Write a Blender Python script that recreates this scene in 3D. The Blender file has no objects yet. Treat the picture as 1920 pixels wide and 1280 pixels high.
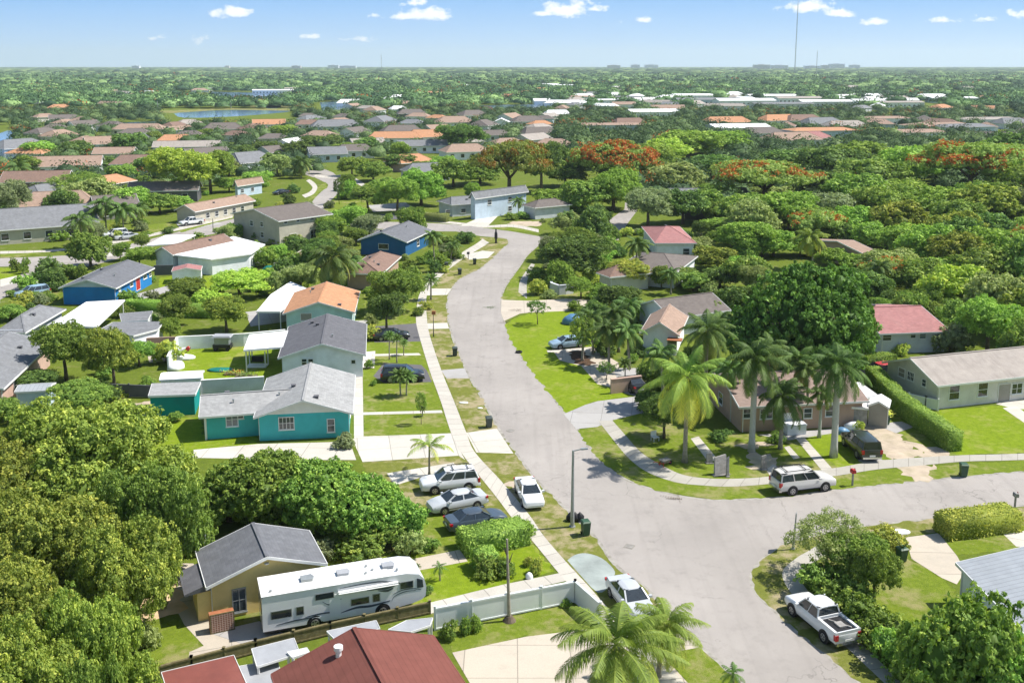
import bpy, math, random
import numpy as np
from mathutils import Vector
PI = math.pi
R_ = math.radians
SC = bpy.context.scene
COL = SC.collection
# ---------------------------------------------------------------- camera
CAM_H, FPX, CX, CY, HOR = 35.0, 1900.0, 960.0, 470.0, 122.0
PITCH = math.atan((CY - HOR) / FPX)
cam_d = bpy.data.cameras.new('camera'); cam = bpy.data.objects.new('camera', cam_d); COL.objects.link(cam)
cam.location = (0, 0, CAM_H); cam.rotation_euler = (PI / 2 - PITCH, 0, 0)
cam_d.sensor_width = 36; cam_d.lens = 36 * FPX / 1920; cam_d.shift_y = -(640 - CY) / 1920
cam_d.clip_start = 0.5; cam_d.clip_end = 60000
SC.camera = cam
# ---------------------------------------------------------------- light
SUN_EL, SUN_AZ = R_(54), R_(79)          # azimuth from +Y towards +X
sd = Vector((math.sin(SUN_AZ) * math.cos(SUN_EL), math.cos(SUN_AZ) * math.cos(SUN_EL), math.sin(SUN_EL)))
sun_d = bpy.data.lights.new('sun', 'SUN'); sun_d.energy = 5.0; sun_d.angle = R_(0.5); sun_d.color = (1, .955, .88)
sun = bpy.data.objects.new('sun', sun_d); COL.objects.link(sun); sun.location = (0, 0, 400)
sun.rotation_euler = sd.to_track_quat('Z', 'Y').to_euler()
SC.view_settings.view_transform = 'Standard'; SC.view_settings.look = 'None'
SC.view_settings.exposure = 0.53; SC.view_settings.gamma = 1
SC.cycles.max_bounces = 6; SC.cycles.diffuse_bounces = 3; SC.cycles.glossy_bounces = 2
SC.cycles.transmission_bounces = 4; SC.cycles.transparent_max_bounces = 6; SC.cycles.volume_bounces = 1
SC.cycles.use_adaptive_sampling = True; SC.cycles.adaptive_threshold = 0.02
SC.cycles.caustics_reflective = False; SC.cycles.caustics_refractive = False

def ray(px, py):
    v = -(py - CY) / FPX
    return ((px - CX) / FPX, math.cos(PITCH) + v * math.sin(PITCH), -math.sin(PITCH) + v * math.cos(PITCH))
def P(px, py, z=0.0):
    """the point of the horizontal plane at height z seen at this place of the photograph"""
    d = ray(px, py); t = (z - CAM_H) / d[2]
    return Vector((d[0] * t, d[1] * t, z))
def zat(px, py, Y):
    d = ray(px, py); return CAM_H + d[2] * Y / d[1]
def mscale(py):
    return .984 * (py - HOR) / CAM_H     # photo pixels per metre on the ground at this row

# ---------------------------------------------------------------- node helpers
def nn(nt, t, **k):
    n = nt.nodes.new(t)
    for a, b in k.items():
        if a.startswith('i_'):
            n.inputs[a[2:].replace('_', ' ')].default_value = b
        else: setattr(n, a, b)
    return n
def math_(nt, op, a, b=None, c=None, clamp=False):
    n = nt.nodes.new('ShaderNodeMath'); n.operation = op; n.use_clamp = clamp
    for i, x in enumerate((a, b, c)):
        if x is None: continue
        if isinstance(x, (int, float)): n.inputs[i].default_value = x
        else: nt.links.new(x, n.inputs[i])
    return n.outputs[0]
def mixc(nt, f, a, b, mode='MIX'):
    n = nt.nodes.new('ShaderNodeMix'); n.data_type = 'RGBA'; n.blend_type = mode
    for s, x in ((n.inputs[0], f), (n.inputs[6], a), (n.inputs[7], b)):
        if isinstance(x, (int, float)): s.default_value = x
        elif isinstance(x, tuple): s.default_value = tuple(x[:3]) + (1,)
        else: nt.links.new(x, s)
    return n.outputs[2]
def ramp(nt, f, stops):
    n = nt.nodes.new('ShaderNodeValToRGB'); e = n.color_ramp.elements
    while len(e) < len(stops): e.new(.5)
    for k, (p, c) in enumerate(stops):
        e[k].position = p; e[k].color = (c, c, c, 1) if isinstance(c, (int, float)) else tuple(c) + (1,)
    nt.links.new(f, n.inputs[0]); return n.outputs[0]
def noise(nt, co, scale, detail=3, rough=.55, off=0):
    if off:
        m = nn(nt, 'ShaderNodeMapping'); m.inputs[1].default_value = (off, off * 1.7, off * .3); nt.links.new(co, m.inputs[0]); co = m.outputs[0]
    n = nn(nt, 'ShaderNodeTexNoise'); n.inputs['Scale'].default_value = scale; n.inputs['Detail'].default_value = detail
    n.inputs['Roughness'].default_value = rough; nt.links.new(co, n.inputs['Vector']); return n.outputs['Fac']

# ---------------------------------------------------------------- world
w = bpy.data.worlds.new('World'); SC.world = w; w.use_nodes = True; nt = w.node_tree; nt.nodes.clear()
sky = nn(nt, 'ShaderNodeTexSky'); sky.sky_type = 'NISHITA'; sky.sun_disc = False; sky.sun_elevation = SUN_EL; sky.sun_rotation = SUN_AZ
sky.altitude = 30; sky.air_density = 1.25; sky.dust_density = .55; sky.ozone_density = 2.2
tc = nn(nt, 'ShaderNodeTexCoord'); sx = nn(nt, 'ShaderNodeSeparateXYZ'); nt.links.new(tc.outputs['Generated'], sx.inputs[0])
yy = math_(nt, 'MAXIMUM', sx.outputs[1], .02)
U = math_(nt, 'DIVIDE', sx.outputs[0], yy); V = math_(nt, 'DIVIDE', sx.outputs[2], yy)
CLOUDS = [(433, 20, 36, 11, 1), (800, 24, 52, 12, 1), (750, 30, 40, 6, .8), (775, 3, 28, 8, 1), (832, 30, 26, 6, .9), (1060, 13, 55, 15, 1), (1115, 16, 22, 6, .9), (1020, 24, 24, 6, .9),
          (1515, 8, 58, 12, 1), (1573, 23, 26, 7, .8), (1640, 38, 22, 7, .85), (1206, 35, 16, 7, .9), (1163, 41, 9, 5, .5), (298, 68, 15, 5, .55),
          (590, 67, 26, 5, .8), (1765, 37, 34, 4.5, .5), (1848, 34, 22, 6, .6), (1905, 26, 24, 6, .6), (662, 72, 32, 5, .45), (360, 74, 20, 8, .4),
          (98, 62, 14, 3, .3), (2250, 30, 80, 16, 1), (-320, 34, 70, 14, 1), (-700, 10, 90, 18, 1), (2700, 5, 110, 20, 1)]
acc = None
nz = nn(nt, 'ShaderNodeCombineXYZ'); nt.links.new(U, nz.inputs[0]); nt.links.new(math_(nt, 'MULTIPLY', V, 1.5), nz.inputs[1])
n1 = noise(nt, nz.outputs[0], 62, 6, .62); n2 = noise(nt, nz.outputs[0], 24, 4, .55, 3.1)
for (px, py, a, b, s) in CLOUDS:
    d = ray(px, py + b * .45); u0, v0 = d[0] / d[1], d[2] / d[1]
    du = math_(nt, 'MULTIPLY', math_(nt, 'SUBTRACT', U, u0), FPX / a)
    dv = math_(nt, 'MULTIPLY', math_(nt, 'SUBTRACT', V, v0), FPX / (b * 1.3))
    dvn = math_(nt, 'MULTIPLY', math_(nt, 'MINIMUM', dv, 0.0), 1.7)   # flat underside
    dv = math_(nt, 'ADD', math_(nt, 'MAXIMUM', dv, 0.0), dvn)
    q = math_(nt, 'ADD', math_(nt, 'MULTIPLY', du, du), math_(nt, 'MULTIPLY', dv, dv))
    m = math_(nt, 'MULTIPLY', math_(nt, 'SUBTRACT', 1.0, math_(nt, 'SQRT', q)), 1.0)
    m = math_(nt, 'MULTIPLY', m, s) if s != 1 else m
    acc = m if acc is None else math_(nt, 'MAXIMUM', acc, m)
body = math_(nt, 'ADD', acc, math_(nt, 'MULTIPLY', math_(nt, 'SUBTRACT', n1, .5), 3.2))
body = math_(nt, 'ADD', body, math_(nt, 'MULTIPLY', math_(nt, 'SUBTRACT', n2, .5), .8))
cm = ramp(nt, body, [(.0, 0.0), (.25, .5), (.6, 1.0)])
cm = math_(nt, 'MULTIPLY', cm, math_(nt, 'GREATER_THAN', sx.outputs[1], .05))
cm = math_(nt, 'MULTIPLY', cm, math_(nt, 'GREATER_THAN', acc, -.55))
low = ramp(nt, V, [(0.0, (.52, .70, .90)), (.02, (.41, .62, .89)), (.064, (.22, .475, .86)), (.16, (.13, .36, .78))])
low = mixc(nt, 1.0, low, (9.0, 9.0, 9.0), 'MULTIPLY')
skyc = mixc(nt, ramp(nt, V, [(.10, 0.0), (.45, 1.0)]), low, sky.outputs[0])
cl = mixc(nt, cm, skyc, (9.3, 9.3, 9.4))
bg = nn(nt, 'ShaderNodeBackground'); bg.inputs[1].default_value = .09; nt.links.new(cl, bg.inputs[0])
wo = nn(nt, 'ShaderNodeOutputWorld'); nt.links.new(bg.outputs[0], wo.inputs[0])
w.cycles.sampling_method = 'MANUAL'; w.cycles.sample_map_resolution = 512

# ---------------------------------------------------------------- materials
MATS = {}
LEAF_GAIN = 2.6
def mk(name):
    m = bpy.data.materials.new(name); m.use_nodes = True; MATS[name] = m
    nt = m.node_tree; b = nt.nodes['Principled BSDF']; return m, nt, b
def obj_co(nt):
    g = nn(nt, 'ShaderNodeTexCoord'); return g.outputs['Object']
def world_co(nt):
    g = nn(nt, 'ShaderNodeNewGeometry'); return g.outputs['Position']
def bump(nt, b, h, s, d=.02):
    n = nn(nt, 'ShaderNodeBump'); n.inputs['Strength'].default_value = s; n.inputs['Distance'].default_value = d
    nt.links.new(h, n.inputs['Height']); nt.links.new(n.outputs[0], b.inputs['Normal'])
def paint(name, c, rough=.75, var=.12, sc=1.2, spec=.3, metal=0, coat=0, bmp=0, dirt=None, dirt_amt=.3):
    m, nt, b = mk(name); co = obj_co(nt)
    f = noise(nt, co, sc, 4, .6)
    lo = tuple(x * (1 - var) for x in c); hi = tuple(min(1, x * (1 + var)) for x in c)
    col = mixc(nt, ramp(nt, f, [(.3, 0.0), (.7, 1.0)]), lo, hi)
    if dirt:
        f2 = ramp(nt, noise(nt, co, sc * .45, 5, .65, 7), [(.5, 0.0), (.72, dirt_amt)])
        col = mixc(nt, f2, col, dirt)
    nt.links.new(col, b.inputs['Base Color']); b.inputs['Roughness'].default_value = rough
    b.inputs['Specular IOR Level'].default_value = spec; b.inputs['Metallic'].default_value = metal
    if coat: b.inputs['Coat Weight'].default_value = coat; b.inputs['Coat Roughness'].default_value = .06
    if bmp: bump(nt, b, noise(nt, co, 30, 3), bmp)
    return m
def grass(name, c1, c2, c3, dry=(.30, .27, .14), dry_lo=.6, amt=.7):
    m, nt, b = mk(name); co = world_co(nt)
    big = noise(nt, co, .22, 6, .68); mid = noise(nt, co, 1.3, 5, .65, 3); fine = noise(nt, co, 11, 4, .7, 9)
    col = mixc(nt, ramp(nt, mid, [(.3, 0.0), (.7, 1.0)]), c1, c2)
    col = mixc(nt, ramp(nt, fine, [(.3, 0.0), (.75, .75)]), col, c3)
    col = mixc(nt, ramp(nt, noise(nt, co, 3.1, 3, .5, 5), [(.35, .0), (.7, .35)]), col, tuple(x * .62 for x in c1))
    dd = math_(nt, 'ADD', big, math_(nt, 'MULTIPLY', math_(nt, 'SUBTRACT', mid, .5), .5))
    col = mixc(nt, ramp(nt, dd, [(dry_lo, 0.0), (dry_lo + .16, amt)]), col, dry)
    nt.links.new(col, b.inputs['Base Color']); b.inputs['Roughness'].default_value = .95; b.inputs['Specular IOR Level'].default_value = .08
    bump(nt, b, fine, .7, .08); return m
def slab_mat(name, c, joint=1.5, width=None, var=.10, dark=.55, stain=(.28, .26, .22), st=.35):
    """concrete with scored joints: UV u runs along the strip in metres"""
    m, nt, b = mk(name); co = world_co(nt)
    uv = nn(nt, 'ShaderNodeUVMap'); s = nn(nt, 'ShaderNodeSeparateXYZ'); nt.links.new(uv.outputs[0], s.inputs[0])
    fr = math_(nt, 'ABSOLUTE', math_(nt, 'SUBTRACT', math_(nt, 'FRACT', math_(nt, 'DIVIDE', s.outputs[0], joint)), .5))
    j = math_(nt, 'GREATER_THAN', fr, .5 - .035 / joint)
    if width:
        fr2 = math_(nt, 'ABSOLUTE', math_(nt, 'SUBTRACT', math_(nt, 'FRACT', math_(nt, 'DIVIDE', s.outputs[1], width)), .5))
        j = math_(nt, 'MAXIMUM', j, math_(nt, 'GREATER_THAN', fr2, .5 - .03 / width))
    wn = nn(nt, 'ShaderNodeTexWhiteNoise'); wn.noise_dimensions = '1D'
    nt.links.new(math_(nt, 'FLOOR', math_(nt, 'ADD', math_(nt, 'DIVIDE', s.outputs[0], joint), .0)), wn.inputs['W'])
    f = noise(nt, co, .9, 5, .65); f2 = noise(nt, co, 9, 4, .6)
    v = math_(nt, 'ADD', math_(nt, 'MULTIPLY', f, .6), math_(nt, 'MULTIPLY', wn.outputs[0], .4))
    col = mixc(nt, v, tuple(x * (1 - var * 1.6) for x in c), tuple(min(.92, x * (1 + var)) for x in c))
    col = mixc(nt, ramp(nt, noise(nt, co, .5, 6, .7, 4), [(.52, 0.0), (.75, st)]), col, stain)
    col = mixc(nt, ramp(nt, f2, [(.35, .12), (.6, 0.0)]), col, (.2, .19, .17))
    col = mixc(nt, math_(nt, 'MULTIPLY', j, dark), col, (.14, .13, .11))
    nt.links.new(col, b.inputs['Base Color']); b.inputs['Roughness'].default_value = .85; b.inputs['Specular IOR Level'].default_value = .2
    return m
def asphalt(name, c=(.355, .325, .298)):
    m, nt, b = mk(name); co = world_co(nt)
    big = noise(nt, co, .09, 5, .6); mid = noise(nt, co, .8, 6, .7, 2); fine = noise(nt, co, 25, 3, .7, 4)
    col = mixc(nt, ramp(nt, big, [(.3, 0.0), (.7, 1.0)]), tuple(x * .84 for x in c), tuple(x * 1.1 for x in c))
    col = mixc(nt, ramp(nt, mid, [(.52, 0.0), (.75, .5)]), col, tuple(x * .6 for x in c))
    # long streaks where wheels run
    mp = nn(nt, 'ShaderNodeMapping'); mp.inputs['Rotation'].default_value = (0, 0, R_(-17)); mp.inputs['Scale'].default_value = (1.1, .045, 1); nt.links.new(co, mp.inputs[0])
    col = mixc(nt, ramp(nt, noise(nt, mp.outputs[0], 1, 4, .6), [(.5, 0.0), (.75, .32)]), col, tuple(x * .6 for x in c))
    # hairline cracks
    vo = nn(nt, 'ShaderNodeTexVoronoi'); vo.feature = 'DISTANCE_TO_EDGE'; vo.inputs['Scale'].default_value = .16
    wv = nn(nt, 'ShaderNodeVectorMath'); wv.operation = 'MULTIPLY_ADD'
    nzc = nn(nt, 'ShaderNodeTexNoise'); nzc.inputs['Scale'].default_value = .7; nzc.inputs['Detail'].default_value = 5; nt.links.new(co, nzc.inputs['Vector'])
    nt.links.new(nzc.outputs['Color'], wv.inputs[0]); wv.inputs[1].default_value = (3, 3, 0); nt.links.new(co, wv.inputs[2]); nt.links.new(wv.outputs[0], vo.inputs['Vector'])
    crk = math_(nt, 'MULTIPLY', math_(nt, 'LESS_THAN', vo.outputs['Distance'], .0045), ramp(nt, noise(nt, co, .12, 2, .5, 8), [(.45, 0.0), (.6, .5)]))
    col = mixc(nt, crk, col, (.12, .11, .1))
    col = mixc(nt, ramp(nt, fine, [(.3, .22), (.5, 0.0)]), col, (.15, .14, .135))
    nt.links.new(col, b.inputs['Base Color']); b.inputs['Roughness'].default_value = .88; b.inputs['Specular IOR Level'].default_value = .2
    bump(nt, b, fine, .25, .01); return m
def shingle(name, c, course=.22, var=.2, metal=False, axis=0, stain=(.08, .075, .07), st=.3, strength=.4, tabs=True):
    """roof covering: courses across the slope (local x), speckled tabs"""
    m, nt, b = mk(name); co = obj_co(nt)
    s = nn(nt, 'ShaderNodeSeparateXYZ'); nt.links.new(co, s.inputs[0])
    a = s.outputs[axis]
    row = math_(nt, 'FLOOR', math_(nt, 'DIVIDE', a, course)); fr = math_(nt, 'FRACT', math_(nt, 'DIVIDE', a, course))
    f = noise(nt, co, 1.1, 5, .6)
    col = mixc(nt, ramp(nt, f, [(.3, 0.0), (.7, 1.0)]), tuple(x * (1 - var * .6) for x in c), tuple(min(1, x * (1 + var * .5)) for x in c))
    if tabs:
        cb = nn(nt, 'ShaderNodeCombineXYZ'); nt.links.new(row, cb.inputs[0])
        nt.links.new(math_(nt, 'FLOOR', math_(nt, 'DIVIDE', math_(nt, 'ADD', s.outputs[1 - axis], math_(nt, 'MULTIPLY', row, .17)), .34)), cb.inputs[1])
        wn = nn(nt, 'ShaderNodeTexWhiteNoise'); wn.noise_dimensions = '3D'; nt.links.new(cb.outputs[0], wn.inputs['Vector'])
        col = mixc(nt, math_(nt, 'MULTIPLY', wn.outputs[0], var * 1.6), col, tuple(x * .45 for x in c))
    col = mixc(nt, ramp(nt, fr, [(.0, strength), (.22, 0.0)]), col, tuple(x * .5 for x in c))
    mp = nn(nt, 'ShaderNodeMapping'); mp.inputs['Scale'].default_value = (.25, 1.3, .25) if axis == 0 else (1.3, .25, .25); nt.links.new(co, mp.inputs[0])
    col = mixc(nt, ramp(nt, noise(nt, mp.outputs[0], 1, 5, .65, 3), [(.5, 0.0), (.78, st)]), col, stain)
    nt.links.new(col, b.inputs['Base Color']); b.inputs['Roughness'].default_value = .45 if metal else .9
    b.inputs['Specular IOR Level'].default_value = .4 if metal else .15
    bump(nt, b, fr, .5 if metal else .3, .03); return m
def leaf(name, c1, c2, c3=None, flower=None, tr=.26, var=.4):
    m = bpy.data.materials.new(name); m.use_nodes = True; MATS[name] = m; nt = m.node_tree; nt.nodes.clear()
    at = nn(nt, 'ShaderNodeAttribute'); at.attribute_name = 'tint'
    oi = nn(nt, 'ShaderNodeObjectInfo')
    c3 = c3 or tuple(x * 1.5 for x in c2)
    G_ = LEAF_GAIN; c1, c2, c3 = [tuple(min(.8, x * G_) for x in c) for c in (c1, c2, c3)]
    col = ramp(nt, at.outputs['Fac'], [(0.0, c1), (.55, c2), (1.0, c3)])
    hs = nn(nt, 'ShaderNodeHueSaturation'); nt.links.new(col, hs.inputs['Color'])
    nt.links.new(math_(nt, 'ADD', math_(nt, 'MULTIPLY', oi.outputs['Random'], .028), .485), hs.inputs['Hue'])
    nt.links.new(math_(nt, 'ADD', math_(nt, 'MULTIPLY', oi.outputs['Random'], var), 1 - var * .5), hs.inputs['Value'])
    hs.inputs['Saturation'].default_value = .86
    col = hs.outputs[0]
    if flower:
        fl = nn(nt, 'ShaderNodeAttribute'); fl.attribute_name = 'flower'
        col = mixc(nt, fl.outputs['Fac'], col, flower)
    d = nn(nt, 'ShaderNodeBsdfDiffuse'); nt.links.new(col, d.inputs[0])
    t = nn(nt, 'ShaderNodeBsdfTranslucent'); nt.links.new(mixc(nt, .5, col, (1.0, 1.0, .25), 'MULTIPLY'), t.inputs[0])
    nt.links.new(mixc(nt, 1.0, col, (1.25, 1.3, .7), 'MULTIPLY'), t.inputs[0])
    g = nn(nt, 'ShaderNodeBsdfGlossy'); g.inputs['Roughness'].default_value = .5; g.inputs[0].default_value = (.9, .95, .85, 1)
    mx = nn(nt, 'ShaderNodeMixShader'); mx.inputs[0].default_value = tr; nt.links.new(d.outputs[0], mx.inputs[1]); nt.links.new(t.outputs[0], mx.inputs[2])
    m2 = nn(nt, 'ShaderNodeMixShader'); m2.inputs[0].default_value = .01; nt.links.new(mx.outputs[0], m2.inputs[1]); nt.links.new(g.outputs[0], m2.inputs[2])
    o = nn(nt, 'ShaderNodeOutputMaterial'); nt.links.new(m2.outputs[0], o.inputs[0]); return m

M = {}
M['ground'] = grass('ground_grass', (.085, .13, .012), (.13, .18, .02), (.17, .20, .035), dry=(.27, .23, .12), dry_lo=.56, amt=.6)
M['lawn'] = grass('lawn_bright', (.125, .20, .006), (.195, .285, .010), (.26, .32, .03), dry=(.33, .30, .11), dry_lo=.52, amt=.55)
M['lawn2'] = grass('lawn_mid', (.105, .165, .010), (.16, .225, .016), (.215, .25, .04), dry=(.32, .27, .14), dry_lo=.49, amt=.65)
M['verge'] = grass('verge_dry', (.125, .155, .022), (.18, .20, .035), (.22, .22, .06), dry=(.38, .31, .20), dry_lo=.47, amt=.85)
M['dirt'] = paint('sandy_dirt', (.46, .38, .29), .95, .18, .8, .1, dirt=(.2, .2, .07), dirt_amt=.5)
M['sand'] = paint('orange_sand', (.62, .44, .27), .95, .15, .8, .1, dirt=(.25, .2, .1), dirt_amt=.4)
M['mulch'] = paint('mulch', (.09, .055, .035), .95, .4, 5, .1, bmp=.6)
M['asphalt'] = asphalt('old_asphalt')
M['walk'] = slab_mat('sidewalk_concrete', (.52, .485, .425), 1.5)
M['walk_d'] = slab_mat('sidewalk_weathered', (.42, .395, .345), 1.5, st=.5)
M['drive'] = slab_mat('driveway_white', (.57, .535, .47), 3.0, 3.0)
M['drive_b'] = slab_mat('driveway_beige', (.52, .455, .37), 3.2, 3.4)
M['drive_g'] = slab_mat('driveway_grey', (.40, .385, .37), 3.0, 3.0, st=.5)
M['pad_dark'] = asphalt('dark_parking_pad', (.13, .125, .13))
M['water'] = paint('lake_water', (.14, .22, .33), .12, .1, .05, .6)
M['tire'] = paint('rubber', (.018, .018, .02), .8, .2, 5)
M['rim'] = paint('alloy', (.45, .45, .46), .35, .1, 6, .5, metal=.7)
M['glass'] = paint('dark_glass', (.022, .03, .036), .07, .2, 2, .9)
M['pane'] = paint('window_pane', (.05, .065, .075), .08, .4, .8, .8)
M['pane_b'] = paint('window_pane_blue', (.10, .14, .17), .1, .3, .8, .8)
M['chrome'] = paint('chrome', (.6, .6, .6), .2, .05, 3, .5, metal=.9)
M['black'] = paint('black_plastic', (.02, .02, .022), .5, .2, 4)
M['red_l'] = paint('red_lens', (.45, .012, .015), .2, .1, 5, .6)
M['amber_l'] = paint('clear_lens', (.62, .62, .6), .12, .1, 5, .8)
M['white'] = paint('white_paint', (.80, .80, .78), .6, .05, 1.5, dirt=(.5, .48, .42), dirt_amt=.25)
M['trim'] = paint('white_trim', (.74, .74, .72), .6, .05, 2)
M['pvc'] = paint('white_vinyl', (.74, .77, .76), .4, .04, 1, .4)
M['metal_g'] = paint('galvanised', (.34, .36, .36), .45, .12, 2, .5, metal=.4)
M['wood'] = paint('weathered_wood', (.17, .145, .075), .9, .3, 4, .1)
M['wood_g'] = paint('grey_wood', (.30, .285, .27), .9, .25, 3, .1)
M['bark'] = paint('bark', (.14, .11, .08), .95, .35, 3, .1, bmp=.8)
M['bark_p'] = paint('palm_bark', (.30, .27, .22), .95, .25, 4, .1, bmp=.5)
M['bark_r'] = paint('royal_palm_bark', (.46, .46, .41), .85, .12, 2, .2)
M['shaft'] = paint('crownshaft', (.16, .27, .05), .5, .15, 3, .4)
M['binG'] = paint('bin_green', (.035, .085, .045), .5, .15, 3, .4)
M['binD'] = paint('bin_charcoal', (.05, .065, .055), .5, .15, 3, .4)
M['red'] = paint('red_paint', (.42, .03, .03), .5, .2, 4)
M['stone'] = paint('grey_stone', (.26, .245, .225), .95, .3, 3, .1, bmp=.8)
M['terra'] = paint('terracotta', (.34, .13, .06), .9, .2, 3)
M['brick'] = paint('brick', (.33, .13, .08), .9, .2, 5)
M['tarp'] = paint('grey_canvas', (.33, .34, .36), .7, .12, .9, dirt=(.3, .3, .3), dirt_amt=.3)
M['tarp_w'] = paint('white_canvas', (.76, .77, .78), .6, .06, .9)
M['tarp_t'] = paint('teal_tarp', (.01, .17, .13), .5, .25, 2)
M['tarp_b'] = paint('blue_tarp', (.10, .22, .36), .4, .3, 2)
M['greytile'] = paint('puddle_concrete', (.30, .335, .315), .7, .25, .5, .3, dirt=(.2, .26, .24), dirt_amt=.5)
M['flower_r'] = leaf('red_flowers', (.35, .03, .02), (.5, .05, .03))
M['flower_y'] = leaf('yellow_flowers', (.5, .32, .01), (.62, .45, .02))
# roofs
M['r_slate'] = shingle('roof_slate_grey', (.165, .17, .185), strength=.35)
M['r_dark'] = shingle('roof_dark_grey', (.145, .145, .158), strength=.3)
M['r_light'] = shingle('roof_light_grey', (.36, .36, .355), strength=.25)
M['r_orange'] = shingle('roof_orange_tan', (.52, .27, .15), strength=.25, st=.15, stain=(.3, .17, .1))
M['r_tan'] = shingle('roof_tan', (.37, .26, .20), strength=.2, st=.3, stain=(.2, .15, .12))
M['r_dusk'] = shingle('roof_dusty_pink', (.30, .225, .19), strength=.2, st=.35, stain=(.16, .13, .12))
M['r_brown'] = shingle('roof_brown', (.25, .165, .13), strength=.2)
M['r_umber'] = shingle('roof_umber', (.18, .155, .14), strength=.25, st=.2)
M['r_pink'] = shingle('roof_pink_red', (.39, .185, .175), strength=.2, st=.3, stain=(.3, .2, .18))
M['r_red'] = shingle('roof_red_ribbed', (.185, .068, .054), course=.36, axis=0, tabs=False, strength=.4, st=.2, stain=(.14, .05, .04))
M['r_redm'] = paint('roof_red_flat', (.205, .062, .046), .55, .15, .7, .4, dirt=(.4, .16, .12), dirt_amt=.4)
M['r_weather'] = shingle('roof_weathered_concrete', (.36, .32, .285), tabs=False, strength=.15, st=.45, stain=(.15, .12, .11))
M['r_mid'] = shingle('roof_mid_grey', (.22, .225, .235), strength=.2, st=.25)
M['r_white'] = paint('roof_white_membrane', (.86, .86, .85), .6, .05, .6, dirt=(.55, .55, .52), dirt_amt=.35)
M['r_metal'] = shingle('roof_corrugated', (.36, .38, .40), course=.42, axis=1, tabs=False, metal=True, strength=.75, st=.2, stain=(.2, .2, .2))
# walls
def wall(n, c, **k): M[n] = paint('wall_' + n, c, .85, .08, .9, .15, dirt=tuple(x * .55 + .02 for x in c), dirt_amt=.4, **k)
wall('w_turq', (.07, .45, .47)); wall('w_turq2', (.01, .26, .25)); wall('w_white', (.82, .84, .88)); wall('w_aqua', (.48, .68, .66)); wall('w_yellow', (.78, .60, .25))
wall('w_blue', (.025, .20, .50)); wall('w_dblue', (.025, .12, .27)); wall('w_grey', (.62, .64, .68)); wall('w_beige', (.48, .45, .37)); wall('w_brown', (.43, .30, .225))
wall('w_pink', (.52, .36, .29)); wall('w_lblue', (.50, .60, .70)); wall('w_cream', (.66, .63, .55)); wall('w_warm', (.66, .63, .58)); wall('w_taupe', (.33, .31, .27)); wall('w_dgrey', (.13, .13, .14)); wall('w_purple', (.2, .12, .16))

# ---------------------------------------------------------------- mesh builder
class MB:
    def __init__(s): s.v = []; s.f = []; s.m = []; s.uv = None
    def add(s, vs, fs, mi=0):
        n = len(s.v); s.v += [tuple(x) for x in vs]; s.f += [tuple(n + i for i in f) for f in fs]; s.m += [mi] * len(fs)
    def box(s, x0, x1, y0, y1, z0, z1, mi=0):
        s.add([(x0, y0, z0), (x1, y0, z0), (x1, y1, z0), (x0, y1, z0), (x0, y0, z1), (x1, y0, z1), (x1, y1, z1), (x0, y1, z1)],
              [(0, 3, 2, 1), (4, 5, 6, 7), (0, 1, 5, 4), (1, 2, 6, 5), (2, 3, 7, 6), (3, 0, 4, 7)], mi)
    def hexa(s, b, t, mi=0):
        s.add(list(b) + list(t), [(0, 3, 2, 1), (4, 5, 6, 7), (0, 1, 5, 4), (1, 2, 6, 5), (2, 3, 7, 6), (3, 0, 4, 7)], mi)
    def bar(s, a, b, w, d=None, mi=0, up=(0, 0, 1)):
        a, b = Vector(a), Vector(b); t = (b - a).normalized(); u = Vector(up)
        if abs(t.dot(u)) > .98: u = Vector((1, 0, 0))
        x = t.cross(u).normalized() * w / 2; y = x.normalized().cross(t) * (d or w) / 2
        s.hexa([a - x - y, a + x - y, a + x + y, a - x + y], [b - x - y, b + x - y, b + x + y, b - x + y], mi)
    def prism(s, pts, z0, z1, mi=0):
        n = len(pts)
        s.add([(p[0], p[1], z0) for p in pts] + [(p[0], p[1], z1) for p in pts],
              [tuple(range(n - 1, -1, -1)), tuple(range(n, 2 * n))] + [(i, (i + 1) % n, n + (i + 1) % n, n + i) for i in range(n)], mi)
    def tube(s, pts, rad, n=8, mi=0, cap=True):
        pts = [Vector(p) for p in pts]; rings = []; base = len(s.v)
        for i, p in enumerate(pts):
            t = (pts[min(i + 1, len(pts) - 1)] - pts[max(i - 1, 0)]).normalized()
            u = Vector((1, 0, 0)) if abs(t.x) < .9 else Vector((0, 1, 0))
            a = t.cross(u).normalized(); b = t.cross(a)
            r = rad[i] if isinstance(rad, (list, tuple)) else rad
            for k in range(n):
                q = 2 * PI * k / n; s.v.append(tuple(p + a * (r * math.cos(q)) + b * (r * math.sin(q))))
        for i in range(len(pts) - 1):
            for k in range(n):
                a0 = base + i * n + k; a1 = base + i * n + (k + 1) % n
                s.f.append((a0, a1, a1 + n, a0 + n)); s.m.append(mi)
        if cap:
            s.f.append(tuple(base + k for k in range(n))[::-1]); s.m.append(mi)
            s.f.append(tuple(base + (len(pts) - 1) * n + k for k in range(n))); s.m.append(mi)
    def cyl(s, c, r, h, n=14, mi=0, r2=None):
        s.tube([c, (c[0], c[1], c[2] + h)], [r, r if r2 is None else r2], n, mi)
    def build(s, name, mats, parent=None, loc=None, rz=None, smooth=False):
        me = bpy.data.meshes.new(name); me.from_pydata(s.v, [], s.f)
        for m in (mats if isinstance(mats, (list, tuple)) else [mats]): me.materials.append(M[m] if isinstance(m, str) else m)
        me.polygons.foreach_set('material_index', s.m)
        if smooth: me.polygons.foreach_set('use_smooth', [True] * len(s.f))
        me.update(); o = bpy.data.objects.new(name, me); COL.objects.link(o)
        if parent is not None: o.parent = parent
        if loc is not None: o.location = loc
        if rz is not None: o.rotation_euler = (0, 0, rz)
        return o
LABELS = {}
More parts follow.
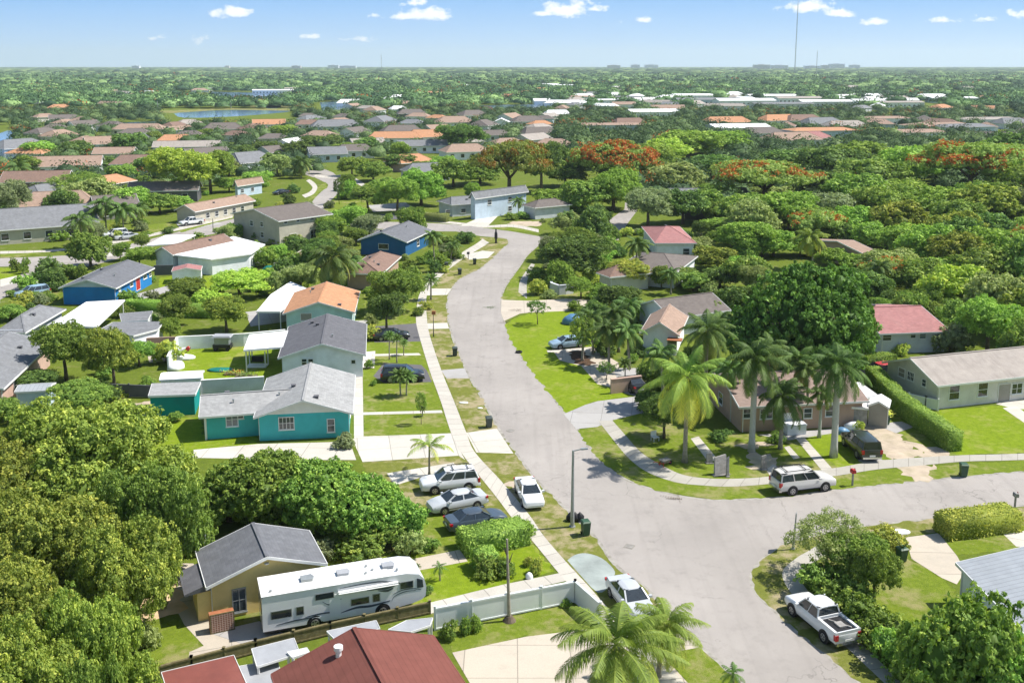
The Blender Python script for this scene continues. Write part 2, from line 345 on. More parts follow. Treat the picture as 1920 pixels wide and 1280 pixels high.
def tag(o, label=None, cat=None, group=None, kind=None):
    if label:
        o['label'] = label; LABELS[o.name] = label
    if cat: o['category'] = cat
    if group: o['group'] = group
    if kind: o['kind'] = kind
    return o
def thing(name, label, cat, loc=(0, 0, 0), rz=0, group=None):
    o = bpy.data.objects.new(name, None); COL.objects.link(o); o.empty_display_size = .3
    o.location = loc; o.rotation_euler = (0, 0, rz); return tag(o, label, cat, group)
KIDS = {}
def kids(o):
    return [c for c in bpy.data.objects if c.parent == o]
def copy_tree(o, loc=None, rz=None, label=None, parent=None, group=None, cat=None, _k=None):
    c = o.copy(); COL.objects.link(c)
    if parent is not None: c.parent = parent
    if loc is not None: c.location = loc
    if rz is not None: c.rotation_euler = (0, 0, rz)
    if label: c['label'] = label; LABELS[c.name] = label
    if group: c['group'] = group
    for ch in kids(o): copy_tree(ch, parent=c)
    return c
HARD = []
def sheet(name, pts, mat, z, label=None, kind='structure', px=True):
    """a flat piece of ground cover; UV in metres along its longest side"""
    q = [P(*p) for p in pts] if px else [Vector(p) for p in pts]
    if mat in ('asphalt', 'drive', 'drive_b', 'drive_g', 'walk', 'pad_dark', 'water', 'greytile', 'lawn', 'verge'): HARD.append([(p.x, p.y) for p in q])
    if mat in ('lawn', 'lawn2', 'verge', 'dirt', 'sand', 'mulch'):      # grass and bare soil have worn, wandering edges
        rr = random.Random(int(pts[0][0] * 3 + pts[0][1])); o_ = []; am = .13 if mat in ('lawn', 'lawn2', 'verge') else .3
        for a, b in zip(q, q[1:] + q[:1]):
            L = (b - a).length; n_ = min(90, max(1, int(L / (.5 if a.y < 260 else 3)))); nv = Vector((-(b - a).y, (b - a).x, 0)).normalized() if L else Vector()
            for i in range(n_): o_.append(a + (b - a) * (i / n_) + nv * rr.gauss(0, am) * (1 if i else .3))
        q = o_
    e = max(range(len(q)), key=lambda i: (q[(i + 1) % len(q)] - q[i]).length); d = (q[(e + 1) % len(q)] - q[e]).normalized(); o0 = q[e]
    import mathutils
    tri = mathutils.geometry.tessellate_polygon([[Vector((p.x, p.y, 0)) for p in q]])
    me = bpy.data.meshes.new(name); me.from_pydata([(p.x, p.y, z) for p in q], [], [tuple(t) for t in tri])
    uvl = me.uv_layers.new(name='UVMap'); n = Vector((-d.y, d.x, 0))
    for lp in me.loops:
        p = Vector(me.vertices[lp.vertex_index].co) - o0; uvl.data[lp.index].uv = (p.dot(d), p.dot(n))
    me.update()
    for f in me.polygons:
        if f.normal.z < 0: f.flip()
    me.materials.append(M[mat]); o = bpy.data.objects.new(name, me); COL.objects.link(o)
    o['kind'] = kind
    if label: o['label'] = label
    return o
def smooth_line(pts, sub=4):
    q = []; n = len(pts)
    for i in range(n - 1):
        p0, p1, p2, p3 = pts[max(i - 1, 0)], pts[i], pts[i + 1], pts[min(i + 2, n - 1)]
        for k in range(sub):
            t = k / sub
            q.append(tuple(.5 * ((2 * b) + (-a + c) * t + (2 * a - 5 * b + 4 * c - d) * t * t + (-a + 3 * b - 3 * c + d) * t ** 3) for a, b, c, d in zip(p0, p1, p2, p3)))
    return q + [tuple(pts[-1])]
def ribbon(name, left, right, mat, z, sub=5, label=None):
    """a strip between two edges (same number of photo points): sidewalk, path"""
    L = smooth_line([tuple(P(*p))[:2] for p in left], sub); Rr = smooth_line([tuple(P(*p))[:2] for p in right], sub)
    vs = []; u = [0.0]
    for a, b in zip(L, Rr): vs += [(a[0], a[1], z), (b[0], b[1], z)]
    for i in range(1, len(L)):
        c0 = ((L[i - 1][0] + Rr[i - 1][0]) / 2, (L[i - 1][1] + Rr[i - 1][1]) / 2); c1 = ((L[i][0] + Rr[i][0]) / 2, (L[i][1] + Rr[i][1]) / 2)
        u.append(u[-1] + math.dist(c0, c1))
    fs = [(2 * i, 2 * i + 1, 2 * i + 3, 2 * i + 2) for i in range(len(L) - 1)]
    me = bpy.data.meshes.new(name); me.from_pydata(vs, [], fs); uvl = me.uv_layers.new(name='UVMap')
    for lp in me.loops:
        i = lp.vertex_index; w_ = math.dist(L[i // 2], Rr[i // 2]); uvl.data[lp.index].uv = (u[i // 2], w_ if i % 2 else 0)
    me.update()
    for f in me.polygons:
        if f.normal.z < 0: f.flip()
    me.materials.append(M[mat]); o = bpy.data.objects.new(name, me); COL.objects.link(o); o['kind'] = 'structure'
    if label: o['label'] = label
    return o
# ================================================================ the ground, roads and paths
def sm(pts, k=4): return smooth_line(pts, k)
g = MB(); g.add([(-14000, -400, 0), (14000, -400, 0), (14000, 19000, 0), (-14000, 19000, 0)], [(0, 1, 2, 3)])
go = g.build('ground', 'ground'); tag(go, kind='structure')
main_L = [(1860, 1700), (1640, 1490), (1460, 1345), (1385, 1280), (1340, 1237), (1286, 1191), (1216, 1110), (1153, 1061), (1110, 1004), (1062, 957), (1015, 912), (992, 887), (965, 850), (932, 803), (906, 754), (880, 709), (868, 685), (852, 647), (843, 618), (839, 600), (837, 565), (847, 539), (866, 520), (905, 500), (930, 470), (950, 460), (953, 453), (945, 447), (902, 443)]
main_R = [(1022, 445), (1007, 461), (987, 479), (974, 498), (958, 520), (944, 541), (939, 562), (940, 587), (946, 610), (960, 642), (995, 695), (1030, 737), (1057, 776), (1080, 804), (1099, 831), (1125, 865), (1156, 890), (1190, 907), (1242, 923), (1290, 933), (1346, 938), (1437, 935), (1498, 929), (1566, 919), (1646, 911), (1719, 903), (1797, 895), (1920, 885), (2200, 868)]
east_S = [(2200, 925), (1920, 946), (1889, 950), (1784, 966), (1680, 978), (1619, 985), (1550, 996), (1484, 1014), (1456, 1027), (1428, 1047), (1411, 1066), (1406, 1088), (1417, 1114), (1450, 1145), (1484, 1180), (1518, 1207), (1558, 1238), (1611, 1280), (1690, 1345), (1900, 1510), (2150, 1700)]
road = sm(main_L) + [(855, 434), (830, 434)] + sm([(705, 429), (675, 427), (640, 423), (600, 424), (560, 428)]) + \
    [(520, 400), (602, 392), (602, 405), (640, 411), (680, 417), (730, 416), (780, 417), (855, 421), (905, 427), (960, 434)] + sm(main_R) + sm(east_S)
sheet('road', road, 'asphalt', .008)
# upper street running off to the lower left, cul-de-sac beyond it
sheet('road', sm([(640, 411), (602, 405), (560, 402), (500, 400), (440, 410), (380, 424), (325, 437), (280, 449), (225, 461), (155, 476), (82, 481), (0, 484), (-160, 487)]) +
      [(-160, 510), (0, 500), (47, 499), (35, 522), (0, 536), (-200, 588), (-200, 640)] + sm([(0, 562), (30, 548), (82, 532), (155, 503), (215, 487), (280, 464), (340, 452), (440, 432), (560, 428), (602, 424)]), 'asphalt', .012)
sheet('road', sm([(600, 397), (585, 381), (600, 362), (612, 352), (615, 346), (603, 339), (588, 331), (592, 322), (620, 322), (634, 331), (655, 337), (661, 348), (652, 357), (636, 362), (620, 376), (608, 386), (612, 398)]), 'asphalt', .016)
sheet('road', sm([(0, 640 - 1)], 1) and [(587, 333), (560, 322), (520, 306), (480, 292), (440, 284), (470, 280), (530, 288), (575, 303), (610, 318), (620, 322)], 'asphalt', .012)
sheet('road', [(1118, 444), (1146, 410), (1171, 392), (1172, 380), (1196, 380), (1194, 396), (1176, 420), (1163, 443)], 'asphalt', .012)
sheet('road', [(1020, 444), (1060, 447), (1118, 444), (1163, 443), (1160, 450), (1080, 455), (1010, 458)], 'asphalt', .010)
# kerb strips along the road edges
def kerb(line, w_, z, side):
    L = smooth_line([tuple(P(*p))[:2] for p in line], 4); vs = []
    for i, p in enumerate(L):
        a, b = L[max(0, i - 1)], L[min(len(L) - 1, i + 1)]; d = math.hypot(b[0] - a[0], b[1] - a[1]) or 1; n = (-(b[1] - a[1]) / d * side, (b[0] - a[0]) / d * side)
        vs += [(p[0] - n[0] * .05, p[1] - n[1] * .05, z), (p[0] + n[0] * w_, p[1] + n[1] * w_, z)]
    m_ = MB(); m_.add(vs, [(2 * i, 2 * i + 1, 2 * i + 3, 2 * i + 2) if side > 0 else (2 * i, 2 * i + 2, 2 * i + 3, 2 * i + 1) for i in range(len(L) - 1)]); tag(m_.build('kerb', 'kerb'), kind='structure')
M['kerb'] = paint('kerb_gutter', (.33, .31, .275), .9, .22, 2.2, .1, dirt=(.12, .105, .07), dirt_amt=.8)
kerb(main_L, .28, .0088, -1 if True else 1); kerb(main_R, .28, .0089, 1); kerb(east_S, .28, .009, 1)
# grass tracts
sheet('verge', sm([(799, 572), (801, 600), (805, 626), (826, 690), (852, 754), (874, 810), (890, 847), (940, 902), (990, 962), (1020, 1005), (1065, 1057), (1105, 1100), (1150, 1150), (1230, 1235)]) +
      sm([(1286, 1191), (1216, 1110), (1153, 1061), (1110, 1004), (1062, 957), (1015, 912), (992, 887), (965, 850), (932, 803), (906, 754), (880, 709), (868, 685), (852, 647), (843, 618), (839, 600), (837, 565), (847, 539), (866, 520), (905, 500), (940, 468), (952, 455), (945, 447), (900, 446), (917, 456), (905, 462), (880, 478), (855, 495), (822, 523)]), 'verge', .0095)
sheet('lawn', [(683, 548), (740, 540), (782, 560), (781, 600), (785, 626), (805, 693), (826, 751), (846, 812), (682, 818), (679, 700), (684, 620)], 'lawn2', .004)
sheet('lawn', [(300, 780), (378, 783), (378, 815), (481, 812), (485, 832), (363, 843), (361, 880), (280, 880), (285, 790)], 'lawn', .004)
sheet('lawn', [(318, 676), (334, 652), (460, 648), (560, 655), (530, 720), (497, 716), (377, 722), (300, 720)], 'lawn', .004)
sheet('lawn', sm([(945, 608), (990, 588), (1062, 583), (1100, 600), (1115, 640), (1135, 660), (1140, 700), (1185, 735), (1198, 741), (1120, 752), (1097, 759), (1062, 774), (1030, 737), (995, 695), (960, 642)], 2), 'lawn', .0096)
sheet('lawn', [(958, 523), (983, 497), (1000, 505), (1060, 515), (1110, 515), (1120, 560), (1062, 560), (992, 565), (940, 560)], 'lawn2', .00965)
sheet('lawn', sm([(1083, 806), (1110, 800), (1148, 788), (1200, 775), (1320, 815), (1420, 808), (1560, 810), (1600, 800), (1680, 866), (1560, 880), (1443, 894), (1560, 893), (1650, 880), (1920, 862), (2100, 850), (2200, 866), (1920, 883), (1797, 893), (1719, 901), (1566, 917), (1437, 933), (1346, 936), (1242, 921), (1190, 905), (1156, 888), (1125, 863), (1099, 829)], 1), 'lawn2', .0097)
sheet('lawn', [(1490, 812), (1560, 804), (1600, 812), (1652, 868), (1570, 878), (1548, 860)], 'lawn', .0105)
sheet('lawn', [(1762, 768), (1940, 755), (2100, 742), (2200, 835), (1920, 849), (1795, 853), (1756, 790)], 'lawn', .0105)
sheet('lawn', [(1640, 700), (1670, 690), (1763, 768), (1796, 853), (1745, 858), (1660, 790)], 'lawn2', .0102)
sheet('verge', sm([(1484, 1016), (1619, 987), (1780, 968), (1889, 952), (1960, 946), (2100, 940), (2100, 975), (1900, 985), (1755, 998), (1698, 1006), (1640, 1020), (1560, 1050), (1496, 1046), (1467, 1072), (1481, 1108), (1540, 1170), (1640, 1250), (1720, 1330), (1690, 1330), (1611, 1278), (1520, 1205), (1452, 1143), (1419, 1112), (1408, 1087), (1413, 1066), (1430, 1047), (1458, 1028)], 1), 'verge', .0098)
sheet('lawn', [(1640, 1060), (1700, 1045), (1766, 1083), (1800, 1120), (1790, 1200), (1700, 1250), (1600, 1160), (1610, 1100)], 'lawn2', .0103)
sheet('lawn', [(1794, 1041), (1756, 1000), (1900, 985), (2000, 985), (2000, 1030), (1884, 1032)], 'lawn2', .0104)
sheet('lawn', [(640, 1060), (862, 1028), (880, 1052), (1000, 1020), (1040, 1070), (942, 1096), (808, 1138), (780, 1150), (770, 1070)], 'lawn', .004)
sheet('lawn', [(600, 990), (850, 960), (865, 1028), (757, 1051), (630, 1065)], "lawn2", .0065)
sheet('lawn', [(818, 1182), (1080, 1130), (1125, 1150), (1150, 1180), (1000, 1192), (848, 1222), (830, 1200)], 'lawn2', .006)
sheet('lawn', sm([(1240, 1226), (1313, 1214), (1385, 1280), (1450, 1330), (1300, 1330), (1290, 1280)], 1), 'lawn2', .009)
sheet('lawn', [(262, 1180), (325, 1160), (350, 1180), (382, 1212), (355, 1232), (362, 1262), (250, 1280)], 'lawn2', .005)
sheet('lawn', [(676, 866), (856, 853), (890, 850), (940, 905), (990, 965), (1010, 1000), (900, 1000), (800, 960), (700, 900)], 'verge', .005)
sheet('lawn', [(297, 521), (390, 508), (440, 520), (400, 545), (300, 545)], 'lawn', .004)
sheet('lawn', [(0, 502), (40, 504), (38, 516), (0, 528), (-60, 530), (-60, 505)], 'lawn', .013)
sheet('lawn', [(20, 556), (82, 537), (113, 530), (113, 566), (60, 572)], 'lawn2', .009)
for pts in ([(600, 396), (625, 378), (660, 372), (760, 380), (770, 398), (700, 405), (610, 400)], [(642, 347), (633, 331), (650, 336), (668, 350), (664, 362), (650, 358)],
            [(590, 355), (612, 340), (614, 352), (600, 360), (590, 372), (575, 380)], [(905, 427), (990, 425), (1005, 432), (1000, 436), (960, 433)],
            [(0, 470), (60, 470), (78, 475), (40, 481), (0, 483)], [(120, 477), (155, 468), (160, 473), (130, 479)], [(223, 455), (275, 445), (280, 447), (240, 459)], [(330, 432), (437, 404), (440, 408), (340, 436)],
            [(225, 430), (330, 415), (300, 435), (240, 440)]):
    sheet('lawn', pts, 'lawn2', .017)
# sidewalks
ribbon('sidewalk', [(905, 448), (893, 457), (870, 471), (845, 488), (815, 513), (790, 545), (782, 570), (780, 600), (785, 626), (805, 693), (826, 751), (846, 812), (866, 850), (927, 927), (965, 977), (995, 1010), (1040, 1065), (1070, 1100), (1100, 1135), (1150, 1190), (1213, 1250), (1275, 1320)],
       [(917, 455), (905, 463), (880, 478), (855, 495), (825, 520), (803, 548), (799, 570), (801, 600), (805, 626), (826, 690), (852, 754), (874, 810), (890, 847), (940, 902), (990, 962), (1020, 1005), (1065, 1057), (1105, 1100), (1136, 1135), (1190, 1190), (1250, 1245), (1320, 1320)], 'walk', .022)
ribbon('sidewalk', [(1122, 789), (1151, 826), (1180, 860), (1216, 886), (1268, 904), (1320, 910), (1372, 912), (1443, 907), (1560, 893), (1644, 880), (1732, 872), (1810, 865), (1920, 862), (2200, 850)],
       [(1148, 788), (1172, 815), (1201, 847), (1237, 870), (1281, 890), (1333, 897), (1385, 897), (1443, 893), (1560, 878), (1644, 864), (1732, 857), (1810, 853), (1920, 850), (2200, 838)], 'walk_d', .020)
ribbon('sidewalk', [(1560, 1003), (1520, 1030), (1493, 1046), (1467, 1072), (1481, 1108), (1530, 1160), (1600, 1225), (1700, 1320)], [(1610, 1012), (1560, 1035), (1525, 1055), (1503, 1080), (1512, 1104), (1560, 1155), (1630, 1220), (1730, 1320)], 'walk_d', .018)
ribbon('sidewalk', [(-160, 480), (0, 476), (60, 474), (120, 470), (225, 455), (330, 433), (437, 408)], [(-160, 476), (0, 471), (60, 470), (118, 466), (222, 450), (326, 429), (435, 404)], 'walk', .020)
ribbon('sidewalk', [(0, 562), (-80, 585), (-160, 610)], [(0, 569), (-80, 593), (-160, 620)], 'walk', .016)
ribbon('sidewalk', [(588, 331), (612, 334), (640, 333), (660, 341), (678, 350), (680, 360), (672, 368)], [(592, 327), (614, 330), (645, 328), (668, 335), (688, 349), (690, 362), (680, 370)], 'walk', .020)
ribbon('sidewalk', [(566, 366), (580, 360), (586, 352), (580, 344), (574, 339)], [(572, 371), (588, 364), (595, 352), (590, 343), (580, 336)], 'walk', .020)
ribbon('sidewalk', [(675, 406), (720, 404), (780, 410), (860, 417), (905, 423), (960, 421), (1010, 430)], [(675, 411), (720, 410), (780, 414), (860, 421), (905, 427), (960, 426), (1010, 436)], 'walk', .020)
ribbon('sidewalk', [(972, 548), (975, 527), (985, 510), (996, 494)], [(988, 560), (988, 530), (994, 512), (1003, 496)], 'walk_d', .020)
# driveways, pads, garden paths
DR = [([(662, 822), (682, 818), (846, 812), (852, 825), (872, 862), (860, 854), (680, 866), (668, 840)], 'drive', .012), ([(874, 811), (932, 803), (963, 850), (893, 848)], 'drive', .012),
      ([(827, 694), (871, 690), (880, 709), (837, 709)], 'drive_g', .012), ([(720, 680), (790, 684), (800, 694), (810, 716), (720, 718), (700, 705)], 'pad_dark', .012), ([(700, 612), (782, 606), (790, 640), (702, 642)], 'pad_dark', .012),
      ([(801, 606), (839, 605), (842, 616), (802, 617)], 'drive', .012), ([(803, 541), (847, 541), (838, 553), (798, 554)], 'drive', .012), ([(869, 478), (905, 470), (928, 472), (915, 484), (880, 487)], 'drive', .012),
      ([(1057, 776), (1097, 759), (1120, 752), (1200, 742), (1240, 745), (1240, 780), (1200, 775), (1150, 787), (1120, 800), (1080, 804)], 'drive_g', .012),
      ([(940, 562), (992, 564), (1062, 560), (1110, 562), (1100, 580), (1062, 583), (992, 586), (975, 588), (945, 602), (939, 585)], 'drive_b', .012),
      ([(1588, 796), (1649, 796), (1672, 800), (1700, 830), (1745, 856), (1672, 864), (1640, 840), (1610, 815)], 'dirt', .012), ([(1640, 795), (1690, 790), (1715, 800), (1680, 812)], 'drive_g', .016), ([(1690, 826), (1718, 830), (1795, 853), (1745, 856)], 'dirt', .016),
      ([(1680, 876), (1751, 870), (1746, 900), (1716, 903)], 'dirt', .012), ([(1600, 830), (1655, 862), (1700, 862), (1672, 866), (1640, 872), (1610, 865)], 'drive_g', .010),
      ([(848, 1223), (987, 1193), (1110, 1178), (1200, 1190), (1290, 1188), (1313, 1213), (1240, 1226), (1290, 1280), (1300, 1340), (940, 1340), (881, 1280)], 'drive_b', .014),
      ([(1698, 1007), (1760, 999), (1794, 1041), (1810, 1070), (1794, 1095), (1766, 1083), (1709, 1047)], 'drive_b', .012), ([(1880, 1000), (1960, 990), (1960, 1030), (1905, 1024)], 'drive', .012),
      ([(640, 1068), (757, 1051), (862, 1030), (877, 1052), (780, 1070), (650, 1085)], 'drive_b', .012), ([(942, 1096), (1050, 1074), (1064, 1088), (960, 1112), (808, 1150), (804, 1130)], 'walk', .020),
      ([(325, 1055), (363, 1056), (391, 1110), (391, 1150), (420, 1190), (480, 1195), (476, 1215), (380, 1235), (354, 1233), (355, 1222), (382, 1210), (345, 1170), (325, 1130)], 'drive_b', .010),
      ([(257, 1118), (300, 1080), (325, 1075), (345, 1130), (335, 1150), (262, 1166)], 'sand', .012), ([(391, 1186), (486, 1164), (560, 1200), (480, 1215)], 'drive_g', .013),
      ([(363, 843), (485, 832), (648, 828), (660, 840), (668, 862), (560, 862), (361, 858)], 'drive', .012), ([(663, 700), (680, 696), (682, 818), (664, 822)], 'drive', .010),
      ([(725, 887), (850, 867), (857, 874), (765, 902), (740, 910)], 'drive', .014), ([(925, 927), (905, 929), (800, 945), (800, 938), (905, 925)], 'dirt', .012), ([(945, 905), (990, 902), (1000, 912), (958, 918)], 'dirt', .012),
      ([(680, 773), (828, 769), (830, 774), (680, 778)], 'drive', .018), ([(690, 664), (785, 662), (790, 666), (690, 668)], 'drive', .018), ([(680, 660), (704, 658), (702, 690), (680, 690)], 'drive', .014),
      (sm([(1064, 1050), (1078, 1040), (1100, 1037), (1128, 1046), (1150, 1066), (1152, 1078), (1138, 1084), (1140, 1100), (1120, 1110), (1085, 1074), (1064, 1050)], 3)[:-1], 'greytile', .014),
      ([(1493, 823), (1508, 820), (1560, 878), (1540, 881)], 'walk', .022), ([(1470, 838), (1480, 836), (1500, 858), (1488, 861)], 'walk', .016), ([(1373, 835), (1410, 828), (1455, 832), (1410, 842)], 'dirt', .012), ([(1436, 880), (1450, 870), (1470, 888), (1445, 894)], 'walk', .016),
      ([(1400, 845), (1460, 858), (1450, 880), (1410, 880)], 'dirt', .010), ([(1420, 815), (1600, 800), (1600, 806), (1480, 825)], 'drive_g', .009),
      ([(1295, 822), (1310, 818), (1345, 860), (1330, 868)], 'walk', .016), ([(1867, 757), (1900, 750), (1960, 750), (1935, 768), (1900, 766)], 'drive', .016), ([(1880, 765), (1905, 761), (1960, 800), (1940, 806)], 'drive', .018),
      ([(250, 553), (320, 534), (326, 545), (262, 562)], 'drive_g', .012), ([(218, 765), (290, 750), (290, 775), (230, 785)], 'dirt', .010), ([(275, 660), (300, 650), (318, 676), (280, 680)], 'drive_b', .010),
      ([(430, 655), (500, 652), (520, 662), (500, 690), (440, 690)], 'lawn', .0085), ([(1035, 655), (1110, 650), (1160, 680), (1165, 730), (1120, 720), (1090, 686), (1050, 676)], 'drive_b', .012), ([(1025, 657), (1105, 652), (1105, 656), (1027, 661)], 'drive', .018),
      ([(1062, 658), (1090, 656), (1118, 682), (1085, 686)], 'mulch', .016), ([(1150, 690), (1200, 690), (1200, 745), (1165, 735)], 'drive_g', .014),
      ([(710, 402), (745, 401), (770, 410), (730, 412)], 'pad_dark', .022), ([(655, 440), (700, 430), (735, 432), (700, 452)], 'pad_dark', .018), ([(890, 412), (935, 404), (915, 424), (862, 424)], 'drive', .024),
      ([(960, 415), (1020, 415), (1010, 424), (950, 424)], 'dirt', .014), ([(0, 524), (32, 517), (30, 530), (0, 538)], 'drive', .019), ([(590, 605), (690, 600), (690, 612), (590, 615)], 'drive_g', .010),
      ([(460, 585), (540, 575), (560, 600), (470, 612)], 'drive_g', .008), ([(175, 468), (225, 455), (260, 470), (200, 482)], 'drive', .014), ([(330, 418), (380, 408), (420, 420), (340, 432)], 'drive_g', .011),
      ([(690, 385), (760, 380), (780, 392), (700, 398)], 'drive_g', .018)]
for i_, (pts, m, z) in enumerate(DR):
    z = max(z, .0112) + i_ * .00004 if z != .0085 else z
    nm = 'lawn' if m == 'lawn' else ('driveway' if m in ('drive', 'drive_b', 'drive_g') else 'path' if m == 'walk' else 'parking_pad' if m == 'pad_dark' else 'planting_bed' if m == 'mulch' else 'bare_ground')
    tag(sheet(nm, pts, m, z), kind='structure')
# lake, canal, lagoons
for pts in ([(326, 213), (360, 209), (420, 207), (520, 205), (545, 209), (500, 214), (430, 219), (345, 221)], [(205, 231), (300, 228), (290, 238), (215, 240)], [(498, 192), (522, 191), (526, 202), (500, 204)], [(600, 192), (640, 190), (650, 206), (610, 214)],
            [(395, 172), (520, 176), (500, 184), (400, 183)], [(0, 250), (20, 245), (30, 262), (0, 275), (-40, 275)], [(28, 232), (46, 232), (44, 241), (24, 242)], [(890, 198), (1020, 196), (1025, 204), (930, 207)], [(-200, 290), (20, 284), (60, 292), (30, 304), (-200, 315)]):
    tag(sheet('water', sm(pts + pts[:1], 3)[:-1], 'water', .03), kind='structure')
tag(sheet('lawn', [(280, 209), (420, 203), (545, 204), (545, 208), (420, 206), (330, 212), (250, 214)], 'verge', .04), kind='structure')
tag(sheet('lawn', [(420, 192), (500, 188), (498, 193), (420, 198)], 'lawn', .04), kind='structure')
tag(sheet('lawn', [(470, 195), (545, 194), (545, 203), (470, 203)], 'verge', .03), kind='structure')
# ================================================================ houses
LAND = []          # (x, y, phrase) landmarks used to tell trees apart
FOOT = []          # (x, y, r) places where no extra tree may stand
def opening(name, parent, o, ax, up, nrm, w, h, style='sash', frame='trim', pane='pane', fw=.07):
    """window or door: a frame standing proud of the wall with a recessed pane. o = centre of the opening on the wall"""
    o, ax, up, nrm = Vector(o), Vector(ax), Vector(up), Vector(nrm)
    def B(mb, a0, a1, b0, b1, d0, d1, mi=0):
        b_ = [o + ax * a + up * b + nrm * d0 for a, b in ((a0, b0), (a1, b0), (a1, b1), (a0, b1))]; t_ = [p + nrm * (d1 - d0) for p in b_]
        mb.hexa(b_, t_, mi)
    f = MB(); W, H = w / 2, h / 2
    B(f, -W - fw, -W, -H - fw, H + fw, -.02, .06); B(f, W, W + fw, -H - fw, H + fw, -.02, .06); B(f, -W, W, H, H + fw, -.02, .06); B(f, -W, W, -H - fw, -H, -.02, .07)
    if style == 'sash': B(f, -W, W, -.025, .025, -.01, .045)
    if style in ('grid', 'pair'):
        B(f, -.025, .025, -H, H, -.01, .05); B(f, -W, W, -.02, .02, -.01, .044)
        if style == 'grid':
            for q in (-.5, .5): B(f, W * q - .02, W * q + .02, -H, H, -.01, .043)
    if style == 'door':
        pass
    fo = f.build(name, frame, parent)
    p = MB(); B(p, -W, W, -H, H, -.01, .02); p.build('pane' if style != 'door' else 'door_leaf', pane, fo)
    if style == 'door':
        k = MB(); B(k, W - .14, W - .07, -.05, .03, .02, .07); k.build('handle', 'chrome', fo)
    if style != 'door':
        s_ = MB(); B(s_, -W - fw - .04, W + fw + .04, -H - fw - .06, -H - fw + .001, -.02, .11); s_.build('sill', frame, fo)
    return fo
class House:
    def __init__(s, name, label, cat, A, B, E, zr, ze, wallm, roofm, oh=.45, hip=0, hipf=None, gable=None, E2=None, vents=2, walls=True, group=None, px=True, inset_y=None, thick=.16, land=None, hw=None, trim='trim'):
        A = P(A[0], A[1], zr) if px else Vector(A); B = P(B[0], B[1], zr) if px else Vector(B)
        if E2:
            e1, e2 = P(E[0], E[1], ze), P(E2[0], E2[1], ze); mid = (e1 + e2) / 2; dlt = B - A; hw = (e1 - e2).length / 2; n_ = Vector((e1.y - e2.y, e2.x - e1.x, 0)).normalized(); n_ = n_ if n_.y > 0 else -n_; A = Vector((mid.x, mid.y, zr)); B = A + n_ * abs(dlt.dot(n_))
        u = Vector((B.x - A.x, B.y - A.y, 0)); s.L = u.length; u.normalize()
        if hw is None:
            E = P(E[0], E[1], ze) if px else Vector(E); d = E - A; hw = abs(d.x * u.y - d.y * u.x)
        s.hw = hw; c = (A + B) / 2; s.c = Vector((c.x, c.y, 0)); s.rz = math.atan2(-u.x, u.y); s.zr, s.ze, s.oh = zr, ze, oh
        s.o = thing(name, label, cat, s.c, s.rz, group); FOOT.append((c.x, c.y, max(s.L / 2, hw) * .92 + .5)); LAND.append((c.x, c.y, land)) if land else None
        h0 = hip; h1 = hip if hipf is None else hipf
        L2, W = s.L / 2, hw; s.L2 = L2; iy = oh if inset_y is None else inset_y; wx, wy = W - oh, L2 - iy; s.wx, s.wy = wx, wy
        sl = (zr - ze) / W; zw = ze + sl * oh - .05        # wall top under the slope
        s.zw = zw
        if walls:
            wmb = MB()
            ze_w = zw
            if h0 or h1:
                wmb.box(-wx, wx, -wy, wy, 0, ze_w - .04)
            else:
                za = zr - .06
                v = [(-wx, -wy, 0), (wx, -wy, 0), (wx, -wy, ze_w), (0, -wy, za), (-wx, -wy, ze_w), (-wx, wy, 0), (wx, wy, 0), (wx, wy, ze_w), (0, wy, za), (-wx, wy, ze_w)]
                wmb.add(v, [(0, 1, 2, 3, 4), (9, 8, 7, 6, 5), (1, 6, 7, 2), (5, 0, 4, 9), (0, 5, 6, 1), (2, 7, 8, 3), (3, 8, 9, 4)])
            s.wall = wmb.build('wall', wallm, s.o)
        r = MB(); t = thick
        y0, y1 = -L2, L2; r0, r1 = y0 + h0, y1 - h1
        top = [(-W, y0, ze), (0, r0, zr), (W, y0, ze), (W, y1, ze), (0, r1, zr), (-W, y1, ze)]
        bot = [(x, y, z - t) for x, y, z in top]
        f = [(0, 1, 4, 5), (1, 2, 3, 4), (6, 11, 10, 7), (7, 10, 9, 8)]
        if h0: f += [(0, 2, 1), (6, 7, 8)]
        if h1: f += [(3, 5, 4), (9, 10, 11)]
        r.add(top + bot, f, 0)
        s.roof = r.build('roof', roofm, s.o)
        # fascia boards: eaves and rakes
        fb = MB(); e = .035
        def brd(p, q, drop=.2):
            p, q = Vector(p), Vector(q); dz = Vector((0, 0, drop)); d = (q - p).normalized(); n = Vector((d.y, -d.x, 0)); n = n.normalized() * e if n.length else Vector((e, 0, 0))
            p = p + Vector((0, 0, .015)); q = q + Vector((0, 0, .015))
            fb.hexa([p - n * .2 - dz, q - n * .2 - dz, q + n - dz, p + n - dz], [p - n * .2, q - n * .2, q + n, p + n])
        brd((W, y0, ze), (W, y1, ze)); brd((-W, y1, ze), (-W, y0, ze))
        if h0: brd((-W, y0, ze), (W, y0, ze))
        else: brd((-W, y0, ze), (0, y0, zr)); brd((0, y0, zr), (W, y0, ze))
        if h1: brd((W, y1, ze), (-W, y1, ze))
        else: brd((W, y1, ze), (0, y1, zr)); brd((0, y1, zr), (-W, y1, ze))
        fb.build('fascia', trim, s.o)
        if s.L > 5:
            cp = MB(); cp.bar((0, r0, zr + .02), (0, r1, zr + .02), .24, .07)
            if h0:
                for sx_ in (-1, 1): cp.bar((sx_ * W, y0, ze + .02), (0, r0, zr + .02), .18, .06)
            if h1:
                for sx_ in (-1, 1): cp.bar((sx_ * W, y1, ze + .02), (0, r1, zr + .02), .18, .06)
            cp.build('ridge_cap', roofm, s.roof)
        rnd = random.Random(hash((round(A.x), round(A.y))) & 255)
